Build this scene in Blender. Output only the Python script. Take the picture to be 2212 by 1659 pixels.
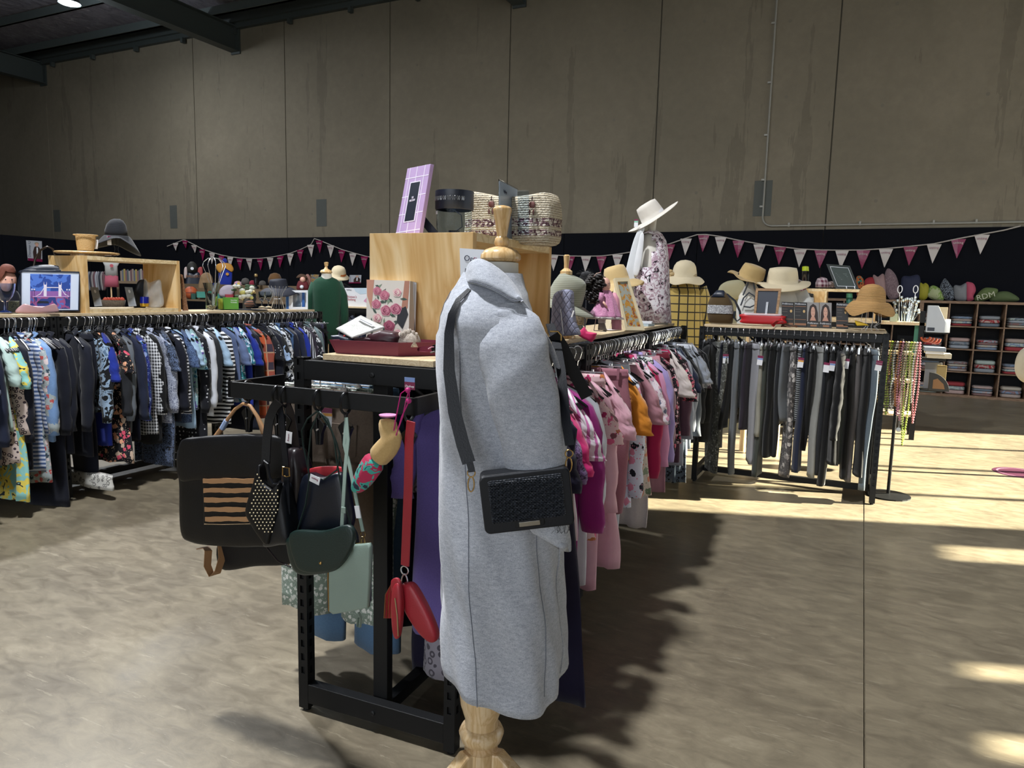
import bpy, bmesh, math, random
import numpy as np
from mathutils import Vector, Matrix, noise as mnoise
for o in list(bpy.data.objects): bpy.data.objects.remove(o)
SC = bpy.context.scene
COL = SC.collection
PI = math.pi
# ---------------------------------------------------------------- camera (aligned to the long wall: X along it, Y towards it)
F_PX, PITCH, ROLL, YAW, EYE = 1557.3, math.radians(7.234), math.radians(1.347), math.radians(25.667), 1.5
fh = Vector((-math.sin(YAW), math.cos(YAW), 0)); rt = Vector((math.cos(YAW), math.sin(YAW), 0)); up = Vector((0, 0, 1))
FWD = fh*math.cos(PITCH) - up*math.sin(PITCH); UP0 = fh*math.sin(PITCH) + up*math.cos(PITCH)
RR = rt*math.cos(ROLL) + UP0*math.sin(ROLL); UU = -rt*math.sin(ROLL) + UP0*math.cos(ROLL)
cam_d = bpy.data.cameras.new('camera'); cam = bpy.data.objects.new('camera', cam_d); COL.objects.link(cam)
m = Matrix((RR, UU, -FWD)).transposed().to_4x4(); m.translation = (0, 0, EYE); cam.matrix_world = m
cam_d.sensor_width = 36; cam_d.lens = F_PX/2212*36; cam_d.clip_start = .05; cam_d.clip_end = 200
SC.camera = cam
EYEV = Vector((0, 0, EYE))
def ray(x, y): return FWD + RR*((x-1106)/F_PX) - UU*((y-829.5)/F_PX)
def atz(x, y, z): d = ray(x, y); return EYEV + d*((z-EYE)/d.z)
def atY(x, y, Y): d = ray(x, y); return EYEV + d*(Y/d.y)
def atX(x, y, X): d = ray(x, y); return EYEV + d*(X/d.x)
# ---------------------------------------------------------------- world, sun, exposure
w = bpy.data.worlds.new('world'); SC.world = w; w.use_nodes = True
nt = w.node_tree; bg = nt.nodes['Background']
sky = nt.nodes.new('ShaderNodeTexSky'); sky.sky_type = 'HOSEK_WILKIE'; sky.turbidity = 3.0; sky.ground_albedo = .4
sky.sun_direction = (.85, .32, .5)
mx = nt.nodes.new('ShaderNodeMix'); mx.data_type = 'RGBA'; mx.inputs[0].default_value = .72
nt.links.new(sky.outputs[0], mx.inputs[6]); mx.inputs[7].default_value = (.90, .95, 1.0, 1)
nt.links.new(mx.outputs[2], bg.inputs[0]); bg.inputs[1].default_value = 2.3
sd = bpy.data.lights.new('sun', 'SUN'); sd.energy = 24.0; sd.angle = math.radians(.6); sd.color = (1.0, .94, .74)
so = bpy.data.objects.new('sun', sd); COL.objects.link(so)
SUN_EL = math.radians(28); sdir = Vector((-.945*math.cos(SUN_EL), -.327*math.cos(SUN_EL), -math.sin(SUN_EL)))
so.rotation_euler = sdir.to_track_quat('-Z', 'Y').to_euler(); so.location = (9, 9, 8)
SC.view_settings.view_transform = 'Standard'; SC.view_settings.look = 'None'; SC.view_settings.gamma = 1
SC.view_settings.use_curve_mapping = False; SC.view_settings.exposure = 0.86
LAMPS = []
def lamp_light(loc, energy, size=.45, col=(.95, .97, 1)):
    l = bpy.data.lights.new('lamp_light', 'AREA'); l.shape = 'DISK'; l.size = size; l.energy = energy; l.color = col
    o = bpy.data.objects.new('lamp_light', l); COL.objects.link(o); o.location = loc; return o
# ---------------------------------------------------------------- materials
def s2l(c):
    if isinstance(c, str): c = c.lstrip('#'); c = tuple(int(c[i:i+2], 16)/255 for i in (0, 2, 4))
    return tuple((x/12.92 if x <= .04045 else ((x+.055)/1.055)**2.4) for x in c[:3]) + (1,)
MC = {}
class NT:
    def __init__(s, name, rough=.6, metal=0., spec=.5):
        s.m = bpy.data.materials.new(name); s.m.use_nodes = True; s.t = s.m.node_tree
        s.b = s.t.nodes['Principled BSDF']; s.b.inputs['Roughness'].default_value = rough; s.b.inputs['Metallic'].default_value = metal
        s.b.inputs['Specular IOR Level'].default_value = spec
    def n(s, typ, **k):
        nd = s.t.nodes.new('ShaderNode'+typ)
        for a, b in k.items():
            if a.startswith('i_'):
                key = a[2:]; key = int(key) if key.isdigit() else key
                if hasattr(b, 'bl_idname') or isinstance(b, bpy.types.NodeSocket): s.t.links.new(b, nd.inputs[key])
                else: nd.inputs[key].default_value = b
            else: setattr(nd, a, b)
        return nd
    def L(s, a, b): s.t.links.new(a, b)
    def math(s, op, a, b=0., c=0.):
        nd = s.t.nodes.new('ShaderNodeMath'); nd.operation = op
        for i, v in enumerate((a, b, c)):
            if isinstance(v, bpy.types.NodeSocket): s.L(v, nd.inputs[i])
            else: nd.inputs[i].default_value = v
        return nd.outputs[0]
    def mix(s, f, a, b, bt='MIX'):
        nd = s.t.nodes.new('ShaderNodeMix'); nd.data_type = 'RGBA'; nd.blend_type = bt
        for i, v in ((0, f), (6, a), (7, b)):
            if isinstance(v, bpy.types.NodeSocket): s.L(v, nd.inputs[i])
            elif i == 0: nd.inputs[0].default_value = v
            else: nd.inputs[i].default_value = s2l(v) if isinstance(v, str) else v
        return nd.outputs[2]
    def ramp(s, f, stops, interp='LINEAR'):
        nd = s.t.nodes.new('ShaderNodeValToRGB'); nd.color_ramp.interpolation = interp; s.L(f, nd.inputs[0]); e = nd.color_ramp.elements
        while len(e) > 1: e.remove(e[0])
        e[0].position = stops[0][0]; e[0].color = s2l(stops[0][1]) if isinstance(stops[0][1], str) else stops[0][1]
        for p, c in stops[1:]: q = e.new(p); q.color = s2l(c) if isinstance(c, str) else c
        return nd.outputs[0]
    def coord(s, scale=(1, 1, 1), rot=(0, 0, 0), loc=(0, 0, 0), kind='Object'):
        tc = s.t.nodes.new('ShaderNodeTexCoord'); mp = s.t.nodes.new('ShaderNodeMapping')
        mp.inputs['Scale'].default_value = scale; mp.inputs['Rotation'].default_value = rot; mp.inputs['Location'].default_value = loc
        s.L(tc.outputs[kind], mp.inputs[0]); return mp.outputs[0]
    def noise(s, v, scale=5, detail=4, rough=.5, dist=0):
        nd = s.n('TexNoise'); nd.inputs['Scale'].default_value = scale; nd.inputs['Detail'].default_value = detail
        nd.inputs['Roughness'].default_value = rough; nd.inputs['Distortion'].default_value = dist; s.L(v, nd.inputs['Vector']); return nd.outputs[0]
    def bump(s, h, strength=.3, dist=.01):
        nd = s.n('Bump'); nd.inputs['Strength'].default_value = strength; nd.inputs['Distance'].default_value = dist
        s.L(h, nd.inputs['Height']); s.L(nd.outputs[0], s.b.inputs['Normal'])
    def base(s, v):
        if isinstance(v, bpy.types.NodeSocket): s.L(v, s.b.inputs['Base Color'])
        else: s.b.inputs['Base Color'].default_value = s2l(v)
def flat(col, rough=.5, metal=0., bump=0., bs=80, var=.06, name=None, spec=.5, alpha=None, trans=0.):
    """plain procedural material: slight tonal noise, optional bump"""
    k = ('flat', col, rough, metal, bump, bs, var, alpha, trans)
    if k in MC: return MC[k]
    t = NT(name or 'plain_'+str(col).strip('#'), rough, metal, spec); v = t.coord()
    c = s2l(col); nz = t.noise(v, 9, 3); d = tuple(x*(1-var*2) for x in c[:3])+(1,)
    t.base(t.mix(nz, c, d))
    if bump: t.bump(t.noise(v, bs, 3), bump, .004)
    if trans: t.b.inputs['Transmission Weight'].default_value = trans
    if alpha is not None: t.b.inputs['Alpha'].default_value = alpha
    MC[k] = t.m; return t.m
def hx(c): return c
def fabric(kind, *cols, s=1., rough=.85, sheen=.15, bump=.25, seed=0):
    """woven cloth with a dyed pattern: plain, stripe, vstripe, gingham, plaid, floral, dots, marl, leaf, blotch, leopard, swirl"""
    k = ('fab', kind, cols, s, rough, seed)
    if k in MC: return MC[k]
    t = NT(kind+'_cloth', rough, 0, .25); b = t.b
    b.inputs['Sheen Weight'].default_value = sheen
    v = t.coord(loc=(seed*1.7, seed*.9, seed*.37)); c0 = cols[0]; c1 = cols[1] if len(cols) > 1 else c0
    sep = t.n('SeparateXYZ', i_0=v); X, Y, Z = sep.outputs
    H = t.math('ADD', X, Y)
    def band(u, freq, duty=.5):
        fr = t.math('FRACT', t.math('MULTIPLY', u, freq)); return t.math('LESS_THAN', fr, duty)
    if kind == 'stripe': c = t.mix(band(Z, 38*s), c0, c1)
    elif kind == 'vstripe': c = t.mix(band(H, 60*s, .4), c0, c1)
    elif kind == 'gingham':
        a = band(H, 42*s); q = band(Z, 42*s); sm = t.math('MULTIPLY', t.math('ADD', a, q), .5); c = t.mix(sm, c0, c1)
    elif kind == 'plaid':
        c2 = cols[2] if len(cols) > 2 else '#ffffff'
        a = band(H, 9*s, .5); q = band(Z, 9*s, .5); c = t.mix(t.math('MULTIPLY', t.math('ADD', a, q), .5), c0, c1)
        l = t.math('MAXIMUM', band(H, 9*s, .07), band(Z, 9*s, .07)); c = t.mix(t.math('MULTIPLY', l, .8), c, c2)
    elif kind == 'check':
        l = t.math('MAXIMUM', t.math('MULTIPLY', band(H, 15*s, .16), band(H, 60*s, .6)), t.math('MULTIPLY', band(Z, 15*s, .16), band(Z, 60*s, .6))); c = t.mix(l, c0, c1)
    elif kind in ('floral', 'dots', 'leopard'):
        vo = t.n('TexVoronoi', voronoi_dimensions='3D'); t.L(v, vo.inputs['Vector']); vo.inputs['Scale'].default_value = {'floral': 26, 'dots': 55, 'leopard': 40}[kind]*s
        if kind == 'dots':
            vo.inputs['Randomness'].default_value = .25; c = t.mix(t.math('LESS_THAN', vo.outputs['Distance'], .22), c0, c1)
        elif kind == 'leopard':
            d = vo.outputs['Distance']; c = t.mix(t.math('MULTIPLY', t.math('GREATER_THAN', d, .22), t.math('LESS_THAN', d, .42)), c0, c1)
        else:
            c = c0; n2 = t.noise(v, 60*s, 2); pal = [(i/max(1, len(cols)-1), x) for i, x in enumerate(cols[1:])]
            rc = t.n('SeparateColor', i_0=vo.outputs['Color']); pc = t.ramp(rc.outputs[0], pal, 'CONSTANT')
            wob = t.math('ADD', vo.outputs['Distance'], t.math('MULTIPLY', t.math('SUBTRACT', n2, .5), .8))
            c = t.mix(t.math('LESS_THAN', wob, .42), c0, pc)
            v3 = t.n('TexVoronoi'); t.L(v, v3.inputs['Vector']); v3.inputs['Scale'].default_value = 70*s
            if len(cols) > 2: c = t.mix(t.math('LESS_THAN', v3.outputs['Distance'], .2), c, cols[-1])
    elif kind in ('leaf', 'swirl', 'blotch'):
        wv = t.noise(v, {'leaf': 22, 'swirl': 30, 'blotch': 9}[kind]*s, 2, .5, {'leaf': 1.5, 'swirl': 2.5, 'blotch': .6}[kind])
        st = [(0, c0), (.5, c1)] + ([(.62, cols[2])] if len(cols) > 2 else []) + [(.70 if kind != 'blotch' else .62, cols[-1] if len(cols) > 2 else c0)]
        if kind == 'swirl': st = [(0, c0), (.44, c1), (.49, c0), (.55, c1), (.6, c0)]
        c = t.ramp(wv, st, 'CONSTANT')
    elif kind == 'marl': c = t.mix(t.noise(v, 220*s, 3, .8), c0, c1)
    elif kind == 'denim': c = t.mix(t.noise(v, 130, 3, .8), c0, c1)
    else: c = t.mix(t.noise(v, 14, 3), c0, tuple(x*.86 for x in s2l(c0)[:3])+(1,))
    t.base(c)
    hn = t.math('ADD', t.math('MULTIPLY', t.noise(v, 14, 3), 1.0), t.math('MULTIPLY', t.noise(v, 420, 2), .12)); t.bump(hn, bump, .012)
    MC[k] = t.m; return t.m
# ---------------------------------------------------------------- mesh builder
class MB:
    def __init__(s): s.v = []; s.f = []
    def add(s, vs, fs):
        b = len(s.v); s.v += [tuple(map(float, p)) for p in vs]; s.f += [tuple(b+i for i in f) for f in fs]; return s
    def box(s, c, d, rz=0., M=None):
        vs = []
        for x in (-.5, .5):
            for y in (-.5, .5):
                for z in (-.5, .5):
                    px, py, pz = x*d[0], y*d[1], z*d[2]
                    if rz: px, py = px*math.cos(rz)-py*math.sin(rz), px*math.sin(rz)+py*math.cos(rz)
                    p = Vector((px, py, pz))
                    if M is not None: p = M @ p
                    vs.append(p+Vector(c))
        return s.add(vs, [(0, 1, 3, 2), (4, 6, 7, 5), (0, 4, 5, 1), (2, 3, 7, 6), (0, 2, 6, 4), (1, 5, 7, 3)])
    def box2(s, a, b): return s.box([(a[i]+b[i])/2 for i in range(3)], [abs(b[i]-a[i]) for i in range(3)])
    def grid(s, rows, closed=True, caps=True, wrapv=False):
        n = len(rows[0]); vs = [p for r in rows for p in r]; fs = []
        R = len(rows)
        for i in range(R if wrapv else R-1):
            a = i*n; b = ((i+1) % R)*n
            for j in range(n if closed else n-1):
                k = (j+1) % n; fs.append((a+j, a+k, b+k, b+j))
        if caps and closed and not wrapv:
            fs.append(tuple(range(n))[::-1]); fs.append(tuple((R-1)*n+i for i in range(n)))
        return s.add(vs, fs)
    def lathe(s, prof, c=(0, 0, 0), n=24, M=None, caps=True):
        rows = []
        for r, z in prof:
            row = []
            for i in range(n):
                a = 2*PI*i/n; p = Vector((r*math.cos(a), r*math.sin(a), z))
                if M is not None: p = M @ p
                row.append(p+Vector(c))
            rows.append(row)
        return s.grid(rows, True, caps)
    def tube(s, pts, r, n=8, ry=None, upv=(0, 0, 1), caps=True, closed=False):
        pts = [Vector(p) for p in pts]; rows = []; N = len(pts); prev = None
        for i, p in enumerate(pts):
            if closed: t = pts[(i+1) % N]-pts[i-1]
            else: t = pts[min(i+1, N-1)]-pts[max(i-1, 0)]
            t = t.normalized() if t.length > 1e-9 else Vector((0, 0, 1))
            if prev is None:
                u = Vector(upv)
                if abs(t.dot(u)) > .95: u = Vector((1, 0, 0)) if abs(t.x) < .9 else Vector((0, 1, 0))
            else: u = prev
            a = (u - t*u.dot(t)).normalized(); b = t.cross(a); prev = a
            rr = r(i/(N-1)) if callable(r) else (r[i] if isinstance(r, (list, tuple)) else r)
            r2 = rr if ry is None else (ry(i/(N-1)) if callable(ry) else ry)
            rows.append([p + a*(rr*math.cos(2*PI*k/n)) + b*(r2*math.sin(2*PI*k/n)) for k in range(n)])
        return s.grid(rows, True, caps, closed)
    def strap(s, pts, wdt, th, side):
        """flat band along pts, `side` is its width direction"""
        pts = [Vector(p) for p in pts]; rows = []; N = len(pts)
        for i, p in enumerate(pts):
            t = (pts[min(i+1, N-1)]-pts[max(i-1, 0)]).normalized(); sd_ = Vector(side); sd_ = (sd_-t*sd_.dot(t)).normalized(); nn = t.cross(sd_)
            a = sd_*(wdt[i] if isinstance(wdt, list) else wdt)/2; b = nn*th/2; rows.append([p-a-b, p+a-b, p+a+b, p-a+b])
        return s.grid(rows)
    def prism(s, poly, th, M=None):
        """polygon in local XZ plane, thickness along Y centred"""
        n = len(poly); vs = [Vector((x, -th/2, z)) for x, z in poly]+[Vector((x, th/2, z)) for x, z in poly]
        if M is not None: vs = [M @ v for v in vs]
        return s.add(vs, [tuple(range(n)), tuple(range(2*n-1, n-1, -1))]+[(i, n+i, n+(i+1) % n, (i+1) % n) for i in range(n)])
    def sphere(s, c, r, n=12, sc=(1, 1, 1)):
        rows = []
        for i in range(n//2+1):
            ph = PI*i/(n//2); q = max(math.sin(ph), .02)
            rows.append([(c[0]+r*sc[0]*q*math.cos(2*PI*k/n), c[1]+r*sc[1]*q*math.sin(2*PI*k/n), c[2]-r*sc[2]*math.cos(ph)) for k in range(n)])
        return s.grid(rows)
    def xf(s, M): s.v = [tuple(M @ Vector(p)) for p in s.v]; return s
    def build(s, name, mat, parent=None, smooth=False, bevel=0., sub=0, loc=None, label=None):
        me = bpy.data.meshes.new(name); me.from_pydata(s.v, [], s.f)
        bm = bmesh.new(); bm.from_mesh(me); bmesh.ops.recalc_face_normals(bm, faces=bm.faces); bm.to_mesh(me); bm.free()
        me.materials.append(mat); o = bpy.data.objects.new(name, me); COL.objects.link(o)
        if smooth:
            me.polygons.foreach_set('use_smooth', [True]*len(me.polygons))
            if smooth != 'all':
                try: me.set_sharp_from_angle(angle=math.radians(45))
                except Exception: pass
        if bevel:
            b = o.modifiers.new('bevel', 'BEVEL'); b.width = bevel; b.segments = 2; b.limit_method = 'ANGLE'
        if sub:
            b = o.modifiers.new('sub', 'SUBSURF'); b.levels = sub; b.render_levels = sub
        if loc is not None: o.location = loc
        if parent is not None: o.parent = parent
        if label: o['label'] = label
        return o
def tag(o, label, cat, group=None):
    o['label'] = label; o['category'] = cat
    if group: o['group'] = group
    return o
def thing(name, label, cat, loc=(0, 0, 0), rz=0., group=None):
    o = bpy.data.objects.new(name, None); o.empty_display_size = .05; COL.objects.link(o); o.location = loc; o.rotation_euler = (0, 0, rz)
    return tag(o, label, cat, group)
def struct(o): o['kind'] = 'structure'; return o
def dup(root, loc=None, rz=None, label=None, group=None):
    r = root.copy(); COL.objects.link(r)
    if loc is not None: r.location = loc
    if rz is not None: r.rotation_euler = (0, 0, rz)
    if label: r['label'] = label
    if group: r['group'] = group
    def rec(a, b):
        for ch in KIDS(a): c = ch.copy(); COL.objects.link(c); c.parent = b; rec(ch, c)
    rec(root, r); return r
def KIDS(o): return list(o.children)
def Rz(a): return Matrix.Rotation(a, 3, 'Z')
def Rx(a): return Matrix.Rotation(a, 3, 'X')
def Ry(a): return Matrix.Rotation(a, 3, 'Y')
def text(body, size, mat, parent, loc, rot=(PI/2, 0, 0), name='lettering', ext=.0004, align='CENTER', sx=1.):
    c = bpy.data.curves.new(name, 'FONT'); c.body = body; c.size = size; c.extrude = ext; c.align_x = align; c.align_y = 'CENTER'; c.resolution_u = 2
    o = bpy.data.objects.new(name, c); COL.objects.link(o); dg = bpy.context.evaluated_depsgraph_get(); me = bpy.data.meshes.new_from_object(o.evaluated_get(dg))
    bpy.data.objects.remove(o); o = bpy.data.objects.new(name, me); COL.objects.link(o); me.materials.clear(); me.materials.append(mat)
    o.location = loc; o.rotation_euler = rot; o.scale = (sx, 1, 1); o.parent = parent; return o
# ================================================================ the setting
def concrete(name, cols, scale, rough, bump, stain=(0, 0, 0)):
    t = NT(name, rough, 0, .4); v = t.coord(); a = t.noise(v, .35, 6, .6, .6); b = t.noise(v, 6, 5, .65); mot = t.math('ADD', t.math('MULTIPLY', a, .7), t.math('MULTIPLY', b, .3))
    c = t.ramp(mot, [(.3, cols[0]), (.5, cols[1]), (.7, cols[2])]); vs = t.coord((1.2, 1, .12)); st = t.noise(vs, 1.6, 5, .7)
    c = t.mix(t.math('MULTIPLY', t.math('GREATER_THAN', st, .60), .22), c, '#3a352c')
    t.base(c); t.bump(b, bump, .02); return t.m
m_wall = concrete('precast_concrete', ('#666052', '#716a5b', '#7e7666'), 1, .85, .25)
m_groove = flat('#4a463c', .9)
def floor_mat():
    t = NT('polished_concrete', .34, 0, .5); v = t.coord(); a = t.noise(v, .9, 6, .65, .8); vb = t.coord((1, 2.2, 1), (0, 0, .5)); b = t.noise(vb, 7, 6, .7, .6)
    s_ = t.math('ADD', t.math('MULTIPLY', a, .5), t.math('MULTIPLY', b, .5))
    c = t.ramp(s_, [(.32, '#5c5345'), (.46, '#716857'), (.57, '#827864'), (.70, '#978d78')]); v2 = t.coord((.35, 3, 1), (0, 0, .7)); sc = t.noise(v2, 12, 4, .75)
    c = t.mix(t.math('MULTIPLY', t.math('GREATER_THAN', sc, .63), .2), c, '#bdb49d')
    t.base(c); t.L(t.ramp(b, [(.2, (.28, .28, .28, 1)), (.8, (.5, .5, .5, 1))]), t.b.inputs['Roughness']); t.bump(b, .08, .01); return t.m
WALL_Y, CEIL = 14.0, 7.85
XS = [-22.3, -19.24, -16.14, -13.03, -9.95, -6.95, -3.80, -.70, 2.4, 5.5]
b = MB()
b.box2((-40, -14, -.2), (-.001+.116, 16, 0)); b.box2((.122, -14, -.2), (9, 16, 0)); b.box2((.116, -14, -.2), (.122, 16, -.012))
fl = struct(b.build('floor', floor_mat()))
b = MB(); xs = [-40] + XS + [9]
for i in range(len(xs)-1):
    g = .012
    b.box2((xs[i]+g, WALL_Y, 0), (xs[i+1]-g, WALL_Y+.2, 8.4))
wb = struct(b.build('wall_back', m_wall))
b = MB().box2((-40, WALL_Y+.018, 0), (9, WALL_Y+.19, 8.4)); o = b.build('panel_joint', m_groove, wb)
rnd = random.Random(4)
for i in range(len(xs)-1):
    for zz in (3.3, 4.9, 6.4):
        for fx in (.25, .75):
            xx = xs[i]+(xs[i+1]-xs[i])*fx+rnd.uniform(-.1, .1)
            if -25 < xx < 5: MB().lathe([(.03, 0), (.03, .004)], (xx, WALL_Y-.001, zz+rnd.uniform(-.15, .15)), 10, Rx(PI/2)).build('form_tie_mark', flat('#6d685b', .9), wb)
for X, z0, z1, wd in ((-22.1, 3.0, 3.65, .3), (-17.06, 3.02, 3.63, .27), (-11.94, 2.98, 3.62, .31), (-1.78, 2.98, 3.61, .31)):
    MB().box2((X-wd/2, WALL_Y-.006, z0), (X+wd/2, WALL_Y+.002, z1)).build('grey_patch', flat('#4d504c', .8), wb)
# left wall far outside, right wall with the daylight openings (outside the frame)
struct(MB().box2((-40.2, -14, 0), (-40, 14.2, 8.4)).build('wall_left', m_wall))
struct(MB().box2((-40, -14.2, 0), (-7, -14, 8.4)).build('wall_front_blocker', m_wall))  # unseen wall added to block daylight and darken the left side
RX = 7.0
dy = lambda X: (RX-X)*.327/.945
op = []      # (y0,y1,z0,z1)
b = MB(); y = -14.0
opens = [(2.712+dy(.5), 2.86+dy(.5), .0, 3.66), (3.29+dy(.5), 3.42+dy(.5), 0, 3.66), (4.80+dy(.54), 5.08+dy(.54), 0, 3.63), (5.35+dy(0), 9.35+dy(0), 0, 5.1)]
for (a0, a1, z0, z1) in opens:
    b.box2((RX, y, 0), (RX+.02, a0, 8.4)); b.box2((RX, a0, z1), (RX+.02, a1, 8.4)); y = a1
b.box2((RX, y, 0), (RX+.02, 14, 8.4)); struct(b.build('wall_right', m_wall))
b = MB()
for k in (6.25, 7.3, 8.4): b.box2((RX, k+dy(.2)-.035, 0), (RX+.03, k+dy(.2)+.035, 5.1))
b.box2((RX, opens[3][0], 2.3), (RX+.03, opens[3][1], 2.38)); struct(b.build('window_1', flat('#23272c', .5)))
# ceiling: foil insulation on purlins, rafters
t = NT('foil_insulation', .4, .15, .5); v = t.coord((1, .5, 1)); nz = t.noise(v, 5, 5, .7, 1.2)
t.base(t.ramp(nz, [(.3, '#5f5c66'), (.6, '#8d8a94'), (.8, '#cfcdd6')])); t.bump(nz, .9, .05)
b = MB(); N = 60
for i in range(1): b.box2((-40, -14, CEIL+.35), (9, 14.2, CEIL+.45))
struct(b.build('ceiling', t.m))
m_steel = flat('#39403f', .55, .0, .1); m_steel2 = flat('#4b5352', .5)
def rafter(X, n):
    o = MB(); o.box2((X-.011, -14, CEIL-.53), (X+.011, WALL_Y-.02, CEIL+.03)); o.box2((X-.14, -14, CEIL-.55), (X+.14, WALL_Y-.02, CEIL-.53)); o.box2((X-.14, -14, CEIL+.01), (X+.14, WALL_Y-.02, CEIL+.03))
    o.box2((X-.15, WALL_Y-.04, CEIL-.60), (X+.15, WALL_Y-.005, CEIL+.05)); return struct(o.build('trim_%d' % n, m_steel))
for i, X in enumerate((-30.2, -22.35, -14.6, -6.75, 1.1)): rafter(X, i+1)
b = MB()
for k in range(17):
    Y = 13.2-k*1.55; b.box2((-40, Y-.03, CEIL+.04), (9, Y+.03, CEIL+.24)); b.box2((-40, Y-.06, CEIL+.04), (9, Y+.03, CEIL+.055))
struct(b.build('trim_6', m_steel2))
b = MB(); b.box2((-40, WALL_Y-.12, CEIL-.02), (9, WALL_Y-.003, CEIL+.36)); b.box2((-40, WALL_Y-.2, CEIL+.1), (9, WALL_Y-.12, CEIL+.3))
for k in range(26): b.box2((-38+k*1.8, WALL_Y-.16, CEIL-.14), (-37.92+k*1.8, WALL_Y-.05, CEIL-.02))
struct(b.build('trim_7', m_steel))
# black painted screen along the foot of the wall, turning a corner at the left
m_black = flat('#0a0c13', .85, 0, .08, 120, .1, spec=.12)
def bpanel(a, bb, z=2.72):
    return a, bb, z
b = MB()
joints = [-20.6, -16.3, -12.95, -9.2, -5.6, -2.9, -.72, 2.4, 6.9]
for i in range(len(joints)-1): b.box2((joints[i]+.004, WALL_Y-.05, 0), (joints[i+1]-.004, WALL_Y-.008, 2.72))
struct(b.build('wall_black_panel', m_black))
b = MB()
for i in range(4): b.box2((-20.66, WALL_Y-.05-(i+1)*2.4+.006, 0), (-20.6, WALL_Y-.05-i*2.4, 2.70))
struct(b.build('wall_black_return', m_black))
# conduit on the wall
m_cond = flat('#8f8e86', .45)
b = MB(); z0 = 2.96; pts = [(-1.755, WALL_Y-.03, 8.2), (-1.755, WALL_Y-.03, 5.6), (-1.755, WALL_Y-.03, z0)]
for k in range(1, 7): a = k/6*PI/2; pts.append((-1.755+.16*(1-math.cos(a)), WALL_Y-.03, z0-.16*math.sin(a)))
pts += [(1, WALL_Y-.03, z0-.165), (6.9, WALL_Y-.03, z0-.17)]
b.tube(pts, .016, 8); cond = b.build('trim_8', m_cond, smooth=True); struct(cond)
for z in (3.15, 3.62, 4.4, 5.3, 6.3): MB().box((-1.79, WALL_Y-.02, z), (.06, .04, .03)).build('conduit_clip', m_cond, cond)
for x in (-1.3, -.15, .95, 1.55, 2.4, 3.4): MB().box((x, WALL_Y-.02, z0-.145), (.03, .04, .07)).build('conduit_clip', m_cond, cond)
# high bay lamps hung under the roof
m_glow = NT('lamp_glow'); m_glow.b.inputs['Emission Color'].default_value = (.85, .93, 1, 1); m_glow.b.inputs['Emission Strength'].default_value = 30
m_glow = m_glow.m
def highbay(x, y, e, lab):
    r = thing('high_bay_lamp', lab, 'lamp', (x, y, 7.35), 0, 'high bay lamps')
    MB().lathe([(.06, .45), (.07, .2), (.14, .16), (.21, .02), (.22, 0), (.2, .0)], n=20).build('lamp_housing', m_steel, r, True)
    MB().lathe([(.185, -.004), (.185, .001)], n=20).build('lamp_lens', m_glow, r)
    MB().tube([(0, 0, .45), (0, 0, .9)], .008, 6).build('suspension_rod', m_steel, r)
    l = lamp_light((x, y, 7.33), e, .5)
    if x < -12:
        pl = bpy.data.lights.new('lamp_glow', 'POINT'); pl.energy = 90; pl.shadow_soft_size = .2; pl.color = (.85, .92, 1); po = bpy.data.objects.new('lamp_glow', pl); COL.objects.link(po); po.location = (x, y, 7.2)
    return r
highbay(-15.6, 10.4, 90, 'white high bay lamp shining under the roof between the two left rafters')
for x, y in ((-8.2, 5.0), (-2.6, 1.2)): highbay(x, y, 380, 'high bay lamp hung from the roof above the clothing racks')
# floor sticker far right
b = MB(); b.lathe([(.22, .0), (.22, .002)], (0, 0, 0), 28); st = b.build('floor_sticker', flat('#4a1a34', .5), loc=tuple(atz(2206, 1022, 0)))
tag(st, 'round plum floor sticker on the sunlit concrete at the right edge', 'sticker')
b = MB(); b.lathe([(.19, .002), (.19, .003), (.175, .003), (.175, .002)], (0, 0, 0), 28, caps=False); b.build('sticker_ring', flat('#8a6378', .5), st)
# ================================================================ racks
m_rack = flat('#0d0e10', .5, 0, .05, 200, spec=.3); m_slot = flat('#050506', .8); m_pine = None
def wood(name, c0, c1, c2, scale=(1, 8, 8), sc=3., rough=.45, dist=2., bump=.05):
    t = NT(name, rough, 0, .4); v = t.coord(scale); n = t.noise(v, sc, 4, .55, dist); w_ = t.math('FRACT', t.math('MULTIPLY', n, 5.))
    w_ = t.math('ABSOLUTE', t.math('SUBTRACT', w_, .5)); c = t.ramp(w_, [(0, c0), (.25, c1), (.5, c2)]); f = t.noise(t.coord(tuple(x*6 for x in scale)), 14, 3)
    t.base(t.mix(t.math('MULTIPLY', f, .25), c, c0)); t.bump(f, bump, .003); return t.m
m_board = wood('pale_oak_board', '#c3ab86', '#d5bf9b', '#decaa9', (8, 1, 8), 3)
m_ply = wood('pine_plywood_side', '#c79e63', '#dcbb86', '#e6cc9f', (2.2, 2.2, .55), 1.6, .4, 1.2)
m_plyg = wood('pale_pine_trim', '#c9ae7f', '#dcc598', '#e5d2ab', (4, 4, 4), 2.2, .4, 1.2)
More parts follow.
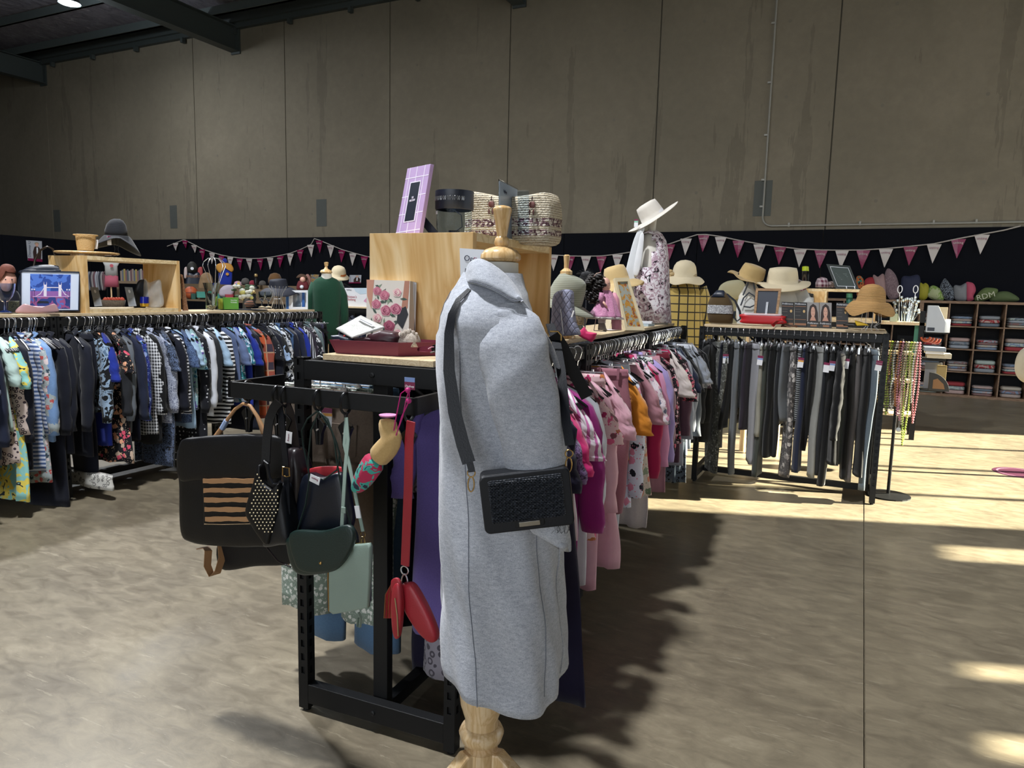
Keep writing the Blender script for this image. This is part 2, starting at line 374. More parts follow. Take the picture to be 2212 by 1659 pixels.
def slotted_post(L=1.25, p=.04):
    """square tube post with a column of punched slots in every face, one connected mesh"""
    h = p/2; zs = [0]; nS = 23
    for k in range(nS): zs += [.13+k*.05, .156+k*.05]
    zs.append(L); xs = [-h, -.0075, .0075, h]; bm = bmesh.new()
    for s4 in range(4):
        R4 = Rz(s4*PI/2); gv = [[bm.verts.new(R4 @ Vector((x, -h, z))) for x in xs] for z in zs]
        for i in range(len(zs)-1):
            for j in range(3):
                if j == 1 and i % 2 == 1 and i < 2*nS:
                    q = [bm.verts.new(R4 @ Vector((xs[a], -h+.008, zs[b_]))) for a, b_ in ((1, i), (2, i), (2, i+1), (1, i+1))]; e4 = [gv[i][1], gv[i][2], gv[i+1][2], gv[i+1][1]]
                    for k in range(4): bm.faces.new((e4[k], e4[(k+1) % 4], q[(k+1) % 4], q[k]))
                    bm.faces.new(q)
                else: bm.faces.new((gv[i][j], gv[i][j+1], gv[i+1][j+1], gv[i+1][j]))
    bmesh.ops.remove_doubles(bm, verts=bm.verts, dist=.0001)
    top = [v for v in bm.verts if v.co.z > L-.0001]
    try: bm.faces.new(sorted([v for v in top if abs(abs(v.co.x)-h) < .001 and abs(abs(v.co.y)-h) < .001], key=lambda v: math.atan2(v.co.y, v.co.x)))
    except Exception: pass
    me = bpy.data.meshes.new('post'); bm.to_mesh(me); bm.free(); me.materials.append(m_rack); return me
POST_ME = slotted_post()
def rack(name, label, x, y, rz, L, W, posts=(1, 1), rails=(1, 1), board=True, endframe=(True, False), boards_lab='pale timber shelf board', backcol=False, group=None):
    """double sided garment gondola: local x across, local y along its length 0..L"""
    r = thing(name, label, 'rack', (x, y, 0), rz, group); H = 1.262; hw = W/2; p = .04
    for e, yy in enumerate((p/2, L-p/2)):
        for sx in (-1, 1):
            X = sx*(hw-p/2)
            o = bpy.data.objects.new('post', POST_ME); COL.objects.link(o); o.location = (X, yy, .012); o.parent = r
            MB().lathe([(.014, 0), (.014, .014)], (X, yy, 0), 12).build('rack_foot', m_rack, r)
        MB().box2((-hw+p, yy-p/2, H-.067), (hw-p, yy+p/2, H-.002)).build('top_crossbar', m_rack, r, bevel=.002)
        MB().box2((-hw+p, yy-p/2, .035), (hw-p, yy+p/2, .105)).build('bottom_crossbar', m_rack, r, bevel=.002)
        if e == 0:
            for zz in (H-.035, .07): MB().lathe([(.009, 0), (.009, .004), (.005, .006)], (0, yy-p/2, zz), 12, Rx(PI/2)).build('bolt_head', m_rack, r)
            MB().box2((-.028, yy-p/2+.045, .05), (.028, yy+p/2+.04, H-.002)).build('centre_post', m_rack, r, bevel=.002)
    MB().box2((-.02, p, .03), (.02, L-p, .075)).build('base_beam', m_rack, r)
    for sx, on in ((-1, rails[0]), (1, rails[1])):
        if on: MB().box2((sx*(hw-p/2)-.012, p, 1.20), (sx*(hw-p/2)+.012, L-p, 1.236)).build('hanging_rail', m_rack, r, bevel=.003)
        MB().box2((sx*(hw-p/2)-.01, p, H-.04), (sx*(hw-p/2)+.01, L-p, H-.004)).build('side_beam', m_rack, r)
    return r
def board(label, x, y, rz, L, W, z=1.263, th=.02, grp=None):
    o = MB().box2((-W/2, 0, 0), (W/2, L, th)).build('shelf_board', m_board, bevel=.0015, loc=(x, y, z)); o.rotation_euler = (0, 0, rz)
    return tag(o, label, 'shelf', grp)
def along(x, y, rz, a, d=0.): return (x-math.sin(rz)*a+math.cos(rz)*d, y+math.cos(rz)*a+math.sin(rz)*d)
PIT = 1.33
MX, MY, MR = -1.395, 1.87, math.radians(2.6)       # middle run
names = ['black metal garment rack at the front of the middle row behind the coat dummy', 'black garment rack in the middle of the pink clothes row', 'black garment rack at the far end of the middle row by the grey tops']
for i in range(3):
    x, y = along(MX, MY, MR, i*PIT); rk = rack('garment_rack', names[i], x, y, MR, PIT-.005, .625)
    bl = ['pale timber board under the large pine box and the red tray', 'pale timber board under the doll and the quilted bag', 'pale timber board under the white sun hat bust'][i]
    board(bl, x, y+.02 if i == 0 else y, MR, PIT-.004-(.02 if i == 0 else 0), .42)
    if i == 0: RACK0 = rk
LX, LY = -5.17, 1.71
for i in range(3):
    y = LY+i*PIT
    rack('garment_rack', ['black garment rack at the left edge with the striped and leopard tops', 'black garment rack on the left with the gingham shirt', 'black garment rack on the left by the orange checked shirt'][i], LX, y, 0, PIT-.005, .625)
    board(['pale timber board at the left edge under the bridge picture', 'pale timber board under the left pine display box', 'pale timber board under the glass vase and green carton'][i], LX, y, 0, PIT-.004, .42)
RXC, RYC = -1.16, 6.16
rack('garment_rack', 'black garment rack on the right holding grey and black trousers', .19, RYC, PI/2, PIT+.02, .625)
board('pale timber board under the dye boxes and straw cloche on the right', .17, RYC+.0, PI/2, PIT-.02, .46)
# projecting handbag rail on the front rack
b = MB(); y0 = -.245; xw = .325
hb = MB(); hb.box2((-xw-.04, y0, 1.158), (xw-.02, y0+.014, 1.207)); hb.box2((-xw-.04, y0, 1.158), (-xw-.026, -.0, 1.207)); hb.box2((xw-.034, y0, 1.158), (xw-.02, .0, 1.207))
hb.build('handbag_rail', m_rack, RACK0, bevel=.0015)
hb = MB().box2((-xw-.04, y0+.003, 1.207), (-xw-.036, y0+.010, 1.22)); hb.build('end_stop', m_rack, RACK0)

wr_ = random.Random(17); O = atz(985, 1500, .0); r = thing('tangled_cable', 'tangle of thin black cable on the floor inside the front rack', 'cable', (O.x, O.y+.25, 0))
for k in range(7):
    pts = [(wr_.uniform(-.16, .16), wr_.uniform(-.12, .12), wr_.uniform(.004, .05))]
    for j in range(7): pts.append((pts[-1][0]+wr_.uniform(-.09, .09), pts[-1][1]+wr_.uniform(-.08, .08), wr_.uniform(.004, .07)))
    MB().tube(pts, .0018, 5).build('cable_loop', m_slot, r, True)
# ================================================================ hangers and garments (local x across the rail, y along it, z=0 on top of the rail)
m_chrome = flat('#e6e8ec', .22, .85, name='chrome'); m_plas = flat('#101114', .35); m_gold = flat('#c9a468', .25, 1., name='brass')
m_tagw = flat('#e9e9ec', .5); m_tagp = flat('#7a2348', .5); m_tagb = flat('#7d97c9', .5); m_tagg = flat('#8fc4ad', .5); m_tago = flat('#d99a3c', .5)
def hook_pts(y=0, r=.021, drop=.075):
    p = [(-.018, y, -.012)]
    for k in range(9): a = PI*1.05-k/8*PI*1.12; p.append((r*math.cos(a), y, .004+r*math.sin(a)))
    p += [(.012, y, -.03), (.002, y, -.046), (0, y, -drop)]; return p
def hanger_meshes():
    d = {}
    o = MB().tube(hook_pts(), .0028, 6).build('hook', m_chrome, None, True); d['hook'] = o.data; bpy.data.objects.remove(o)
    pts = [(-.205, 0, -.17), (-.16, 0, -.142), (-.09, 0, -.112), (-.03, 0, -.088), (0, 0, -.078), (.03, 0, -.088), (.09, 0, -.112), (.16, 0, -.142), (.205, 0, -.17)]
    b = MB().tube(pts, .0055, 6, ry=.009); b.lathe([(.009, -.09), (.008, -.07), (.004, -.064)], n=8)
    o = b.build('shoulder_bar', m_plas, None, True); d['bar'] = o.data; bpy.data.objects.remove(o)
    b = MB().tube([(-.15, 0, -.08), (.15, 0, -.08)], .003, 6); o = b.build('clip_bar', m_chrome, None, True); d['wire'] = o.data; bpy.data.objects.remove(o)
    b = MB(); b.box((0, 0, -.1), (.024, .012, .045)); b.lathe([(.006, -.08), (.006, -.068)], n=8); o = b.build('clip', m_chrome, None, bevel=0); d['clip'] = o.data; bpy.data.objects.remove(o)
    return d
HM = hanger_meshes()
def link(name, me, par, loc=(0, 0, 0)):
    o = bpy.data.objects.new(name, me); COL.objects.link(o); o.parent = par; o.location = loc; return o
def hanger(kind, place, loc, rz, grp):
    h = thing('coat_hanger' if kind == 'top' else 'clip_hanger', grp[0], 'hanger', loc, rz, grp[1]); link('hook', HM['hook'], h)
    if kind == 'top': link('shoulder_bar', HM['bar'], h)
    else: link('clip_bar', HM['wire'], h); link('clip', HM['clip'], h, (-.1, 0, 0)); link('clip', HM['clip'], h, (.1, 0, 0))
    return h
def interp(tab, z):
    if z >= tab[0][0]: return tab[0][1:]
    for a, b in zip(tab, tab[1:]):
        if b[0] <= z <= a[0]:
            t = (a[0]-z)/(a[0]-b[0]+1e-9); t = t*t*(3-2*t); return tuple(x+(y-x)*t for x, y in zip(a[1:], b[1:]))
    return tab[-1][1:]
def sheet(tab, n=28, rows=18, fold=.006, kf=5, seed=0, power=.75, hemw=.006, twist=0., shift=None):
    """soft closed cloth body: tab of (z, halfwidth, halfthickness) from top to hem"""
    r = random.Random(seed); ph = [r.uniform(0, 6.28) for _ in range(6)]; zt, zb = tab[0][0], tab[-1][0]; out = []
    for i in range(rows+1):
        v = i/rows; z = zt+(zb-zt)*v; hw, ht = interp(tab, z); row = []
        for k in range(n):
            a = 2*PI*k/n; ca, sa = math.cos(a), math.sin(a)
            x = hw*math.copysign(abs(ca)**power, ca); y = ht*math.copysign(abs(sa)**.9, sa)
            g = fold*(.15+v)**1.1
            y += g*(math.sin(kf*x/.2*2+ph[0]+v*1.3)+.6*math.sin(kf*x/.2*3.7+ph[1]-v*2))+g*.5*math.sin(v*9+ph[2]+x*9)
            x += g*.7*math.sin(v*7+ph[3])*abs(ca)
            zz = z+(hemw*math.sin(x*30+ph[4])*v if i == rows else 0)
            if twist: x, y = x*math.cos(twist*v)-y*math.sin(twist*v), x*math.sin(twist*v)+y*math.cos(twist*v)
            if shift: x += shift[0]*v*v; y += shift[1]*v*v
            row.append((x, y, zz))
        out.append(row)
    return MB().grid(out)
def sleeve(sx, L, w0=.062, w1=.042, seed=0, out=.035, n=12, flare=False, x0=.17, z0=-.168, yoff=0.):
    r = random.Random(seed); rows = []; R = 11; ph = r.uniform(0, 6)
    for i in range(R+1):
        v = i/R; zz = z0-L*v*(1-.06*v)+.02*(1-v); xx = x0+.03*math.sin(min(1, v*2.2)*PI/2)+out*v; wx = w0+(w1-w0)*v**.8; wy = .024+.01*math.sin(v*PI)
        if v < .15: wx *= .75+v*1.7
        if flare: wx = w0*(1+.25*v)
        tz = (1-v)*.035*(1 if L > .3 else 1.6)
        row = []
        for k in range(n):
            a = 2*PI*k/n; dx = wx*math.cos(a)+.006*math.sin(v*17+ph+a)*(v > .1); dyy = wy*math.sin(a)+.005*math.sin(v*23+ph+2*a)+yoff*v
            row.append((sx*(xx+dx), dyy, zz-tz*(math.cos(a)-.2)))
        rows.append(row)
    return MB().grid(rows)
def price_tag(par, x, y, z, band=None, rz=0., ry=0., s=1.):
    o = MB().box((0, 0, -.03*s), (.036*s, .0012, .062*s)).build('price_tag', m_tagw, par, loc=(x, y, z)); o.rotation_euler = (0, ry, rz)
    MB().box((0, 0, -.006*s), (.0362*s, .0016, .016*s)).build('tag_header', m_tagp, o); MB().box((0, 0, -.02*s), (.0362*s, .0016, .010*s)).build('tag_band', band or m_tagb, o); return o
def garment(name, label, cat, kind, mat, loc, rz, L=.7, seed=0, mat2=None, tagg=None, wd=1., grp=None, hem=None):
    g = thing(name, label, cat, loc, rz, grp); r = random.Random(seed)
    if kind != 'trousers' or L < .9: L *= 1.1
    elif abs(rz-PI/2) < .9: L *= 1.07
    if kind in ('shirt', 'tee', 'jacket', 'vest', 'dress'):
        j = 1.25 if kind == 'jacket' else 1.; s = .19*wd; bw = {'dress': 1.25}.get(kind, 1.0)*r.uniform(.95, 1.1)
        tab = [(-.09, .045, .014), (-.105, .07, .018), (-.14, s*.8, .02), (-.172, s, .022*j), (-.24, s*.97, .026*j), (-.40, s*.95, .028*j), (-L, s*bw, .030*j)]
        sheet(tab, fold=.007 if kind != 'dress' else .013, kf=4, seed=seed, rows=20).build('body', mat, g, 'all')
        if kind == 'vest': pass
        elif kind in ('shirt', 'jacket'):
            for sx in (-1, 1): sleeve(sx, r.uniform(.53, .62) if L > .5 else L*.8, .058*j, .038*j, seed+sx, r.uniform(.0, .045), yoff=r.uniform(-.04, .02)).build('sleeve', mat2 or mat, g, 'all')
        elif kind in ('tee', 'dress'):
            for sx in (-1, 1): sleeve(sx, r.uniform(.19, .28), .043, .044, seed+sx, .05, flare=True, yoff=r.uniform(-.02, .01)).build('sleeve', mat2 or mat, g, 'all')
        if kind in ('shirt', 'jacket'):
            pts = [(-.055, .0, -.10), (-.05, .022, -.082), (0, .03, -.076), (.05, .022, -.082), (.055, .0, -.10), (.035, -.025, -.125), (0, -.03, -.15)]
            MB().tube(pts+[(-.035, -.025, -.125)], .008, 6, ry=.016, closed=True).build('collar', mat, g, 'all')
    elif kind == 'trousers':
        s = .115*wd; tab = [(-.095, s, .014), (-.11, s*1.02, .017), (-.28, s*1.12, .026), (-.36, s*1.1, .028), (-.6, s*.84, .026), (-L, s*.72, .024)]
        sheet(tab, fold=.008, kf=2.2, seed=seed, rows=22, n=20, shift=(r.uniform(-.05, .05), r.uniform(-.02, .02))).build('trouser_leg', mat, g, 'all')
        sheet([(-.088, s*.98, .017), (-.128, s*1.04, .021)], fold=.001, rows=3, n=20, seed=seed).build('waistband', mat2 or mat, g, 'all')
    elif kind == 'skirt':
        s = .15*wd; tab = [(-.095, s*.9, .018), (-.14, s, .024), (-.3, s*1.2, .03), (-L, s*1.45, .04)]
        if mat2: sheet([(-.095, s*.9, .018), (-.16, s, .026), (-.30, s*1.16, .031)], fold=.011, kf=9, seed=seed, rows=8, n=60).build('yoke', mat2, g, 'all')
        sheet(tab if not mat2 else [(-.29, s*1.15, .031), (-L, s*1.5, .042)], fold=.011, kf=7, seed=seed, rows=16, n=60).build('body', mat, g, 'all')
    elif kind == 'jeans':
        s = .185*wd
        b = sheet([(-.095, s, .016), (-.11, s*1.0, .02), (-.3, s*1.12, .03), (-.37, s*1.12, .03)], fold=.004, kf=3, seed=seed, rows=10); b.build('seat', mat, g, 'all')
        for sx in (-1, 1):
            o = sheet([(-.33, s*.56, .032), (-.45, s*.56, .034), (-.65, s*.50, .032), (-L, s*.46, .03)], fold=.006, kf=4, seed=seed+sx, rows=12, n=20).build('trouser_leg', mat, g, 'all'); o.location.x = sx*s*.56
        for sx in (-1, 1):
            x0 = sx*s*.52; o = MB().prism([(x0-.06, -.2), (x0+.06, -.2), (x0+.055, -.31), (x0, -.335), (x0-.055, -.31)], .004).build('back_pocket', mat2 or mat, g, bevel=.001); o.location.y = -.031
            for k in (-1, 1): o2 = MB().box((x0+k*.045, -.024, -.112), (.012, .006, .055)).build('belt_loop', mat, g)
        sheet([(-.09, s*.99, .019), (-.132, s*1.02, .024)], fold=.001, rows=3, seed=seed).build('waistband', mat, g, 'all')
    if hem: o = sheet([(-L+.02, .19*wd*1.06, .033), (-L-.08, .19*wd*1.08, .034)], fold=.006, rows=4, seed=seed).build('hem_lace', hem, g, 'all')
    if tagg is not None:
        if abs(rz-PI/2) < .9: price_tag(g, -.155, r.uniform(-.01, .01), -.14-r.uniform(0, .06), tagg, PI/2-(rz-PI/2)+r.uniform(-.3, .3)+PI, r.uniform(-.15, .15), 1.15)
        elif loc[0] < -3: price_tag(g, .10, -.06, -.16, tagg, .7, 0, 1.15)
        else: price_tag(g, .06 if kind != 'trousers' else .02, -.045, -.15, tagg, r.uniform(-.3, .3), r.uniform(-.15, .15))
    return g
def run(items, base, rz, side, y0, y1, jitter=.14, hgrp=None, seed0=0, ztop=1.2385, lab='between'):
    """hang a list of garments along one rail; item = (kind, material, length, short name, description, extras)"""
    n = len(items); rnd = random.Random(seed0)
    for i, it in enumerate(items):
        kind, mat, L, sn, desc = it[:5]; ex = it[5] if len(it) > 5 else {}
        a = y0+(y1-y0)*(i+.5)/n; x, y = along(base[0], base[1], rz, a, side); turn = rnd.uniform(-jitter, jitter)+ex.get('turn', 0)+(.10 if base[0] < -4 else 0)
        pr = items[i-1][3] if i else None; nx = items[i+1][3] if i < n-1 else None
        if pr and nx: l = '%s between the %s and the %s' % (desc, pr, nx)
        elif pr: l = '%s, last on its rail after the %s' % (desc, pr)
        else: l = '%s, first on its rail before the %s' % (desc, nx)
        if len(l.split()) > 16: l = '%s beside the %s' % (desc, nx or pr)
        nm, cat = {'shirt': ('shirt', 'shirt'), 'tee': ('t_shirt', 'top'), 'jacket': ('jacket', 'jacket'), 'vest': ('sleeveless_top', 'top'), 'dress': ('dress', 'dress'), 'trousers': ('trousers', 'trousers'), 'skirt': ('skirt', 'skirt'), 'jeans': ('jeans', 'jeans')}[kind]
        loc = (x, y, ztop-ex.get('drop', 0))
        garment(nm, l, cat, kind, mat, loc, rz+turn, L, seed0+i*7, ex.get('m2'), ex.get('tag'), ex.get('wd', 1.), hem=ex.get('hem'))
        ck = kind in ('trousers', 'skirt', 'jeans')
        hanger('clip' if ck else 'top', None, (x, y, ztop), rz+turn, hgrp[1] if ck else hgrp[0])
def spare_hooks(base, rz, side, ys, grp, seed=1, ztop=1.2385):
    r = random.Random(seed)
    for a in ys: x, y = along(base[0], base[1], rz, a, side); hanger('top', None, (x, y, ztop), rz+r.uniform(-.2, .2), grp)
def HG(place): return (('black plastic hanger with chrome hook on '+place, 'shoulder hangers on '+place), ('chrome clip hanger holding bottoms on '+place, 'clip hangers on '+place))
# ---- cloths
W0, NV, BK = '#d9dce6', '#171c2e', '#111216'
f_navy = fabric('plain', '#0d1120'); f_navy2 = fabric('plain', '#1b2238'); f_blk = fabric('plain', '#0a0b0e'); f_char = fabric('plain', '#1f2126'); f_grey = fabric('marl', '#6d747c', '#4f555d')
f_lgrey = fabric('marl', '#a5aab5', '#868c98'); f_denim = fabric('denim', '#4a6a94', '#31486b'); f_ldenim = fabric('denim', '#7d9cc6', '#5b7ba8'); f_lblue = fabric('plain', '#9db9d3'); f_cobalt = fabric('plain', '#1c2f8e')
f_white = fabric('plain', '#cfd3dc'); f_teal = fabric('plain', '#3a5c70')
f_leop = fabric('leopard', '#c9b8b0', '#3b2f38'); f_wstr = fabric('stripe', '#c8d0e2', '#4a618f'); f_bstr = fabric('stripe', '#12141d', '#d8dae0'); f_bold = fabric('stripe', '#0f1118', '#e0e2e6', s=.8)
f_vstr = fabric('vstripe', '#b7c6e2', '#5b76ad'); f_ging = fabric('gingham', '#d4d6da', '#14161d'); f_pais = fabric('swirl', '#b9c0d0', '#2b3560'); f_pflor = fabric('floral', '#9fa9ac', '#b9514e', '#394a57', '#d9c9c9')
f_palm = fabric('leaf', '#0e1116', '#90a6bd', '#5c748f', '#0e1116', s=.7); f_pinkf = fabric('floral', '#111219', '#d8506a', '#e7a883', '#c9b09b', s=1.); f_royf = fabric('floral', '#1b2a70', '#2c5c8a', '#3b3f9a', '#8898c4')
f_dpat = fabric('swirl', '#1f2d4f', '#6b84ac', s=1.4); f_purt = fabric('floral', '#8fb6bb', '#5a4a93', '#2f6d88', '#d6dbe4', s=1.2); f_dotk = fabric('dots', '#12141c', '#c5c7cc', s=.55); f_trop = fabric('leaf', '#b8c4dc', '#2c7b82', '#24386e', '#dfe4ea', s=.7)
f_orpl = fabric('plaid', '#c25a35', '#3a3140', '#b99a7c', s=.7); f_rib = fabric('vstripe', '#6f93c0', '#86a8d2', s=1.3); f_fleck = fabric('blotch', '#10131a', '#c9ccd2', '#8a91a0', s=3.2); f_brush = fabric('blotch', '#1a1c20', '#9cb4d6', '#c8cbb8', s=1.2)
f_diag = fabric('vstripe', '#12141e', '#d3d6df', s=.6); f_pbr = fabric('plain', '#2c2632'); f_ggrn = fabric('plain', '#5d6d70'); f_cpur = fabric('marl', '#38344a', '#26243a'); f_mint = fabric('plain', '#b5cdc6'); f_marl = fabric('marl', '#b3b3cf', '#4d4f86', s=.5)
f_lace = fabric('leopard', '#c6c4bd', '#7c7a76', s=.8)
# ---- left racks
B = (LX, LY); sd_ = .2925; hgL = HG('the left clothes racks')
L1 = [('tee', f_navy, .7, 'navy tee', 'plain navy short sleeved tee'), ('shirt', f_vstr, .8, 'pinstripe shirt', 'long pale blue pinstripe shirt'), ('tee', f_marl, .62, 'speckled top', 'lilac and white speckled tee'), ('tee', f_navy2, .7, 'ink polo', 'ink blue polo top'), ('shirt', f_bstr, .8, 'thin striped jersey', 'black jersey with thin white stripes'),
      ('shirt', f_vstr, .86, 'blue pinstripe tunic', 'loose blue and white pinstripe tunic'), ('tee', f_teal, .68, 'teal top', 'muted teal jersey top'), ('dress', fabric('marl', '#20263f', '#6d7390', s=.3), .95, 'flecked navy dress', 'navy flecked knit dress'), ('shirt', f_navy2, .75, 'slate polo', 'slate blue jersey polo'),
      ('shirt', f_leop, .80, 'leopard blouse', 'cream leopard and vine print blouse', {'turn': .25}), ('tee', f_mint, .6, 'mint tee', 'pale mint short sleeved tee'), ('dress', fabric('leaf', '#8fcac4', '#e3cf5a', '#1c2b33', '#8fcac4', s=.6), 1.02, 'parrot print dress', 'turquoise and yellow print dress'),
      ('jacket', f_navy, .84, 'hooded navy coat', 'bulky navy hooded coat'), ('shirt', f_wstr, .88, 'blue hooped shirt', 'white shirt with soft blue hoops', {'turn': .2}), ('shirt', f_pflor, .95, 'grey rose blouse', 'grey blouse scattered with rose flowers'),
      ('jacket', f_ldenim, .70, 'pale denim shirt', 'pale washed denim shirt'), ('shirt', f_navy, 1.12, 'cutwork tunic', 'long navy cutwork tunic'), ('shirt', f_navy, .8, 'dark cotton jacket', 'dark navy cotton jacket')]
run(L1, B, 0, sd_, .40, PIT-.06, hgrp=hgL, seed0=11)
L2 = [('jacket', f_navy, .84, 'ink eyelet shirt', 'ink shirt with small eyelets'), ('trousers', f_navy, 1.08, 'lace hem trousers', 'navy trousers with a white crochet hem', {'wd': 1.5, 'hem': f_lace}), ('shirt', f_palm, .58, 'palm print top', 'black top with pale palm leaves'), ('tee', f_cobalt, .80, 'cobalt top', 'plain cobalt blue top'),
      ('dress', f_pinkf, .92, 'pink bloom dress', 'black dress with pink blooms'), ('shirt', f_char, .80, 'charcoal knit', 'soft charcoal knit jumper'), ('shirt', f_grey, .74, 'grey cardigan', 'mid grey linen cardigan'), ('shirt', f_navy2, .80, 'slate sweatshirt', 'slate blue ribbed sweatshirt'),
      ('shirt', f_royf, .62, 'royal floral top', 'royal blue top with small flowers'), ('shirt', f_ging, .78, 'gingham shirt', 'black and white gingham shirt', {'turn': .25}), ('shirt', f_blk, .85, 'black knit', 'plain black knit'), ('shirt', f_pais, .72, 'paisley blouse', 'white and navy paisley blouse', {'turn': .2}),
      ('dress', fabric('swirl', '#0f131c', '#6b7da0'), 1.02, 'dark scroll dress', 'black dress with pale scroll print'), ('jacket', f_navy, .72, 'navy blazer', 'plain navy blazer'), ('shirt', f_bstr, .66, 'sailor stripe top', 'black and white sailor stripe top'), ('tee', f_dpat, .74, 'aztec print top', 'navy aztec print top'),
      ('tee', f_lblue, .78, 'sky blue tee', 'plain sky blue tee'), ('tee', f_purt, .66, 'violet flower top', 'teal top with violet flowers'), ('shirt', f_dotk, .95, 'petal dot shirt', 'black shirt with tiny petals'), ('shirt', f_white, .72, 'white shirt', 'crisp white cotton shirt'),
      ('jacket', f_char, .62, 'grey blazer', 'charcoal grey blazer'), ('tee', f_lblue, .62, 'powder blue tee', 'powder blue tee'), ('shirt', f_bold, .80, 'bold stripe shirt', 'bold black and white striped shirt', {'turn': .32, 'wd': 1.1})]
run(L2, (LX, LY+PIT), 0, sd_, .06, PIT-.06, hgrp=hgL, seed0=200)
L3 = [('tee', fabric('plain', '#5f6f95'), .62, 'dusk blue tee', 'dusk blue tee'), ('tee', f_trop, .66, 'tropical top', 'blue and teal tropical top'), ('tee', f_cobalt, .70, 'bright blue polo', 'bright blue polo'), ('shirt', f_navy, .9, 'midnight shirt', 'midnight blue shirt'),
      ('jacket', f_orpl, .82, 'orange checked shirt', 'large orange and grey checked shirt', {'turn': .35, 'wd': 1.15}), ('vest', f_rib, .5, 'ribbed blue knit', 'pale blue ribbed knit with price tag', {'tag': m_tagb, 'turn': .35}), ('tee', fabric('dots', '#12141c', '#c5c7cc', s=.8), .6, 'spotted navy top', 'navy top with fine white spots', {'tag': m_tagb}), ('jacket', f_navy, .7, 'ink jacket', 'ink blue tailored jacket'),
      ('tee', f_brush, .66, 'brushstroke top', 'black and blue brushstroke top'), ('shirt', f_fleck, .68, 'flecked blouse', 'black blouse with white flecks'), ('jacket', f_denim, .70, 'denim shirt', 'mid blue denim shirt', {'turn': .25}), ('jacket', f_navy, .72, 'dark suit jacket', 'dark navy suit jacket'),
      ('shirt', f_navy2, .7, 'slate blue shirt', 'slate blue cotton shirt', {'tag': m_tago}), ('shirt', f_cobalt, .62, 'ultramarine top', 'ultramarine long sleeved top'), ('shirt', f_diag, .74, 'pinstripe dark blouse', 'navy blouse with white diagonal stripes'), ('shirt', f_pbr, .72, 'aubergine knit', 'aubergine brown knit'),
      ('tee', fabric('floral', '#14161d', '#c9ccd2', '#8f8590', '#c9ccd2'), .66, 'monochrome floral top', 'black top with pale flowers'), ('shirt', f_ggrn, .58, 'sage grey top', 'sage grey satin top'), ('trousers', f_char, .8, 'dark slacks', 'dark charcoal slacks', {'wd': 1.2}), ('trousers', f_cpur, .85, 'plum trousers', 'plum grey trousers with price tag', {'tag': m_tagb, 'wd': 1.3}), ('trousers', f_blk, .85, 'black trousers', 'black trousers with price tag', {'tag': m_tago, 'wd': 1.1})]
run(L3, (LX, LY+2*PIT), 0, sd_, .05, PIT-.05, hgrp=hgL, seed0=400)
r_ = random.Random(5)
for i in range(3): spare_hooks((LX, LY+i*PIT), 0, sd_, [r_.uniform(.08 if i else .45, PIT-.1) for _ in range(16)], hgL[0], 30+i)
bk = None
for i in range(3):
    for k in range(13):
        y = LY+i*PIT+.08+k*.092; 
        if bk is None: bk = garment('jacket', 'dark garment hanging on the far rail of the left racks', 'jacket', 'jacket', f_navy, (LX-sd_, y, 1.2385), .1, .8, 3, grp='dark garments on the far rail of the left racks')
        else: dup(bk, (LX-sd_, y, 1.2385), r_.uniform(-.15, .15))
# ---- middle run, right hand rail
MBASE = (MX, MY); hgM = HG('the middle clothes racks')
f_purl = fabric('marl', '#6a5a9c', '#493e77'); f_purf = fabric('swirl', '#7d6390', '#2c1d38', s=.55); f_dnavy = fabric('plain', '#1b1730'); f_hot = fabric('plain', '#d42e77'); f_mag = fabric('plain', '#8e2672'); f_pst = fabric('vstripe', '#e2dde4', '#c26aa5', s=.4)
f_ppk = fabric('plain', '#dcabb9', rough=.5); f_pkfl = fabric('floral', '#e0bcbf', '#a62d5c', '#7c4a52', '#bb6f3c', '#d35c82', s=.95); f_dusk = fabric('denim', '#a06a76', '#8c5a66'); f_oran = fabric('plain', '#d98a2c'); f_whfl = fabric('floral', '#d7dbea', '#d98aa5', '#20202a', '#d98aa5', s=.8)
f_leafp = fabric('floral', '#d3c2b4', '#6d7d64', '#d98c70', '#8b957c', s=.8); f_dpk = fabric('plain', '#b3808b'); f_wfl2 = fabric('floral', '#e0d5dc', '#6b6f86', '#c88da3', s=1.3); f_crim = fabric('plain', '#a81f4e'); f_gpk = fabric('plain', '#d794b9'); f_lav = fabric('plain', '#a494c8'); f_mauv = fabric('plain', '#a5868f')
f_rpl = fabric('plaid', '#8e2340', '#2c2440', '#d4c6c9', s=1.5); f_wine = fabric('plain', '#6b1c2c'); f_ivry = fabric('plain', '#d6cac5'); f_bkpf = fabric('floral', '#15141a', '#c45a70', '#e2c0c8', '#c45a70', s=1.6); f_pl2 = fabric('plain', '#5c4150'); f_mesh = fabric('leopard', '#8c8791', '#4d4952', s=.8)
f_blflo = fabric('leopard', '#15151c', '#b9b3aa', s=.5); f_creamd = fabric('denim', '#cbc1be', '#b5aaa8'); f_bwl = fabric('leaf', '#d7dad6', '#1d2a2c', '#d7dad6', '#4d5c58', s=.8)
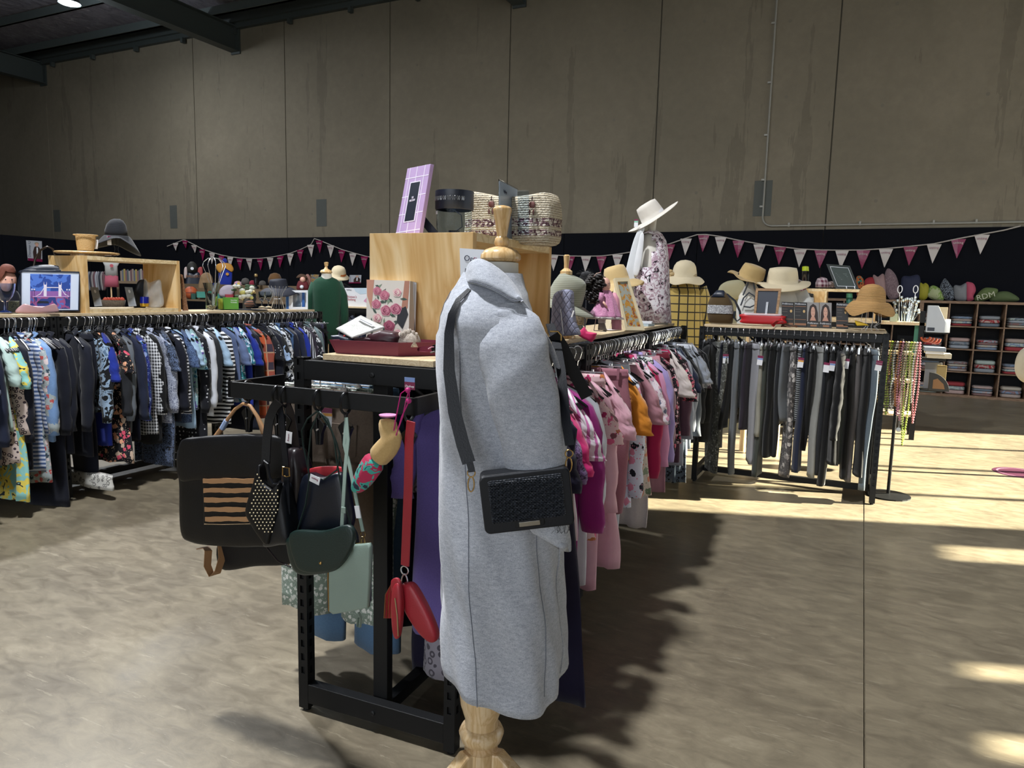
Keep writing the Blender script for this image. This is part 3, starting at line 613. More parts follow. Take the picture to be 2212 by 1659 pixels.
M1 = [('tee', f_purl, .80, 'purple marl tee', 'purple marl tee'), ('tee', f_mesh, .98, 'grey mesh panel top', 'grey mesh panel tunic with magenta discs', {'wd': 1.05}), ('shirt', f_blflo, .90, 'crochet shawl', 'black and cream crochet shawl'), ('dress', f_dnavy, 1.08, 'long violet black dress', 'very long violet black dress', {'wd': 1.45}),
      ('dress', f_purf, .99, 'lilac satin dress', 'lilac satin dress with inky flowers', {'wd': 1.25}), ('dress', f_hot, 1.02, 'hot pink dress', 'plain hot pink dress'), ('tee', f_pst, .62, 'pink striped top', 'white top with pink and black stripes'), ('jacket', f_mag, .92, 'magenta cardigan', 'magenta cardigan with lace cuffs'), ('shirt', f_white, .86, 'white long shirt', 'long white shirt'),
      ('tee', f_pkfl, .7, 'blush ditsy tee', 'blush tee with small print'), ('shirt', f_ppk, .93, 'pale pink satin shirt', 'pale pink satin shirt'), ('trousers', f_pkfl, 1.02, 'rose print trousers', 'pale pink trousers with rose print', {'wd': 1.35}), ('dress', f_ppk, .9, 'shell pink slip', 'shell pink slip dress')]
run(M1, MBASE, MR, sd_, .05, PIT-.07, hgrp=hgM, seed0=611, jitter=.1)
M2 = [('jeans', f_dusk, .72, 'dusky pink jeans', 'dusky pink jeans with price tag', {'tag': m_tagg}), ('tee', f_oran, .5, 'orange tee', 'small orange tee'), ('shirt', f_whfl, .72, 'white flower border shirt', 'white shirt with dark flower border'), ('trousers', f_white, .98, 'white trousers', 'long white trousers', {'wd': 1.2}), ('skirt', f_leafp, .70, 'peach leaf skirt', 'cream skirt with leaves and peaches', {'m2': f_dpk, 'wd': 1.15}),
      ('tee', f_dpk, .62, 'flamingo tee', 'dusty pink tee with bird print'), ('skirt', f_creamd, .90, 'cream denim skirt', 'long cream denim skirt'), ('tee', f_wfl2, .6, 'white sprig tee', 'white tee with sprigs'), ('shirt', f_crim, .7, 'crimson hoodie', 'crimson hooded top'), ('shirt', f_gpk, .62, 'gathered pink blouse', 'candy pink blouse with gathered cuffs'),
      ('trousers', f_bwl, .98, 'botanical trousers', 'white trousers with dark botanical print', {'wd': 1.2}), ('shirt', f_lav, .66, 'lavender shirt', 'plain lavender shirt'), ('shirt', f_mauv, .66, 'mauve knit', 'mauve fine knit'), ('skirt', f_dpk, .84, 'rose pink skirt', 'straight rose pink skirt'), ('shirt', f_rpl, .82, 'red tartan shirt', 'red tartan flannel shirt', {'m2': f_bkpf}), ('trousers', f_wine, .95, 'wine trousers', 'wine red trousers', {'wd': 1.4, 'tag': m_tagb})]
run(M2, along(*MBASE, MR, PIT), MR, sd_, .06, PIT-.07, hgrp=hgM, seed0=800, jitter=.12)
M3 = [('tee', f_ivry, .5, 'ivory tee', 'small ivory tee'), ('trousers', f_crim, .86, 'crimson leggings', 'crimson leggings'), ('tee', f_bkpf, .66, 'dark blossom top', 'black top with pink blossom'), ('shirt', f_pl2, .78, 'plum jumper', 'plum jumper'), ('shirt', f_lgrey, .82, 'pale grey sweatshirt', 'pale grey marl sweatshirt'), ('tee', f_navy2, .66, 'ink tee', 'ink blue tee'),
      ('skirt', fabric('leopard', '#55606b', '#15171c'), .95, 'grey leopard skirt', 'grey leopard print skirt'), ('tee', f_blk, .6, 'black tee', 'plain black tee'), ('shirt', f_lgrey, .80, 'ash sweatshirt', 'ash grey sweatshirt'), ('shirt', f_grey, .76, 'steel grey top', 'steel grey long sleeved top'), ('tee', f_lgrey, .56, 'silver tee', 'silver grey tee'),
      ('trousers', f_white, .98, 'bright white trousers', 'bright white trousers', {'wd': 1.3}), ('tee', f_lgrey, .58, 'light marl tee', 'light marl tee'), ('tee', fabric('floral', '#c9c4ca', '#57444f', '#8b8d92'), .62, 'grey rose tee', 'pale tee with grey roses'), ('shirt', f_char, .78, 'anthracite shirt', 'anthracite shirt'), ('jacket', f_blk, .76, 'black jacket', 'black jacket nearest the trousers rack')]
run(M3, along(*MBASE, MR, 2*PIT), MR, sd_, .06, PIT-.22, hgrp=hgM, seed0=950, jitter=.12)
for i in range(3): spare_hooks(along(*MBASE, MR, i*PIT), MR, sd_, [r_.uniform(.12, PIT-.2) for _ in range(10)], hgM[0], 60+i)
# left hand rail of the middle run
f_brj = fabric('denim', '#7c6c5e', '#5c5046'); f_dits = fabric('floral', '#7d8c80', '#d5d6d0', '#c9cdc6', s=2.2); f_bj = fabric('denim', '#5a7896', '#46617f')
ML = [('jeans', f_brj, .60, 'brown jeans', 'brown stitched jeans folded over a clip hanger', {'tag': m_tago, 'wd': 1.15}), ('jeans', f_dits, .87, 'ditsy green trousers', 'sage green cropped trousers with white ditsy flowers', {'wd': 1.28}), ('jeans', f_bj, 1.0, 'faded blue jeans', 'faded blue wide jeans', {'wd': 1.22}), ('jeans', f_navy, .94, 'navy slacks', 'plain navy slacks', {'wd': 1.2})]
run(ML, MBASE, MR, -sd_, .07, .40, hgrp=hgM, seed0=1200, jitter=.04)
bk = None
for i in range(3):
    for k in range(4 if i == 0 else 0, 12):
        x, y = along(*MBASE, MR, i*PIT+.1+k*.1, -sd_)
        if bk is None: bk = garment('jacket', 'dark filler garment blocking light on the far rail of the middle racks', 'jacket', 'jacket', f_char, (x, y, 1.2385), .1, .8, 3, grp='dark filler garments on the far rail of the middle racks')  # filler garments added to block light through the rack
        else: dup(bk, (x, y, 1.2385), MR+r_.uniform(-.15, .15))
# ---- right rack: trousers in a row
hgR = HG('the right trousers rack'); RB = (.19, RYC)
f_tw = fabric('floral', '#4a4b46', '#8d8f8a', '#6a6c68', '#23241f', s=2.); f_gm = fabric('marl', '#6c7074', '#565a5f'); f_gl = fabric('plain', '#8a8b88'); f_dgf = fabric('floral', '#4a4747', '#b9b4b0', '#8d8784', s=.9); f_st = fabric('stripe', '#14161a', '#8f9498', s=1.6); f_sgrn = fabric('plain', '#3d413c')
f_gj = fabric('denim', '#65717a', '#47525b')
Rr = [('trousers', f_gj, .92+.13, 'grey denim jeans', 'washed grey denim jeans', {'tag': m_tagp, 'turn': .3}), ('trousers', f_blk, .95, 'black slacks', 'black slacks'), ('trousers', fabric('plain', '#5b5756'), 1.0, 'piped track pants', 'black track pants with grey piping', {'wd': .6}), ('trousers', f_blk, .98, 'inky trousers', 'inky black trousers'),
      ('trousers', f_sgrn, .86, 'olive black trousers', 'olive black trousers', {'tag': m_tagw}), ('jacket', f_blk, .86, 'black wide garment', 'wide black garment', {}), ('trousers', f_blk, 1.06, 'long black trousers', 'long black trousers', {'tag': m_tagb}), ('trousers', f_char, .98, 'charcoal chinos', 'charcoal chinos', {'tag': m_tagw}),
      ('trousers', f_gl, 1.0, 'pale grey joggers', 'pale grey joggers', {'turn': .2}), ('trousers', f_blk, .8, 'short black leggings', 'short black leggings'), ('trousers', f_navy2, .98, 'slate trousers', 'slate trousers'), ('trousers', f_st, .60, 'thin striped leggings', 'grey leggings with thin stripes', {'tag': m_tago, 'turn': .25}),
      ('trousers', f_dgf, 1.04, 'grey blossom leggings', 'grey leggings with white blossom', {'turn': .3}), ('trousers', f_gm, .6, 'grey shorts', 'grey wool shorts'), ('trousers', f_char, .9, 'dark pleated trousers', 'dark pleated trousers'), ('trousers', f_blk, .9, 'jet black slacks', 'jet black slacks'), ('trousers', f_sgrn, 1.04, 'dark olive slacks', 'dark olive slacks'),
      ('trousers', fabric('plain', '#8f8d82'), .72, 'stone trousers', 'stone trousers with price tag', {'tag': m_tagb}), ('trousers', fabric('marl', '#97979b', '#7c7c82'), .96, 'silver grey trousers', 'silver grey trousers', {'turn': .35}), ('trousers', f_pbr, .7, 'brown black shorts', 'brown black shorts'), ('trousers', f_char, .55, 'grey crop pants', 'dark grey crop pants'),
      ('trousers', f_gm, 1.05, 'mid grey trousers', 'mid grey flannel trousers', {'turn': .3, 'wd': 1.1}), ('trousers', f_blk, .7, 'black crop pants', 'black crop pants'), ('trousers', f_navy, .86, 'night blue trousers', 'night blue trousers'), ('trousers', f_tw, 1.06, 'tweed print trousers', 'long tweed print trousers with price tag', {'tag': m_tagb, 'turn': .5, 'wd': 1.3}), ('jacket', f_blk, .8, 'black fringed top', 'black fringed top'), ('trousers', f_blk, .8, 'end black leggings', 'black leggings by the middle racks')]
run(Rr, RB, PI/2, -sd_, .07, PIT-.02, hgrp=hgR, seed0=1500, jitter=.15)
bk = None
for k in range(11):
    x, y = along(*RB, PI/2, .12+k*.11, sd_)
    if bk is None: bk = garment('jacket', 'dark brown garment on the far rail of the right rack', 'jacket', 'jacket', fabric('plain', '#241e1c'), (x, y, 1.2385), PI/2, .72, 3, grp='dark garments on the far rail of the right rack')
    else: dup(bk, (x, y, 1.2385), PI/2+r_.uniform(-.2, .2))
# ================================================================ soft shapes from outlines
def smooth_loop(pts, n=48, sharp=False):
    P = [Vector(p) for p in pts]; m_ = len(P); out = []
    if sharp:
        seg = [(P[(i+1) % m_]-P[i]).length for i in range(m_)]; tot = sum(seg)
        for i in range(m_):
            k = max(1, round(n*seg[i]/tot))
            for j in range(k): out.append(P[i].lerp(P[(i+1) % m_], j/k))
        return out
    k = max(2, n//m_)
    for i in range(m_):
        p0, p1, p2, p3 = P[i-1], P[i], P[(i+1) % m_], P[(i+2) % m_]
        for j in range(k):
            t = j/k; out.append(.5*((2*p1)+(p2-p0)*t+(2*p0-5*p1+4*p2-p3)*t*t+(3*p1-p0-3*p2+p3)*t**3))
    return out
def pillow(loop, nrm, th, p=2.2, mbd=None, edge=.12, seed=0, rough=0.):
    """closed inflated shape over a planar loop"""
    mbd = mbd or MB(); c = sum(loop, Vector())/len(loop); nrm = Vector(nrm).normalized(); r = random.Random(seed); ss = (1, .985, .94, .85, .7, .5, .3, .12)
    def sheet_(sg):
        rows = []
        for s_ in ss:
            off = th/2*(edge+(1-edge)*(1-s_**p)**(1/p)); row = []
            for k, q in enumerate(loop):
                d = (c+(q-c)*s_); w_ = 0
                if rough: w_ = rough*mnoise.noise((d+Vector((seed, 0, 0)))*12)*(1-s_**4)
                row.append(d+nrm*sg*(off+w_))
            rows.append(row)
        return rows
    f = sheet_(1); b = sheet_(-1); mbd.grid(f[::-1]+b); return mbd
def loopY(px, Y, org, n=48, sharp=False): return [p-Vector(org) for p in smooth_loop([atY(x, y, Y) for x, y in px], n, sharp)]
def PT(x, y, Y, org): return atY(x, y, Y)-Vector(org)
# ================================================================ coat on its stand
EX, EY_ = Vector((.887, .462, 0)).normalized(), Vector((-.462, .887, 0)).normalized(); MP = Vector((-.868, 1.662, 0)); MROT = math.atan2(EX.y, EX.x)
def PM(x, y, d=0.):
    """pixel to stand-local point on the vertical plane at local y=d"""
    r_2 = ray(x, y); P0 = MP+EY_*d; t = (P0-EYEV).dot(EY_)/r_2.dot(EY_); q = EYEV+r_2*t-MP; return Vector((q.dot(EX), d, q.z))
m_beech = wood('varnished_beech', '#c39d68', '#d8b684', '#e2c599', (9, 9, .8), 2.2, .22, 1.2, .02); m_beech2 = wood('pale_beech', '#c9a777', '#dcc096', '#e5cda8', (9, 9, .7), 2, .28, 1.2, .02)
m_form = flat('#d3cfc4', .7, 0, .1, 300)
def dress_stand(r, h=1.715, neck=.049, x0=.024, legs=True, knob=True, nz=1.575):
    L_ = [(.012, .10), (.047, .10), (.047, .235), (.030, .245), (.056, .262), (.063, .285), (.056, .30), (.046, .305), (.046, .325), (.060, .37), (.066, .42), (.060, .50), (.045, .60), (.041, .68), (.03, .9)]
    if legs:
        MB().lathe(L_, n=28).build('turned_pole', m_beech2, r, True)
        for k in range(3):
            a = -PI/2+.1+k*2*PI/3+PI/3
            poly = [(.03, .10), (.03, .235), (.06, .238), (.12, .19), (.19, .10), (.26, .045), (.29, .03), (.29, 0), (.25, 0), (.18, .04), (.10, .08)]
            o = MB().prism(poly, .042).build('stand_leg', m_beech2, r, bevel=.006); o.rotation_euler = (0, 0, a)
    MB().lathe([(neck+.002, nz-.12), (neck, nz-.05), (neck-.001, nz), (neck-.02, nz+.003)], (x0, 0, 0), 28).build('neck', m_form, r, True)
    z = nz
    MB().lathe([(neck-.012, z+.002), (neck-.004, z+.003), (neck+.003, z+.010), (neck+.002, z+.02), (neck-.008, z+.032), (neck-.02, z+.037), (.018, z+.04)], (x0+.002, 0, 0), 32).build('neck_cap', m_beech, r, True)
    if knob:
        MB().lathe([(.012, z+.038), (.018, z+.044), (.0195, z+.052), (.017, z+.062), (.0125, z+.066), (.0135, z+.072), (.018, z+.10), (.0235, z+.128), (.0245, z+.133), (.0235, z+.137), (.018, z+.141), (.006, z+.144)], (x0+.004, 0, 0), 28).build('knob', m_beech, r, True)
mq = thing('dress_form_stand', 'wooden dress form stand with turned pole and knob under the grey coat', 'mannequin', MP, MROT)
dress_stand(mq)
TB = [(1.45, .16, .10, .02), (1.3, .14, .11, .03), (1.15, .12, .10, .03), (1.0, .13, .11, .03)]
b = MB(); rows = []
for z, hy, hx_, cx in [(1.47, .06, .05, .02), (1.43, .15, .07, .01), (1.38, .17, .09, .02), (1.25, .155, .11, .03), (1.08, .12, .095, .02), (.92, .15, .115, .03), (.80, .15, .11, .03)]:
    rows.append([(cx+hx_*math.cos(2*PI*k/28), hy*math.sin(2*PI*k/28), z) for k in range(28)])
b.grid(rows).build('torso', m_form, mq, True)
def wool():
    t = NT('grey_wool', .9, 0, .2); v = t.coord(); t.b.inputs['Sheen Weight'].default_value = .25; n1 = t.noise(t.coord((1, 1, 2.6)), 70, 4, .8); n2 = t.noise(v, 420, 2, .8)
    c = t.ramp(t.math('ADD', t.math('MULTIPLY', n1, .5), t.math('MULTIPLY', n2, .5)), [(.36, '#8a8e98'), (.5, '#a8acb5'), (.66, '#c4c7ce')]); t.base(c)
    t.bump(t.math('ADD', t.math('MULTIPLY', t.noise(v, 7, 3), 1), t.math('MULTIPLY', n2, .06)), .22, .02); return t.m
m_wool = wool(); m_seam = flat('#6f7480', .9)
CT = [(1.545, -.070, .082, .078), (1.52, -.088, .09, .10), (1.49, -.104, .10, .145), (1.46, -.118, .108, .18), (1.43, -.126, .12, .20), (1.38, -.131, .135, .205), (1.30, -.132, .15, .198), (1.17, -.129, .165, .185), (1.05, -.124, .175, .18), (.92, -.120, .19, .185), (.79, -.120, .205, .19), (.66, -.114, .215, .20), (.555, -.108, .222, .205), (.47, -.098, .222, .21)]
cph = [.3, 2.1, 4.0, 1.2, 5.0]
def coatP(a, z, off=0.):
    xl, xr, hy = interp(CT, z); cx = (xl+xr)/2; hx2 = (xr-xl)/2+off; hy += off
    ca, sa = math.cos(a), math.sin(a); v = max(0, (1.35-z)/.9)
    fd = .011*v*(math.sin(5*a+cph[0]+z*1.5)+.6*math.sin(9*a+cph[1]-z*2))+.004*math.sin(13*a+z*21)*min(1, v+.2)+.005*math.sin(z*17+a*3)*(z < 1.4)
    return Vector((cx+(hx2+fd)*math.copysign(abs(ca)**.82, ca), (hy+fd)*math.copysign(abs(sa)**.9, sa), z))
ct = thing('coat', 'long light grey wool coat on the wooden dress form stand in front', 'coat', MP, MROT)
rows = []; NA = 84; NZ = 64
def hemz(a): return .468+.02*math.sin(a*2+.6)+.035*max(0, -math.cos(a))**2+.02*max(0, math.cos(a))**3
for i in range(NZ+1):
    v = i/NZ; row = []
    for k in range(NA):
        a = 2*PI*k/NA; z = 1.548-v*(1.548-hemz(a)); row.append(coatP(a, z))
    rows.append(row)
for i in range(5): rows.append([coatP(2*PI*k/NA, hemz(2*PI*k/NA)+.0+.012*i, -.008-.002*i) for k in range(NA)])
bb = MB(); bb.grid(rows, True, False).build('coat_body', m_wool, ct, 'all')
def seam(aa, z0, z1, nm='seam'):
    pts = [coatP(aa(z) if callable(aa) else aa, z, .0006) for z in [z0+(z1-z0)*i/30 for i in range(31)]]; MB().tube(pts, .0011, 5).build(nm, m_seam, ct, True)
seam(lambda z: -2.05+.12*(1.2-z), 1.36, .475); seam(lambda z: -1.02+.05*(1.2-z), 1.0, .49); seam(PI, 1.50, .52)
# sleeve: ellipse sections along a path given by pixels of its two edges
SL = [(655, 1072, 1130), (676, 1048, 1156), (708, 1032, 1180), (744, 1028, 1197), (800, 1034, 1210), (860, 1045, 1216), (920, 1062, 1218), (980, 1080, 1222), (1040, 1102, 1228), (1100, 1128, 1233), (1150, 1152, 1236), (1172, 1166, 1234)]
for side in (-1, 1):
    rows = []; M_ = len(SL)
    for i in range((M_-1)*4+1):
        j = min(i//4, M_-2); t_ = (i/4)-j; y = SL[j][0]+(SL[j+1][0]-SL[j][0])*t_; xl = SL[j][1]+(SL[j+1][1]-SL[j][1])*t_; xr = SL[j][2]+(SL[j+1][2]-SL[j][2])*t_
        A, B_ = PM(xl, y, -.205), PM(xr, y, -.205); c = (A+B_)/2; h = (B_-A).length/2; v = i/((M_-1)*4); wy = .016+.040*min(1, v*2.6)**.9-.008*v; yc = -.150-.052*min(1, v*1.8)-.012*math.sin(v*PI); h *= 1-.10*math.sin(min(1, v*1.4)*PI)*(v < .7)
        row = []
        for k in range(36):
            a = 2*PI*k/36; f = .0045*math.sin(v*26+3*a)*math.sin(v*9+1)*(v > .08)+.006*math.sin(v*13+a)*(v > .1)
            row.append((c.x+(h+f)*math.cos(a), yc+(wy+f)*math.sin(a), c.z+.0+(0.028*math.cos(a) if v > .9 else 0)*(v-.9)*10*-.6))
        if side == 1: row = [(x, -y_, z) for x, y_, z in row]
        rows.append(row)
    rows.append([(rows[-1][18][0]*.5+rows[-1][0][0]*.5+(p[0]-(rows[-1][18][0]*.5+rows[-1][0][0]*.5))*.85, p[1]*1.0, p[2]+.02) for p in rows[-1]])
    MB().grid(rows, True, True).build('coat_sleeve', m_wool, ct, 'all')
# collar and lapel
def collar_pts(px, d): return [PM(x, y, dd) for (x, y), dd in zip(px, d)]
CR = [((1012, 612), (1004, 596), -.03), ((1020, 613), (1008, 580), -.05), ((1034, 616), (1018, 566), -.07), ((1052, 622), (1034, 561), -.085), ((1070, 630), (1052, 566), -.095), ((1088, 640), (1072, 578), -.10), ((1104, 650), (1092, 594), -.104), ((1118, 654), (1110, 614), -.108), ((1130, 650), (1127, 640), -.108)]
def dense(P_, k=4):
    o = []; n_ = len(P_)
    for i in range(n_-1):
        p0, p1, p2, p3 = P_[max(i-1, 0)], P_[i], P_[i+1], P_[min(i+2, n_-1)]
        for j in range(k): t = j/k; o.append(.5*((2*p1)+(p2-p0)*t+(2*p0-5*p1+4*p2-p3)*t*t+(3*p1-p0-3*p2+p3)*t**3))
    return o+[P_[-1]]
outer, top = dense([PM(*a, d-.075) for a, b_, d in CR]), dense([PM(*b_, d) for a, b_, d in CR])
rows = []
for o_, t_ in zip(outer, top):
    m_1, m_2 = o_.lerp(t_, .35)+Vector((0, -.004, 0)), o_.lerp(t_, .72)+Vector((0, -.008, 0)); rows.append([o_, m_1, m_2, t_+Vector((0, -.005, .0)), t_+Vector((0, .004, .003)), t_+Vector((0, .014, -.004)), m_2+Vector((0, .02, -.004)), m_1+Vector((0, .010, 0)), o_+Vector((0, .006, .002))])
MB().grid(rows).build('coat_collar', m_wool, ct, 'all')
MB().tube([p+Vector((0, -.002, .004)) for p in outer], .0009, 5).build('collar_edge_seam', m_seam, ct, True)
MB().lathe([(.062, 1.505), (.066, 1.53), (.064, 1.545), (.058, 1.543), (.057, 1.505)], (.012, 0, 0), 32, caps=False).build('collar_stand', m_wool, ct, 'all')
lo = dense([PM(x, y, d) for x, y, d in ((1116, 640, -.16), (1138, 668, -.15), (1162, 702, -.14), (1186, 744, -.13), (1203, 790, -.12), (1213, 840, -.11), (1217, 900, -.11), (1219, 980, -.11))])
MB().tube(lo, .0055, 8, ry=.012).build('coat_lapel_edge', m_wool, ct, 'all')
MB().tube([coatP(-.35+.0*z, z, .001) for z in [1.40-.9*i/30 for i in range(31)]], .0022, 6).build('front_edge', m_wool, ct, True)
# ---- black woven cross body bag hung on the coat
m_leath = flat('#0b0d12', .42, 0, .12, 260, .1, spec=.35); m_leath2 = flat('#10131a', .4, 0, .1, 300, .1, spec=.35)
cb = thing('crossbody_bag', 'black woven crossbody bag with gold clips hung over the grey coat', 'bag', MP, MROT)
D = -.272
q = [PM(1034, 1030, D), PM(1226, 1008, D), PM(1243, 1130, D), PM(1050, 1154, D)]
ux = (q[1]-q[0]).normalized(); uz = Vector((0, -1, 0)).cross(ux)*-1; uz = ux.cross(Vector((0, 1, 0))).normalized()
c = sum(q, Vector())/4; w2 = ((q[1]-q[0]).length+(q[2]-q[3]).length)/4; h2 = ((q[0]-q[3]).length+(q[1]-q[2]).length)/4
def Q(u, v, d=0.): return c+ux*(u*w2)+uz*(v*h2)+Vector((0, d, 0))
def rr(wd, ht, r, n=5, sh=0.):
    out = []
    for cx, cy, a0 in ((wd-r, ht-r, 0), (-wd+r, ht-r, PI/2), (-wd+r, -ht+r, PI), (wd-r, -ht+r, PI*1.5)):
        for k in range(n+1): a = a0+k/n*PI/2; out.append((cx+r*math.cos(a), cy+r*math.sin(a)))
    return out
def plate(mb, wd, ht, r, d0, d1, cx=0., cy=0.):
    o_ = rr(wd, ht, r); a = [c+ux*(x+cx)+uz*(y+cy)+Vector((0, d0, 0)) for x, y in o_]; b_ = [c+ux*(x+cx)+uz*(y+cy)+Vector((0, d1, 0)) for x, y in o_]; mb.grid([a, b_]); return mb
plate(MB(), w2, h2, .012, .002, .055).build('bag_body', m_leath, cb, bevel=.003)
fl_ = plate(MB(), w2*1.01, h2*1.0, .014, -.008, .003).build('flap', m_leath2, cb, bevel=.003)
t = NT('woven_black_raffia', .5, 0, .4); v = t.coord(); bk_ = t.n('TexBrick'); t.L(t.coord((95, 1, 95), (PI/2, 0, 0)), bk_.inputs['Vector']); wv = t.n('TexVoronoi'); t.L(t.coord((120, 60, 200)), wv.inputs['Vector']); wv.inputs['Scale'].default_value = 1; wv.inputs['Randomness'].default_value = .35
t.base(t.mix(wv.outputs['Distance'], '#3a3f48', '#0a0b0e')); t.bump(t.math('MULTIPLY', wv.outputs['Distance'], -1), 1, .004); m_weave = t.m
plate(MB(), w2*.83, h2*.74, .006, -.0115, -.007, 0, h2*.10).build('woven_panel', m_weave, fl_, bevel=.001)
wr = []
for k in range(26):
    v_ = -.60+k*.0545; pts = [c+ux*(w2*.80*(-1+2*i/44))+uz*(h2*(v_+.0)+.0012*math.sin(i*PI))+Vector((0, -.0125-.0016*math.cos(i*PI+k*PI), 0)) for i in range(45)]; wr.append(pts)
for pts in wr: MB().tube(pts, .0017, 4).build('woven_cord', m_weave, fl_, True)
plate(MB(), .034, .0115, .004, -.012, -.006, 0, -h2*.70).build('clasp_tab', m_leath, fl_, bevel=.001)
plate(MB(), .024, .0055, .001, -.0165, -.012, 0, -h2*.74).build('clasp_plate', flat('#b9b6ae', .2, 1.), fl_, bevel=.0008)
sp = [((1014, 625), -.12), ((990, 648), -.15), ((976, 680), -.175), ((970, 720), -.19), ((970, 800), -.205), ((982, 890), -.225), ((1000, 960), -.24), ((1013, 1000), -.25)]
MB().strap(smooth_open := [PM(*a, d) for a, d in sp], [.010, .013, .018, .022, .027, .030, .031, .031], .003, (1, 0, 0)).build('shoulder_strap', m_leath2, cb, True, label='left hand strap')
MB().strap([PM(1014, 998, -.252), PM(1018, 1012, -.256), PM(1019, 1020, -.258)], .016, .003, (1, 0, 0)).build('strap_tab', m_leath, cb, True)
sp2 = [((1188, 700), .0), ((1203, 745), -.07), ((1212, 800), -.13), ((1217, 850), -.19), ((1224, 920), -.225), ((1231, 962), -.24)]
MB().strap([PM(*a, d) for a, d in sp2], .022, .003, (1, 0, 0)).build('shoulder_strap', m_leath2, cb, True, label='right hand strap')
tl = [PM(1196, 722, -.06), PM(1215, 750, -.05), PM(1235, 795, -.04), PM(1268, 858, -.03)]
MB().strap(tl, .032, .0035, EX and (1, 0, 0)).build('strap_tail', m_leath2, cb, True)
MB().tube([PM(1188, 716, -.08), PM(1205, 716, -.08), PM(1212, 724, -.08), PM(1212, 736, -.08)], .0022, 6).build('strap_buckle', m_gold, cb, True)
def clasp(mb_parent, p0, s=1., mat=None):
    p0 = Vector(p0); o_ = MB(); ring = [p0+Vector((.008*s*math.cos(a), 0, .008*s*math.sin(a))) for a in [2*PI*k/14 for k in range(14)]]
    o_.tube(ring, .0014*s, 6, closed=True); ov = [p0+Vector((.0065*s*math.cos(a), 0, -.024*s+.016*s*math.sin(a))) for a in [2*PI*k/16 for k in range(16)]]; o_.tube(ov, .0016*s, 6, closed=True)
    return o_.build('swivel_clasp', mat or m_gold, mb_parent, True)
clasp(cb, PM(1018, 1022, D+.02), 1.1); clasp(cb, PM(1229, 980, D+.02), 1.1)
b = MB(); rn = random.Random(3)
for k in range(16):
    x = 1195+rn.uniform(0, 42); p = PM(x, 1132, D+.01); MB().tube([p, p+Vector((rn.uniform(-.006, .006), -.003, -.012)), p+Vector((rn.uniform(-.01, .01), -.002, -.022))], .0004, 3).build('loose_thread', m_leath, cb)
# ================================================================ handbags on the projecting rail
YB = 1.612
m_clipk = flat('#0c0d0f', .3)
def clip_hook(lab, x, y, z=1.1925, s=1., rz=0.):
    r = thing('clip_hook', lab, 'clip', (x, y, z), rz)
    ring = [Vector((0, .024*math.cos(a), .030*math.sin(a)-.004)) for a in [2*PI*k/20 for k in range(20)]]
    MB().tube(ring, .0042, 6, closed=True).build('ring', m_clipk, r, True); MB().lathe([(.005, -.06), (.006, -.03)], n=10).build('swivel', m_clipk, r, True)
    for q_ in (-1, 1):
        MB().prism([(q_*.004, -.055), (q_*.02, -.068), (q_*.024, -.075), (q_*.012, -.10), (q_*.008, -.135), (q_*.001, -.135), (q_*.002, -.09)], .014).build('jaw', m_clipk, r, bevel=.001)
    MB().lathe([(.003, -.012), (.003, .012)], (0, 0, -.09), 10, Rx(PI/2)).build('pivot', m_chrome, r); return r
def zr(px, py, Y=YB): return atY(px, py, Y)
CH = {}
for nm, px, lab in (('a', 520, 'black clip hook holding the tan handle of the black backpack'), ('b', 601, 'black clip hook holding the studded bag strap'), ('c', 618, 'black clip hook holding the brown leather bag'), ('d', 689, 'black clip hook holding the thin green straps'), ('e', 747, 'black clip hook holding the mint purse strap'), ('f', 884, 'black clip hook holding the wide red strap')):
    p = atY(px, 850, YB+.012); CH[nm] = clip_hook(lab, p.x, YB+.012+(.0 if nm != 'a' else .03), 1.180)
# 1 backpack with brushed tan stripes
m_tan = flat('#a57c55', .5, 0, .1, 200); m_bkl = flat('#0a0a0d', .5, 0, .12, 180, .12, spec=.3)
def bagroot(label, px, py, Y, name='handbag', cat='bag', grp=None):
    o_ = atY(px, py, Y); return thing(name, label, cat, o_, 0, grp), o_
Y1 = YB+.03; r, O = bagroot('large black backpack with brushed tan stripes at the left end of the rail', 505, 1050, Y1, 'backpack', 'backpack')
pillow(loopY([(400, 960), (500, 948), (610, 955), (622, 1060), (620, 1165), (560, 1178), (480, 1176), (425, 1168), (402, 1145), (399, 1050)], Y1, O, 60), (0, 1, 0), .075, 5, rough=.006).build('bag_body', m_bkl, r, 'all')
pillow(loopY([(396, 956), (430, 944), (520, 938), (612, 942), (628, 958), (622, 1026), (520, 1034), (440, 1036), (394, 1032)], Y1-.022, O, 60), (0, 1, 0), .05, 6, rough=.005).build('flap', m_bkl, r, 'all')
for k in range(5):
    y0, y1 = 1034+k*20.6, 1044+k*20.6; lp = []
    for i in range(15): lp.append((438+i*8.6+(k*1.2), y0+.7*math.sin(i*.8+k*2)+.4*math.sin(i*2.1)))
    for i in range(15): lp.append((438+(14-i)*8.6+(k*1.2), y1+.9*math.sin(i*.7+k*3)+.5*math.sin(i*2.3+k)))
    P_ = [PT(x, y, Y1-.049, O) for x, y in lp]; n_ = len(P_); MB().add([p for p in P_]+[p+Vector((0, .006, 0)) for p in P_], [tuple(range(n_)), tuple(range(2*n_-1, n_-1, -1))]+[(i, (i+1) % n_, n_+(i+1) % n_, n_+i) for i in range(n_)]).build('tan_stripe', m_tan, r)
pillow(loopY([(440, 1030), (560, 1028), (560, 1134), (442, 1134)], Y1-.038, O, 24, True), (0, 1, 0), .014, 9).build('front_pocket', m_bkl, r, 'all')
MB().tube([PT(a, b_, Y1-.048, O) for a, b_ in ((441, 1132), (480, 1133), (520, 1132), (556, 1131))], .0009, 4).build('stitching', flat('#b79a77', .6), r)
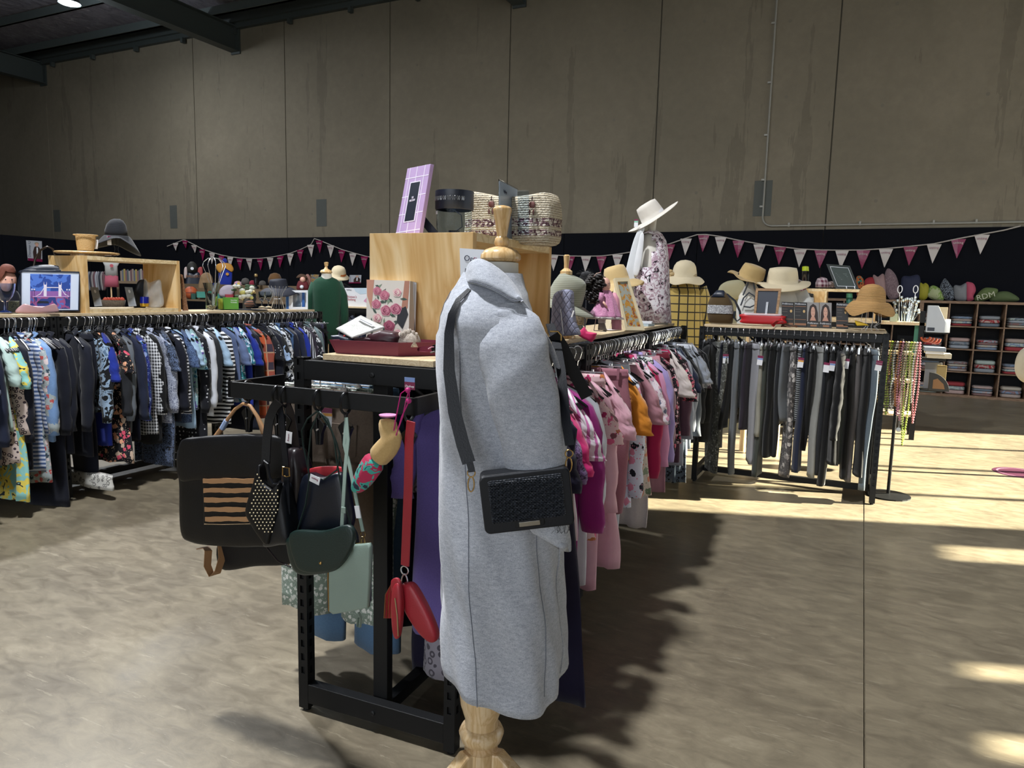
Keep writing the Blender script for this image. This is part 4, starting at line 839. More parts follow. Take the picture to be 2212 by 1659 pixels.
pillow(loopY([(482, 1165), (560, 1170), (632, 1160), (640, 1212), (560, 1220), (485, 1226)], Y1+.05, O, 40), (0, 1, 0), .05, 5).build('base_gusset', m_bkl, r, 'all')
H = [(470, 940), (490, 908), (508, 884), (525, 872), (540, 876), (556, 900), (572, 938)]
MB().tube([PT(x, y, Y1+.0, O) for x, y in [(462, 952)]+H+[(580, 950)]], [.013, .010, .006, .0055, .0055, .0055, .006, .010, .014], 8).build('tan_handle', m_tan, r, True)
MB().tube([PT(480, 926, Y1-.0, O), PT(490, 908, Y1-.0, O)], .009, 8).build('handle_sleeve', flat('#9fb4d8', .4), r, True)
MB().strap([PT(x, y, Y1+d, O) for x, y, d in ((478, 1176, .03), (480, 1205, .02), (470, 1236, .0), (456, 1240, -.01), (448, 1222, -.015), (450, 1190, .0), (445, 1182, .01), (428, 1185, .0))], .024, .003, (.3, 1, 0)).build('shoulder_strap', m_tan, r, True)
MB().strap([PT(x, y, Y1+.05, O) for x, y in ((652, 1130), (634, 1165), (618, 1216))], .026, .003, (1, 0, 0)).build('shoulder_strap', m_tan, r, True)
# 2 studded hobo
Y2 = YB-.075; r, O = bagroot('black hobo bag covered in small gold studs', 590, 1090, Y2)
pillow(loopY([(566, 1004), (572, 1040), (592, 1056), (604, 1052), (606, 1046), (604, 1100), (590, 1150), (580, 1176), (562, 1156), (544, 1128), (535, 1108), (538, 1085), (552, 1040), (558, 1010)], Y2, O, 70), (0, 1, 0), .03, 5).build('studded_face', m_bkl, r, 'all')
pillow(loopY([(606, 1046), (622, 1048), (628, 1090), (637, 1150), (634, 1170), (612, 1174), (580, 1177), (592, 1148), (604, 1100)], Y2+.03, O, 60), (0, 1, 0), .07, 4).build('side_gusset', m_leath2, r, 'all')
import itertools
b = MB(); poly = [(558, 1015), (572, 1050), (590, 1062), (604, 1054), (602, 1100), (588, 1150), (579, 1168), (548, 1128), (538, 1106), (542, 1085)]
def inside(x, y, P):
    c_ = False
    for i in range(len(P)):
        (x1, y1), (x2, y2) = P[i-1], P[i]
        if (y1 > y) != (y2 > y) and x < (x2-x1)*(y-y1)/(y2-y1)+x1: c_ = not c_
    return c_
stm = MB().sphere((0, 0, 0), .0023, 8).build('stud', flat('#e8d9b4', .35, .6)); stme = stm.data; bpy.data.objects.remove(stm); cnt = 0
for j in range(26):
    for i in range(12):
        x, y = 536+i*8.0+(j % 2)*4., 1018+j*6.9
        if inside(x, y, poly) and cnt < 99: link('stud', stme, r, PT(x, y, Y2-.0165, O)); cnt += 1
MB().strap([PT(x, y, Y2+.0, O) for x, y in ((574, 1000), (576, 950), (582, 905), (592, 880), (602, 868))], .026, .004, (1, .3, 0)).build('shoulder_strap', m_bkl, r, True, label='left half of the strap')
MB().strap([PT(x, y, Y2+.02, O) for x, y in ((602, 868), (608, 900), (613, 950), (618, 1005), (620, 1060), (622, 1110))], .020, .004, (1, 0, 0)).build('shoulder_strap', m_leath2, r, True, label='right half of the strap with buckle')
bc = PT(618, 1020, Y2+.012, O); MB().tube([bc+Vector((x, 0, z)) for x, z in ((-.012, .014), (.012, .014), (.013, -.01), (.0, -.013), (-.013, -.01))], .0022, 6, closed=True).build('gold_buckle', m_gold, r, True)
tg = MB().box((0, 0, 0), (.022, .001, .034)).build('price_tag', m_tagw, r, loc=PT(624, 945, Y2+.0, O)); tg.rotation_euler = (0, .1, 0); text('uniting', .008, m_tagp, tg, (0, -.001, 0), (PI/2, PI/2, 0))
MB().tube([PT(x, y, Y2-.004, O) for x, y in ((566, 1004), (571, 996), (578, 1002), (582, 1030), (590, 1046), (600, 1046), (606, 1040))], .004, 6).build('bag_rim', m_leath2, r, True)
# 3 dark brown slouchy leather bag
m_brn = flat('#1d1418', .36, 0, .25, 30, .15)
Y3 = YB+.01; r, O = bagroot('dark brown slouchy leather bag behind the studded bag', 648, 1000, Y3)
pillow(loopY([(628, 972), (640, 966), (652, 975), (664, 1020), (660, 1085), (648, 1100), (628, 1096), (618, 1040)], Y3, O, 40), (0, 1, 0), .08, 3, rough=.01).build('bag_body', m_brn, r, 'all')
MB().strap([PT(x, y, Y3, O) for x, y in ((640, 970), (634, 930), (626, 890), (618, 872))], .03, .004, (1, 0, 0)).build('shoulder_strap', m_brn, r, True); MB().tube([PT(x, y, Y3, O) for x, y in ((636, 972), (646, 974), (650, 970))], .0018, 5).build('gold_trim', m_gold, r, True)
MB().tube([PT(x, y, Y3+.0, O) for x, y in ((570, 1160), (578, 1185), (600, 1212), (628, 1225))], .003, 6).build('trailing_strap', m_brn, r, True)
# 4 navy open tote with red lining ; 5 dark green flap bag
Y4 = YB+.0; r, O = bagroot('navy open tote with bright red lining', 695, 1080, Y4, 'tote_bag')
m_nvl = flat('#0d1320', .35, 0, .08, 200)
pillow(loopY([(664, 1024), (700, 1030), (742, 1020), (752, 1060), (758, 1140), (700, 1152), (640, 1158), (646, 1090)], Y4, O, 50), (0, 1, 0), .05, 5).build('bag_body', m_nvl, r, 'all')
pillow(loopY([(666, 1014), (700, 1007), (742, 1010), (744, 1026), (700, 1034), (668, 1028)], Y4+.02, O, 40), (0, 1, 0), .012, 4).build('red_lining', flat('#b0222e', .6), r, 'all')
m_grn = flat('#0f2622', .45, 0, .2, 260, .1)
for q_, st in ((0, [(668, 1024), (655, 960), (652, 930), (664, 905), (686, 888)]), (1, [(742, 1020), (728, 960), (710, 915), (690, 888)])):
    MB().tube([PT(x, y, Y4-.01, O) for x, y in st], .0028, 6).build('thin_strap', m_grn, r, True)
tg = MB().box((0, 0, 0), (.036, .001, .022)).build('price_tag', m_tagw, r, loc=PT(680, 1036, Y4-.045, O)); tg.rotation_euler = (0, .25, 0); text('uniting', .009, m_tagp, tg, (0, -.001, .003))
Y5 = YB-.055; r, O = bagroot('dark green suede flap bag with a brass stud', 695, 1195, Y5)
pillow(loopY([(632, 1156), (700, 1150), (752, 1138), (768, 1180), (740, 1224), (700, 1236), (660, 1238), (640, 1222), (628, 1180)], Y5, O, 54), (0, 1, 0), .06, 4.5).build('bag_body', m_grn, r, 'all')
pillow(loopY([(630, 1150), (700, 1146), (756, 1134), (766, 1170), (735, 1222), (700, 1234), (660, 1234), (640, 1215)], Y5-.03, O, 54), (0, 1, 0), .02, 7).build('flap', m_grn, r, 'all')
MB().lathe([(.0045, 0), (.004, .003), (.001, .004)], PT(693, 1216, Y5-.04, O), 12, Rx(PI/2)).build('brass_stud', m_gold, r, True)
for st in ([(641, 1150), (660, 1090), (668, 1040), (666, 990), (672, 930), (688, 890)], [(760, 1140), (742, 1080), (728, 1000), (722, 950), (708, 905), (690, 890)], [(690, 890), (716, 930), (734, 980), (728, 1015), (700, 1036), (672, 1026)]):
    MB().tube([PT(x, y, Y5+.02, O) for x, y in st], .0026, 6).build('thin_strap', m_grn, r, True)
# 6 mint purse
m_mint = flat('#86988e', .38, 0, .15, 350, .05); Y6 = YB-.06; r, O = bagroot('mint green zip purse on a thin crossbody strap', 757, 1250, Y6, 'purse', 'purse')
pillow(loopY([(722, 1180), (760, 1176), (800, 1172), (803, 1180), (801, 1240), (797, 1312), (760, 1320), (722, 1326), (714, 1320), (713, 1250), (716, 1188)], Y6, O, 50, True), (0, 1, 0), .018, 8).build('front_panel', m_mint, r, 'all')
pillow(loopY([(716, 1186), (770, 1174), (800, 1174), (800, 1300), (770, 1312), (714, 1324), (709, 1310), (710, 1196)], Y6+.018, O, 50, True), (0, 1, 0), .02, 8).build('back_panel', flat('#28302f', .4), r, 'all')
MB().tube([PT(x, y, Y6+.006, O) for x, y in ((800, 1172), (722, 1178), (712, 1190), (709, 1250), (711, 1320))], .0022, 6).build('zip', m_gold, r, True)
MB().strap([PT(x, y, Y6-.0, O) for x, y in ((775, 1322), (780, 1335), (778, 1355), (772, 1352), (774, 1335))], .008, .002, (.3, 1, 0)).build('zip_pull', m_mint, r, True)
MB().strap([PT(x, y, Y6+d, O) for x, y, d in ((748, 902, .055), (752, 950, .04), (746, 1010, .02), (742, 1080, 0), (738, 1148, 0))], .011, .003, (1, 0, 0)).build('shoulder_strap', m_mint, r, True)
MB().strap([PT(x, y, Y6+d, O) for x, y, d in ((748, 902, .055), (744, 960, .04), (756, 1010, .02), (770, 1080, 0), (784, 1148, 0))], .010, .003, (1, 0, 0)).build('shoulder_strap', m_mint, r, True)
clasp(r, PT(738, 1154, Y6, O), 1., m_gold); clasp(r, PT(784, 1154, Y6, O), 1., m_gold); MB().box(PT(742, 1102, Y6-.004, O), (.015, .004, .018)).build('slide_buckle', m_mint, r, bevel=.002)
o = MB().box((0, 0, 0), (.016, .003, .034)).build('paper_sleeve', m_tagw, r, loc=PT(773, 1106, Y6-.002, O)); o.rotation_euler = (0, -.2, 0)
# 7 drawstring pouch
f_tap = fabric('blotch', '#b02a4f', '#3f9f93', '#c9a24a', '#20283c', s=4.5, rough=.7); f_gold = fabric('marl', '#c9a974', '#a98a55', s=.7); Y7 = YB-.05
r, O = bagroot('gold drawstring pouch with colourful tapestry tip', 820, 990, Y7, 'drawstring_pouch', 'pouch')
path = [((838, 902), .028), ((836, 925), .026), ((850, 945), .034), ((838, 965), .034), ((822, 980), .032), ((812, 994), .031)]
def sections(path, Y, O, n=20, fl=.7):
    P_ = [PT(*p, Y, O) for p, _ in path]; rows = []
    for i, p in enumerate(P_):
        t_ = (P_[min(i+1, len(P_)-1)]-P_[max(i-1, 0)]).normalized(); s_ = Vector((0, 1, 0)).cross(t_).normalized(); w_ = path[i][1]
        rows.append([p+s_*w_*math.cos(2*PI*k/n)+Vector((0, 1, 0))*w_*fl*math.sin(2*PI*k/n)+s_*.003*math.sin(k*2.1+i) for k in range(n)])
    return rows
MB().grid(sections(path, Y7, O)).build('pouch_body', f_gold, r, 'all', sub=1)
MB().grid(sections([((815, 990), .033), ((800, 1010), .034), ((785, 1034), .030), ((771, 1052), .021), ((762, 1062), .008)], Y7, O)).build('tapestry_tip', f_tap, r, 'all', sub=1)
MB().lathe([(.022, 0), (.024, .004)], PT(838, 899, Y7, O), 16).build('pink_lining', flat('#cf87b0', .8), r, True)
m_mgc = flat('#b3176f', .5)
for st in ([(846, 958), (856, 900), (866, 850), (882, 838)], [(850, 955), (870, 900), (878, 860), (884, 842)], [(884, 842), (884, 866), (868, 900), (856, 940)]):
    MB().tube([PT(x, y, Y7-.01, O) for x, y in st], .0016, 5).build('cord', m_mgc, r, True)
for x, y in ((881, 843), (883, 866)): MB().sphere(PT(x, y, Y7-.012, O), .0075, 12).build('bead', m_mgc, r, True)
# 8 red strap with pouches
m_red = flat('#9c1f2c', .42, 0, .12, 260, .08); Y8 = YB-.03; r, O = bagroot('red leather wristlet with zip pouches on a wide red strap', 880, 1150, Y8, 'wristlet', 'purse')
MB().strap([PT(x, y, Y8, O) for x, y in ((888, 910), (884, 950), (882, 1050), (878, 1150), (875, 1222))], .027, .004, (1, 0, 0)).build('wrist_strap', m_red, r, True, bevel=.001)
clasp(r, PT(874, 1232, Y8, O), 1.5, m_chrome)
pillow(loopY([(868, 1262), (878, 1258), (896, 1264), (925, 1315), (945, 1365), (943, 1384), (928, 1383), (905, 1360), (880, 1320), (866, 1285)], Y8, O, 50), (0, 1, 0), .035, 4).build('large_pouch', m_red, r, 'all')
pillow(loopY([(851, 1268), (864, 1260), (870, 1300), (868, 1350), (862, 1378), (852, 1370), (848, 1320)], Y8-.03, O, 40), (0, 1, 0), .022, 4).build('small_pouch', m_red, r, 'all')
MB().tube([PT(x, y, Y8-.043, O) for x, y in ((853, 1292), (858, 1330), (860, 1374))], .0018, 6).build('zip', flat('#c4b28a', .3, 1.), r, True)
pillow(loopY([(846, 1254), (858, 1248), (866, 1258), (862, 1276), (848, 1278)], Y8-.03, O, 30), (0, 1, 0), .01, 4).build('loop_tab', m_red, r, 'all')
for k in range(9):
    x = 830+k*2.4; MB().tube([PT(846, 1262, Y8-.0, O), PT(x+3, 1285, Y8-.005, O), PT(x, 1335, Y8+rn.uniform(-.01, .01), O)], .002, 4).build('tassel_strand', m_red if k % 3 else flat('#8a4a26', .6), r)
o = thing('swing_tag', 'small op shop swing tag clipped on top of the handbag rail', 'tag', atY(885, 845, YB+.002)); MB().box((0, 0, .02), (.033, .0012, .032)).build('card', m_tagp, o); MB().box((0, 0, .031), (.033, .0016, .012)).build('blue_band', m_tagb, o); text('Opshop', .009, m_tagw, o, (0, -.0012, .013))
# ================================================================ helpers for things standing on the boards
ZT = 1.2835
class Quad:
    """flat panel through four corners BL BR TR TL (world)"""
    def __init__(s, BL, BR, TR, TL):
        s.q = [Vector(p) for p in (BL, BR, TR, TL)]; s.O = (s.q[0]+s.q[1])/2; s.n = (s.q[1]-s.q[0]).cross(s.q[3]-s.q[0]).normalized()
        if s.n.dot(EYEV-s.O) < 0: s.n = -s.n
    def pt(s, u, v, d=0.): a = s.q[0].lerp(s.q[1], u); b = s.q[3].lerp(s.q[2], u); return a.lerp(b, v)+s.n*d-s.O
    def poly(s, uv, d0, d1, mb=None):
        mb = mb or MB(); n = len(uv); P = [s.pt(u, v, d0) for u, v in uv]+[s.pt(u, v, d1) for u, v in uv]
        return mb.add(P, [tuple(range(n)), tuple(range(2*n-1, n-1, -1))]+[(i, (i+1) % n, n+(i+1) % n, n+i) for i in range(n)])
    def rect(s, u0, v0, u1, v1, d0, d1, mb=None): return s.poly([(u0, v0), (u1, v0), (u1, v1), (u0, v1)], d0, d1, mb)
    def disc(s, u, v, ru, rv, d0, d1, n=16, mb=None): return s.poly([(u+ru*math.cos(2*PI*k/n), v+rv*math.sin(2*PI*k/n)) for k in range(n)], d0, d1, mb)
    def frame(s, bu, bv, d0, d1, mat, par, name='frame'):
        mb = MB(); o = [(0, 0), (1, 0), (1, 1), (0, 1)]; i = [(bu, bv), (1-bu, bv), (1-bu, 1-bv), (bu, 1-bv)]; P = []
        for uv, d in ((o, d0), (o, d1), (i, d1), (i, d0)): P.append([s.pt(u, v, d) for u, v in uv])
        return mb.grid(P, True, False, True).build(name, mat, par)
    def text(s, body, u, v, h, mat, par, d=.001, align='LEFT', wid=None):
        X = (s.q[1]-s.q[0]).normalized(); Y = s.n.cross(X).normalized()
        if Y.z < 0: Y = -Y; 
        if X.cross(Y).dot(s.n) < 0: X = -X
        o = text(body, h, mat, par, s.pt(u, v, d), name='lettering', align=align); M_ = Matrix((X, Y, s.n)).transposed(); o.rotation_euler = M_.to_euler(); return o
def qY(BL, BR, TR, TL, Y0, Y1=None, lean=0.):
    """panel from four pixels, left edge at depth Y0 and right edge at Y1, top leaning back by `lean`"""
    Y1 = Y0 if Y1 is None else Y1; return Quad(atY(*BL, Y0), atY(*BR, Y1), atY(*TR, Y1+lean), atY(*TL, Y0+lean))
def root(name, label, cat, O, grp=None): return thing(name, label, cat, O, 0, grp)
def loft(rows, Y, O, depth=1., n=28, fold=0., kf=6, p=1., y0=0., seed=0, cap=True):
    """rows of (pixel y, pixel left, pixel right[, depth ratio]) -> closed round body at depth Y"""
    R_ = []
    for i, rw in enumerate(rows):
        A, B_ = atY(rw[1], rw[0], Y), atY(rw[2], rw[0], Y); c = (A+B_)/2-Vector(O); h = (B_-A).length/2; dd = rw[3] if len(rw) > 3 else depth; row = []
        for k in range(n):
            a = 2*PI*k/n; f = 1+fold*(math.sin(kf*a+i*.4+seed)+.5*math.sin(kf*2.3*a+seed-i*.3)); ca, sa = math.cos(a), math.sin(a)
            row.append((c.x+h*f*math.copysign(abs(ca)**p, ca), c.y+h*dd*f*math.copysign(abs(sa)**p, sa)+y0, c.z))
        R_.append(row)
    return MB().grid(R_, True, cap)
def glass(col='#e8f0f4', rough=.03, ior=1.12):
    k = ('glass', col, rough)
    if k in MC: return MC[k]
    t = NT('clear_glass', rough, 0, .6); t.b.inputs['Transmission Weight'].default_value = 1; t.b.inputs['IOR'].default_value = ior; t.base(col); MC[k] = t.m; return t.m
def pinebox(label, x, y, rz, W, L, H, z, th=.028, mat=None):
    """open-sided display box, W across, L along"""
    r = thing('display_box', label, 'box', (x, y, z), rz)
    for yy in (0, L-th): MB().box2((-W/2, yy, 0), (W/2, yy+th, H)).build('end_panel', m_ply, r, bevel=.001)
    MB().box2((-W/2, th, 0), (W/2, L-th, th)).build('bottom_panel', m_plyg, r); MB().box2((-W/2, th, H-th), (W/2, L-th, H)).build('top_panel', m_plyg, r); return r
# ---- large pine box on the middle table
bx = pinebox('large pine plywood display box beside the grey coat', *along(MX, MY, MR, .29), MR, .415, .77, .415, ZT)
ZB = ZT+.415
# sign behind the coat
qd = qY((996, 640), (1062, 648), (1050, 540), (993, 536), 2.158, 2.172); r = root('paper_sign', 'white op shop sign hanging on the pine box behind the coat collar', 'sign', qd.O); m_paper = flat('#dfe3ea', .6); m_ink = flat('#1b2440', .6); m_mag = flat('#8a2050', .6)
qd.rect(0, 0, 1, 1, 0, .001).build('sheet', m_paper, r); qd.text('Op', .15, .80, .028, m_ink, r, .002); qd.text('Shop', .50, .79, .019, m_mag, r, .002); qd.text('E', .15, .52, .03, m_ink, r, .002)
# lilac grid frame
m_lil = flat('#b69ac6', .5); m_lilw = flat('#e6dff0', .5); m_dk = flat('#1d2433', .4)
p0 = atY(905, 505, 2.27); p1 = atY(853, 505, 2.42); p2 = atY(880, 364, 2.43); p3 = atY(930, 354, 2.29)
for p_ in (p0, p1): p_.z = ZB+.001
qd = Quad(p1, p0, p3, p2); r = root('photo_frame', 'lilac photo frame with white grid lines standing on the large pine box', 'picture frame', qd.O)
qd.rect(0, 0, 1, 1, -.014, 0).build('frame', m_lil, r, bevel=.0008)
for v in (.09, .34, .59, .85): qd.rect(0, v-.006, 1, v+.006, 0, .0006).build('grid_line', m_lilw, r)
for u in (.16, .47, .80): qd.rect(u-.012, 0, u+.012, 1, 0, .0006).build('grid_line', m_lilw, r)
qd.rect(.27, .22, .73, .79, 0, .0012).build('mount_edge', m_lilw, r); qd.rect(.31, .235, .70, .775, .001, .0018).build('insert', m_dk, r); qd.text('THE', .5, .56, .012, m_lilw, r, .0025, 'CENTER'); qd.text('PHOTOLAB', .5, .52, .011, m_lilw, r, .0025, 'CENTER')
MB().strap([qd.pt(.75, .30, -.014), qd.pt(1.05, 0, -.075)], .03, .003, (0, 0, 1)).build('easel_back', m_dk, r)
# glass jar with pierced black collar
cx = along(MX, MY, MR, .62, -.02); dj = 2.66; O = Vector((atY(981, 500, 2.42).x, 2.42, ZB)); r = root('lantern_jar', 'glass jar with a pierced black collar on the large pine box', 'lantern', O); R0 = (atY(1017, 440, 2.42)-atY(945, 440, 2.42)).length/2; Hj = atY(981, 414, 2.42).z-ZB
MB().lathe([(R0*.8, .0), (R0*.88, .012), (R0*.93, .05), (R0*.93, Hj*.98), (R0*.90, Hj*.98), (R0*.90, .05), (R0*.82, .014), (.0, .012)], n=32, caps=False).build('jar', glass(), r, True)
MB().lathe([(R0*.96, Hj*.60), (R0, Hj*.62), (R0, Hj), (R0*.965, Hj), (R0*.965, Hj*.62), (R0*.94, Hj*.60)], n=36, caps=False).build('collar', m_dk, r, True)
for k in range(9):
    a = -PI/2-.95+k*.24; rr_ = R0*1.004
    for s_ in (1, -1):
        pts = [(rr_*math.cos(a+.05*s_+.045*(1-j/12)*math.cos(j*.6)*s_), rr_*math.sin(a+.05*s_+.045*(1-j/12)*math.cos(j*.6)*s_), Hj*.81+.012*(1-j/14)*math.sin(j*.6)) for j in range(12)]
        MB().tube(pts, .0008, 4).build('scroll', flat('#9a9d9f', .3, .6), r)
MB().lathe([(.02, .02), (.022, .03), (.0, .031)], n=16).build('candle_dish', m_dk, r); MB().tube([(0, 0, Hj*.6), (.03, 0, Hj*.5), (.035, 0, Hj*.25), (.01, 0, .03)], .0018, 6).build('wire', m_dk, r, True)
MB().box((-R0*.62, -R0*.74, Hj*.53), (.014, .001, .012), -.6).build('price_sticker', m_paper, r)
# woven tote
t = NT('woven_palm', .7, 0, .3); v = t.coord((1, 1, 1)); br = t.n('TexBrick'); t.L(t.coord((60, 60, 110), (PI/2, 0, 0)), br.inputs['Vector']); wv = t.n('TexWave', wave_type='BANDS', bands_direction='Z'); t.L(v, wv.inputs['Vector']); wv.inputs['Scale'].default_value = 36; wv.inputs['Distortion'].default_value = 3; wv.inputs['Detail Scale'].default_value = 5
sep = t.n('SeparateXYZ', i_0=v); z = sep.outputs[2]; bandm = t.math('ADD', t.math('MULTIPLY', t.math('GREATER_THAN', z, .055), t.math('LESS_THAN', z, .085)), t.math('MULTIPLY', t.math('GREATER_THAN', z, .02), t.math('LESS_THAN', z, .042)))
vo = t.n('TexVoronoi'); t.L(v, vo.inputs['Vector']); vo.inputs['Scale'].default_value = 130; cc = t.mix(wv.outputs['Fac'], '#b8a88c', '#e2d8c2'); cm = t.ramp(t.n('SeparateColor', i_0=vo.outputs['Color']).outputs[0], [(0, '#5f3f45'), (.35, '#cbbfae'), (.6, '#8d6e72'), (.8, '#e0d6c8')], 'CONSTANT')
t.base(t.mix(bandm, cc, cm)); t.bump(t.math('ADD', wv.outputs['Fac'], vo.outputs['Distance']), .9, .006); m_palm = t.m
YT = 2.62; O = atY(1110, 528, YT); O.z = ZB; r = root('straw_tote', 'woven straw tote with brown beaded medallions on the large pine box', 'bag', O)
lp = [(1020, 424), (1030, 416), (1060, 420), (1100, 428), (1150, 424), (1188, 418), (1198, 426), (1204, 450), (1204, 490), (1192, 530), (1110, 527), (1024, 520), (1017, 480), (1016, 440)]
pillow(loopY(lp, YT, O, 70), (.1, 1, 0), .13, 5).build('bag_body', m_palm, r, 'all')
def medal(x, y):
    p = PT(x, y, YT-.073, O); g = MB().lathe([(.0, .004), (.008, .004), (.0125, .001), (.013, -.002)], p, 20, Rx(PI/2)).build('medallion', flat('#6e3f38', .5), r, True)
    for k in range(14): MB().sphere(p+Vector((.0155*math.cos(k*PI/7), -.001, .0155*math.sin(k*PI/7))), .0022, 6).build('bead', flat('#3d2622', .4), g)
    for s_ in (-1, 1): MB().lathe([(.001, 0), (.004, -.01), (.003, -.02), (.0005, -.024)], p+Vector((s_*.008, -.002, -.016)), 8).build('bead_drop', flat('#5c322c', .4), g)
    MB().tube([p+Vector((0, 0, .014)), p+Vector((.001, 0, .03))], .002, 5).build('loop', flat('#3d2622', .6), g)
medal(1061, 441); medal(1149, 442)
# acrylic sign holders
m_acr = glass('#e6eef6', .02, 1.08)
qd = Quad(atY(1077, 512, 2.37), atY(1118, 522, 2.66), atY(1118, 408, 2.66), atY(1077, 387, 2.37)); r = root('sign_holder', 'tall acrylic op shop sign holder behind the beech knob', 'sign', qd.O)
qd.rect(0, 0, 1, 1, 0, .003).build('acrylic_sheet', m_acr, r); qd.rect(.03, .02, .97, .98, -.001, 0).build('leaflet', flat('#b9c3d2', .35), r); qd.text('OpShop', .2, .83, .014, m_ink, r, .0035)
qd = Quad(atY(1119, 505, 2.50), atY(1143, 507, 2.52), atY(1143, 411, 2.52), atY(1119, 411, 2.50)); r = root('acrylic_block', 'small empty clear acrylic holder beside the tall sign', 'sign', qd.O); qd.rect(0, 0, 1, 1, 0, .002).build('front_sheet', m_acr, r); qd.rect(0, 0, 1, 1, -.02, -.018).build('back_sheet', m_acr, r)
# ---- front board: tray, prints, gloves
m_tray = flat('#6d1f33', .55, 0, .04); BY = 1.915
def at_t(x, y, z): return atz(x, y, z)
b0 = [Vector((-1.588, 1.93, ZT+.001)), Vector((-1.375, 1.965, ZT+.001)), Vector((-1.415, 2.13, ZT+.001)), Vector((-1.60, 2.10, ZT+.001))]
b0 = [Vector((-1.578, 1.915, ZT+.001)), Vector((-1.355, 1.955, ZT+.001)), Vector((-1.225, 2.135, ZT+.001)), Vector((-1.52, 2.13, ZT+.001))]
cc_ = sum(b0, Vector())/4; tp = [cc_+(p-cc_)*1.11+Vector((0, 0, .045)) for p in b0]; tp = [p for p in tp]
r = root('serving_tray', 'burgundy wooden tray with a slot handle on the front table corner', 'tray', cc_)
MB().add([p-cc_ for p in b0]+[p-cc_+Vector((0, 0, .004)) for p in b0], [(0, 1, 2, 3), (4, 5, 6, 7), (0, 1, 5, 4), (1, 2, 6, 5), (2, 3, 7, 6), (3, 0, 4, 7)]).build('tray_base', m_tray, r)
for i in range(4):
    A, B_, C_, D_ = b0[i], b0[(i+1) % 4], tp[(i+1) % 4], tp[i]; qq = Quad(A, B_, C_, D_); qq.n = Vector((qq.n.x, qq.n.y, qq.n.z)); inn = (cc_-(A+B_)/2); inn.z = 0; inn = inn.normalized()*.006
    if i in (1, 3):
        hole = [(.5+.22*math.copysign(abs(math.cos(a))**.6, math.cos(a)), .5+.22*math.copysign(abs(math.sin(a))**.7, math.sin(a))) for a in [2*PI*k/24 for k in range(24)]]
        outer_ = []
        for (u, v) in hole:
            du, dv = u-.5, v-.5; k_ = min(.5/abs(du) if du else 9, .5/abs(dv) if dv else 9); outer_.append((.5+du*k_, .5+dv*k_))
        rows = [[qq.pt(u, v)+qq.O-cc_ for u, v in outer_], [qq.pt(u, v)+qq.O-cc_ for u, v in hole], [qq.pt(u, v)+qq.O-cc_+inn for u, v in hole], [qq.pt(u, v)+qq.O-cc_+inn for u, v in outer_]]
        MB().grid(rows, True, False, True).build('tray_side', m_tray, r)
    else:
        P_ = [A, B_, C_, D_]; MB().add([p-cc_ for p in P_]+[p-cc_+inn for p in P_], [(0, 1, 2, 3), (4, 5, 6, 7), (0, 1, 5, 4), (1, 2, 6, 5), (2, 3, 7, 6), (3, 0, 4, 7)]).build('tray_side', m_tray, r)
# rose canvas
m_rose = [flat(c, .6) for c in ('#c27c8d', '#a85a70', '#dfc3bd', '#8b3f57')]; m_lf = flat('#3f5046', .6); m_lf2 = flat('#7d8f78', .6); m_cnv = flat('#cfc7bd', .7); m_wht = flat('#d9dbe0', .6)
qd = qY((791, 745), (882, 752), (886, 607), (792, 604), 2.105, 2.09, .03); r = root('canvas_print', 'canvas print of a pink rose bouquet leaning on the large pine box', 'picture', qd.O)
qd.rect(0, 0, 1, 1, -.03, 0).build('canvas', m_cnv, r); qd.rect(-.001, 0, 1.002, 1, -.034, -.03).build('backing', m_dk, r)
qd.poly([(0, 1), (.18, 1), (.12, .55), (.02, .75)], 0, .0008).build('painted_arm', flat('#b98672', .6), r); qd.poly([(.88, 1), (.99, 1), (.96, .6), (.80, .45), (.84, .7)], 0, .0008).build('painted_arm', flat('#a97763', .6), r)
rl = random.Random(8)
for k in range(34):
    u, v = rl.uniform(.12, .9), rl.uniform(.08, .93); a = rl.uniform(0, 6.28); l = rl.uniform(.05, .11); w_ = .022
    qd.poly([(u-l*math.cos(a), v-l*.65*math.sin(a)), (u-w_*math.sin(a), v+w_*math.cos(a)), (u+l*math.cos(a), v+l*.65*math.sin(a)), (u+w_*math.sin(a), v-w_*math.cos(a))], 0, .0008+.0002*k/34).build('painted_leaf', m_lf if k % 3 else m_lf2, r)
qd.poly([(.36, .0), (.62, .0), (.60, .35), (.42, .35)], 0, .0012).build('painted_stem', m_lf, r); qd.poly([(.86, .28), (.98, .5), (.92, .62), (.75, .55), (.72, .38)], 0, .0012).build('painted_ribbon', flat('#2a2c30', .6), r)
def rose(u, v, s_, m0, m1):
    for k, (f, mm) in enumerate(((1, m0), (.82, m1), (.70, m0), (.52, m1), (.42, m0), (.24, m1), (.12, m0))):
        o_ = s_*f; qd.poly([(u+.004*k*math.sin(k*2)+o_*(1+.08*math.sin(5*a+k*1.7))*math.cos(a), v+o_*.64*(1+.08*math.sin(5*a+k))*math.sin(a)) for a in [2*PI*j/20 for j in range(20)]], .001, .0016+.0003*k).build('painted_rose', mm, r)
for a in ((.26, .83, .10, 0, 1), (.24, .63, .11, 0, 1), (.43, .77, .115, 0, 1), (.47, .54, .125, 0, 3), (.70, .57, .13, 0, 3), (.55, .31, .13, 1, 3), (.27, .42, .11, 2, 0), (.72, .82, .10, 2, 0), (.36, .13, .10, 2, 0), (.75, .20, .11, 2, 0)): rose(a[0], a[1], a[2], m_rose[a[3]], m_rose[a[4]])
for k in range(4): qY((884+k*4, 752-k*2), (888+k*4, 751-k*2), (891+k*4, 608+k), (888+k*4, 607+k), 2.115+k*.012, None, .025).rect(0, 0, 1, 1, -.002, 0)
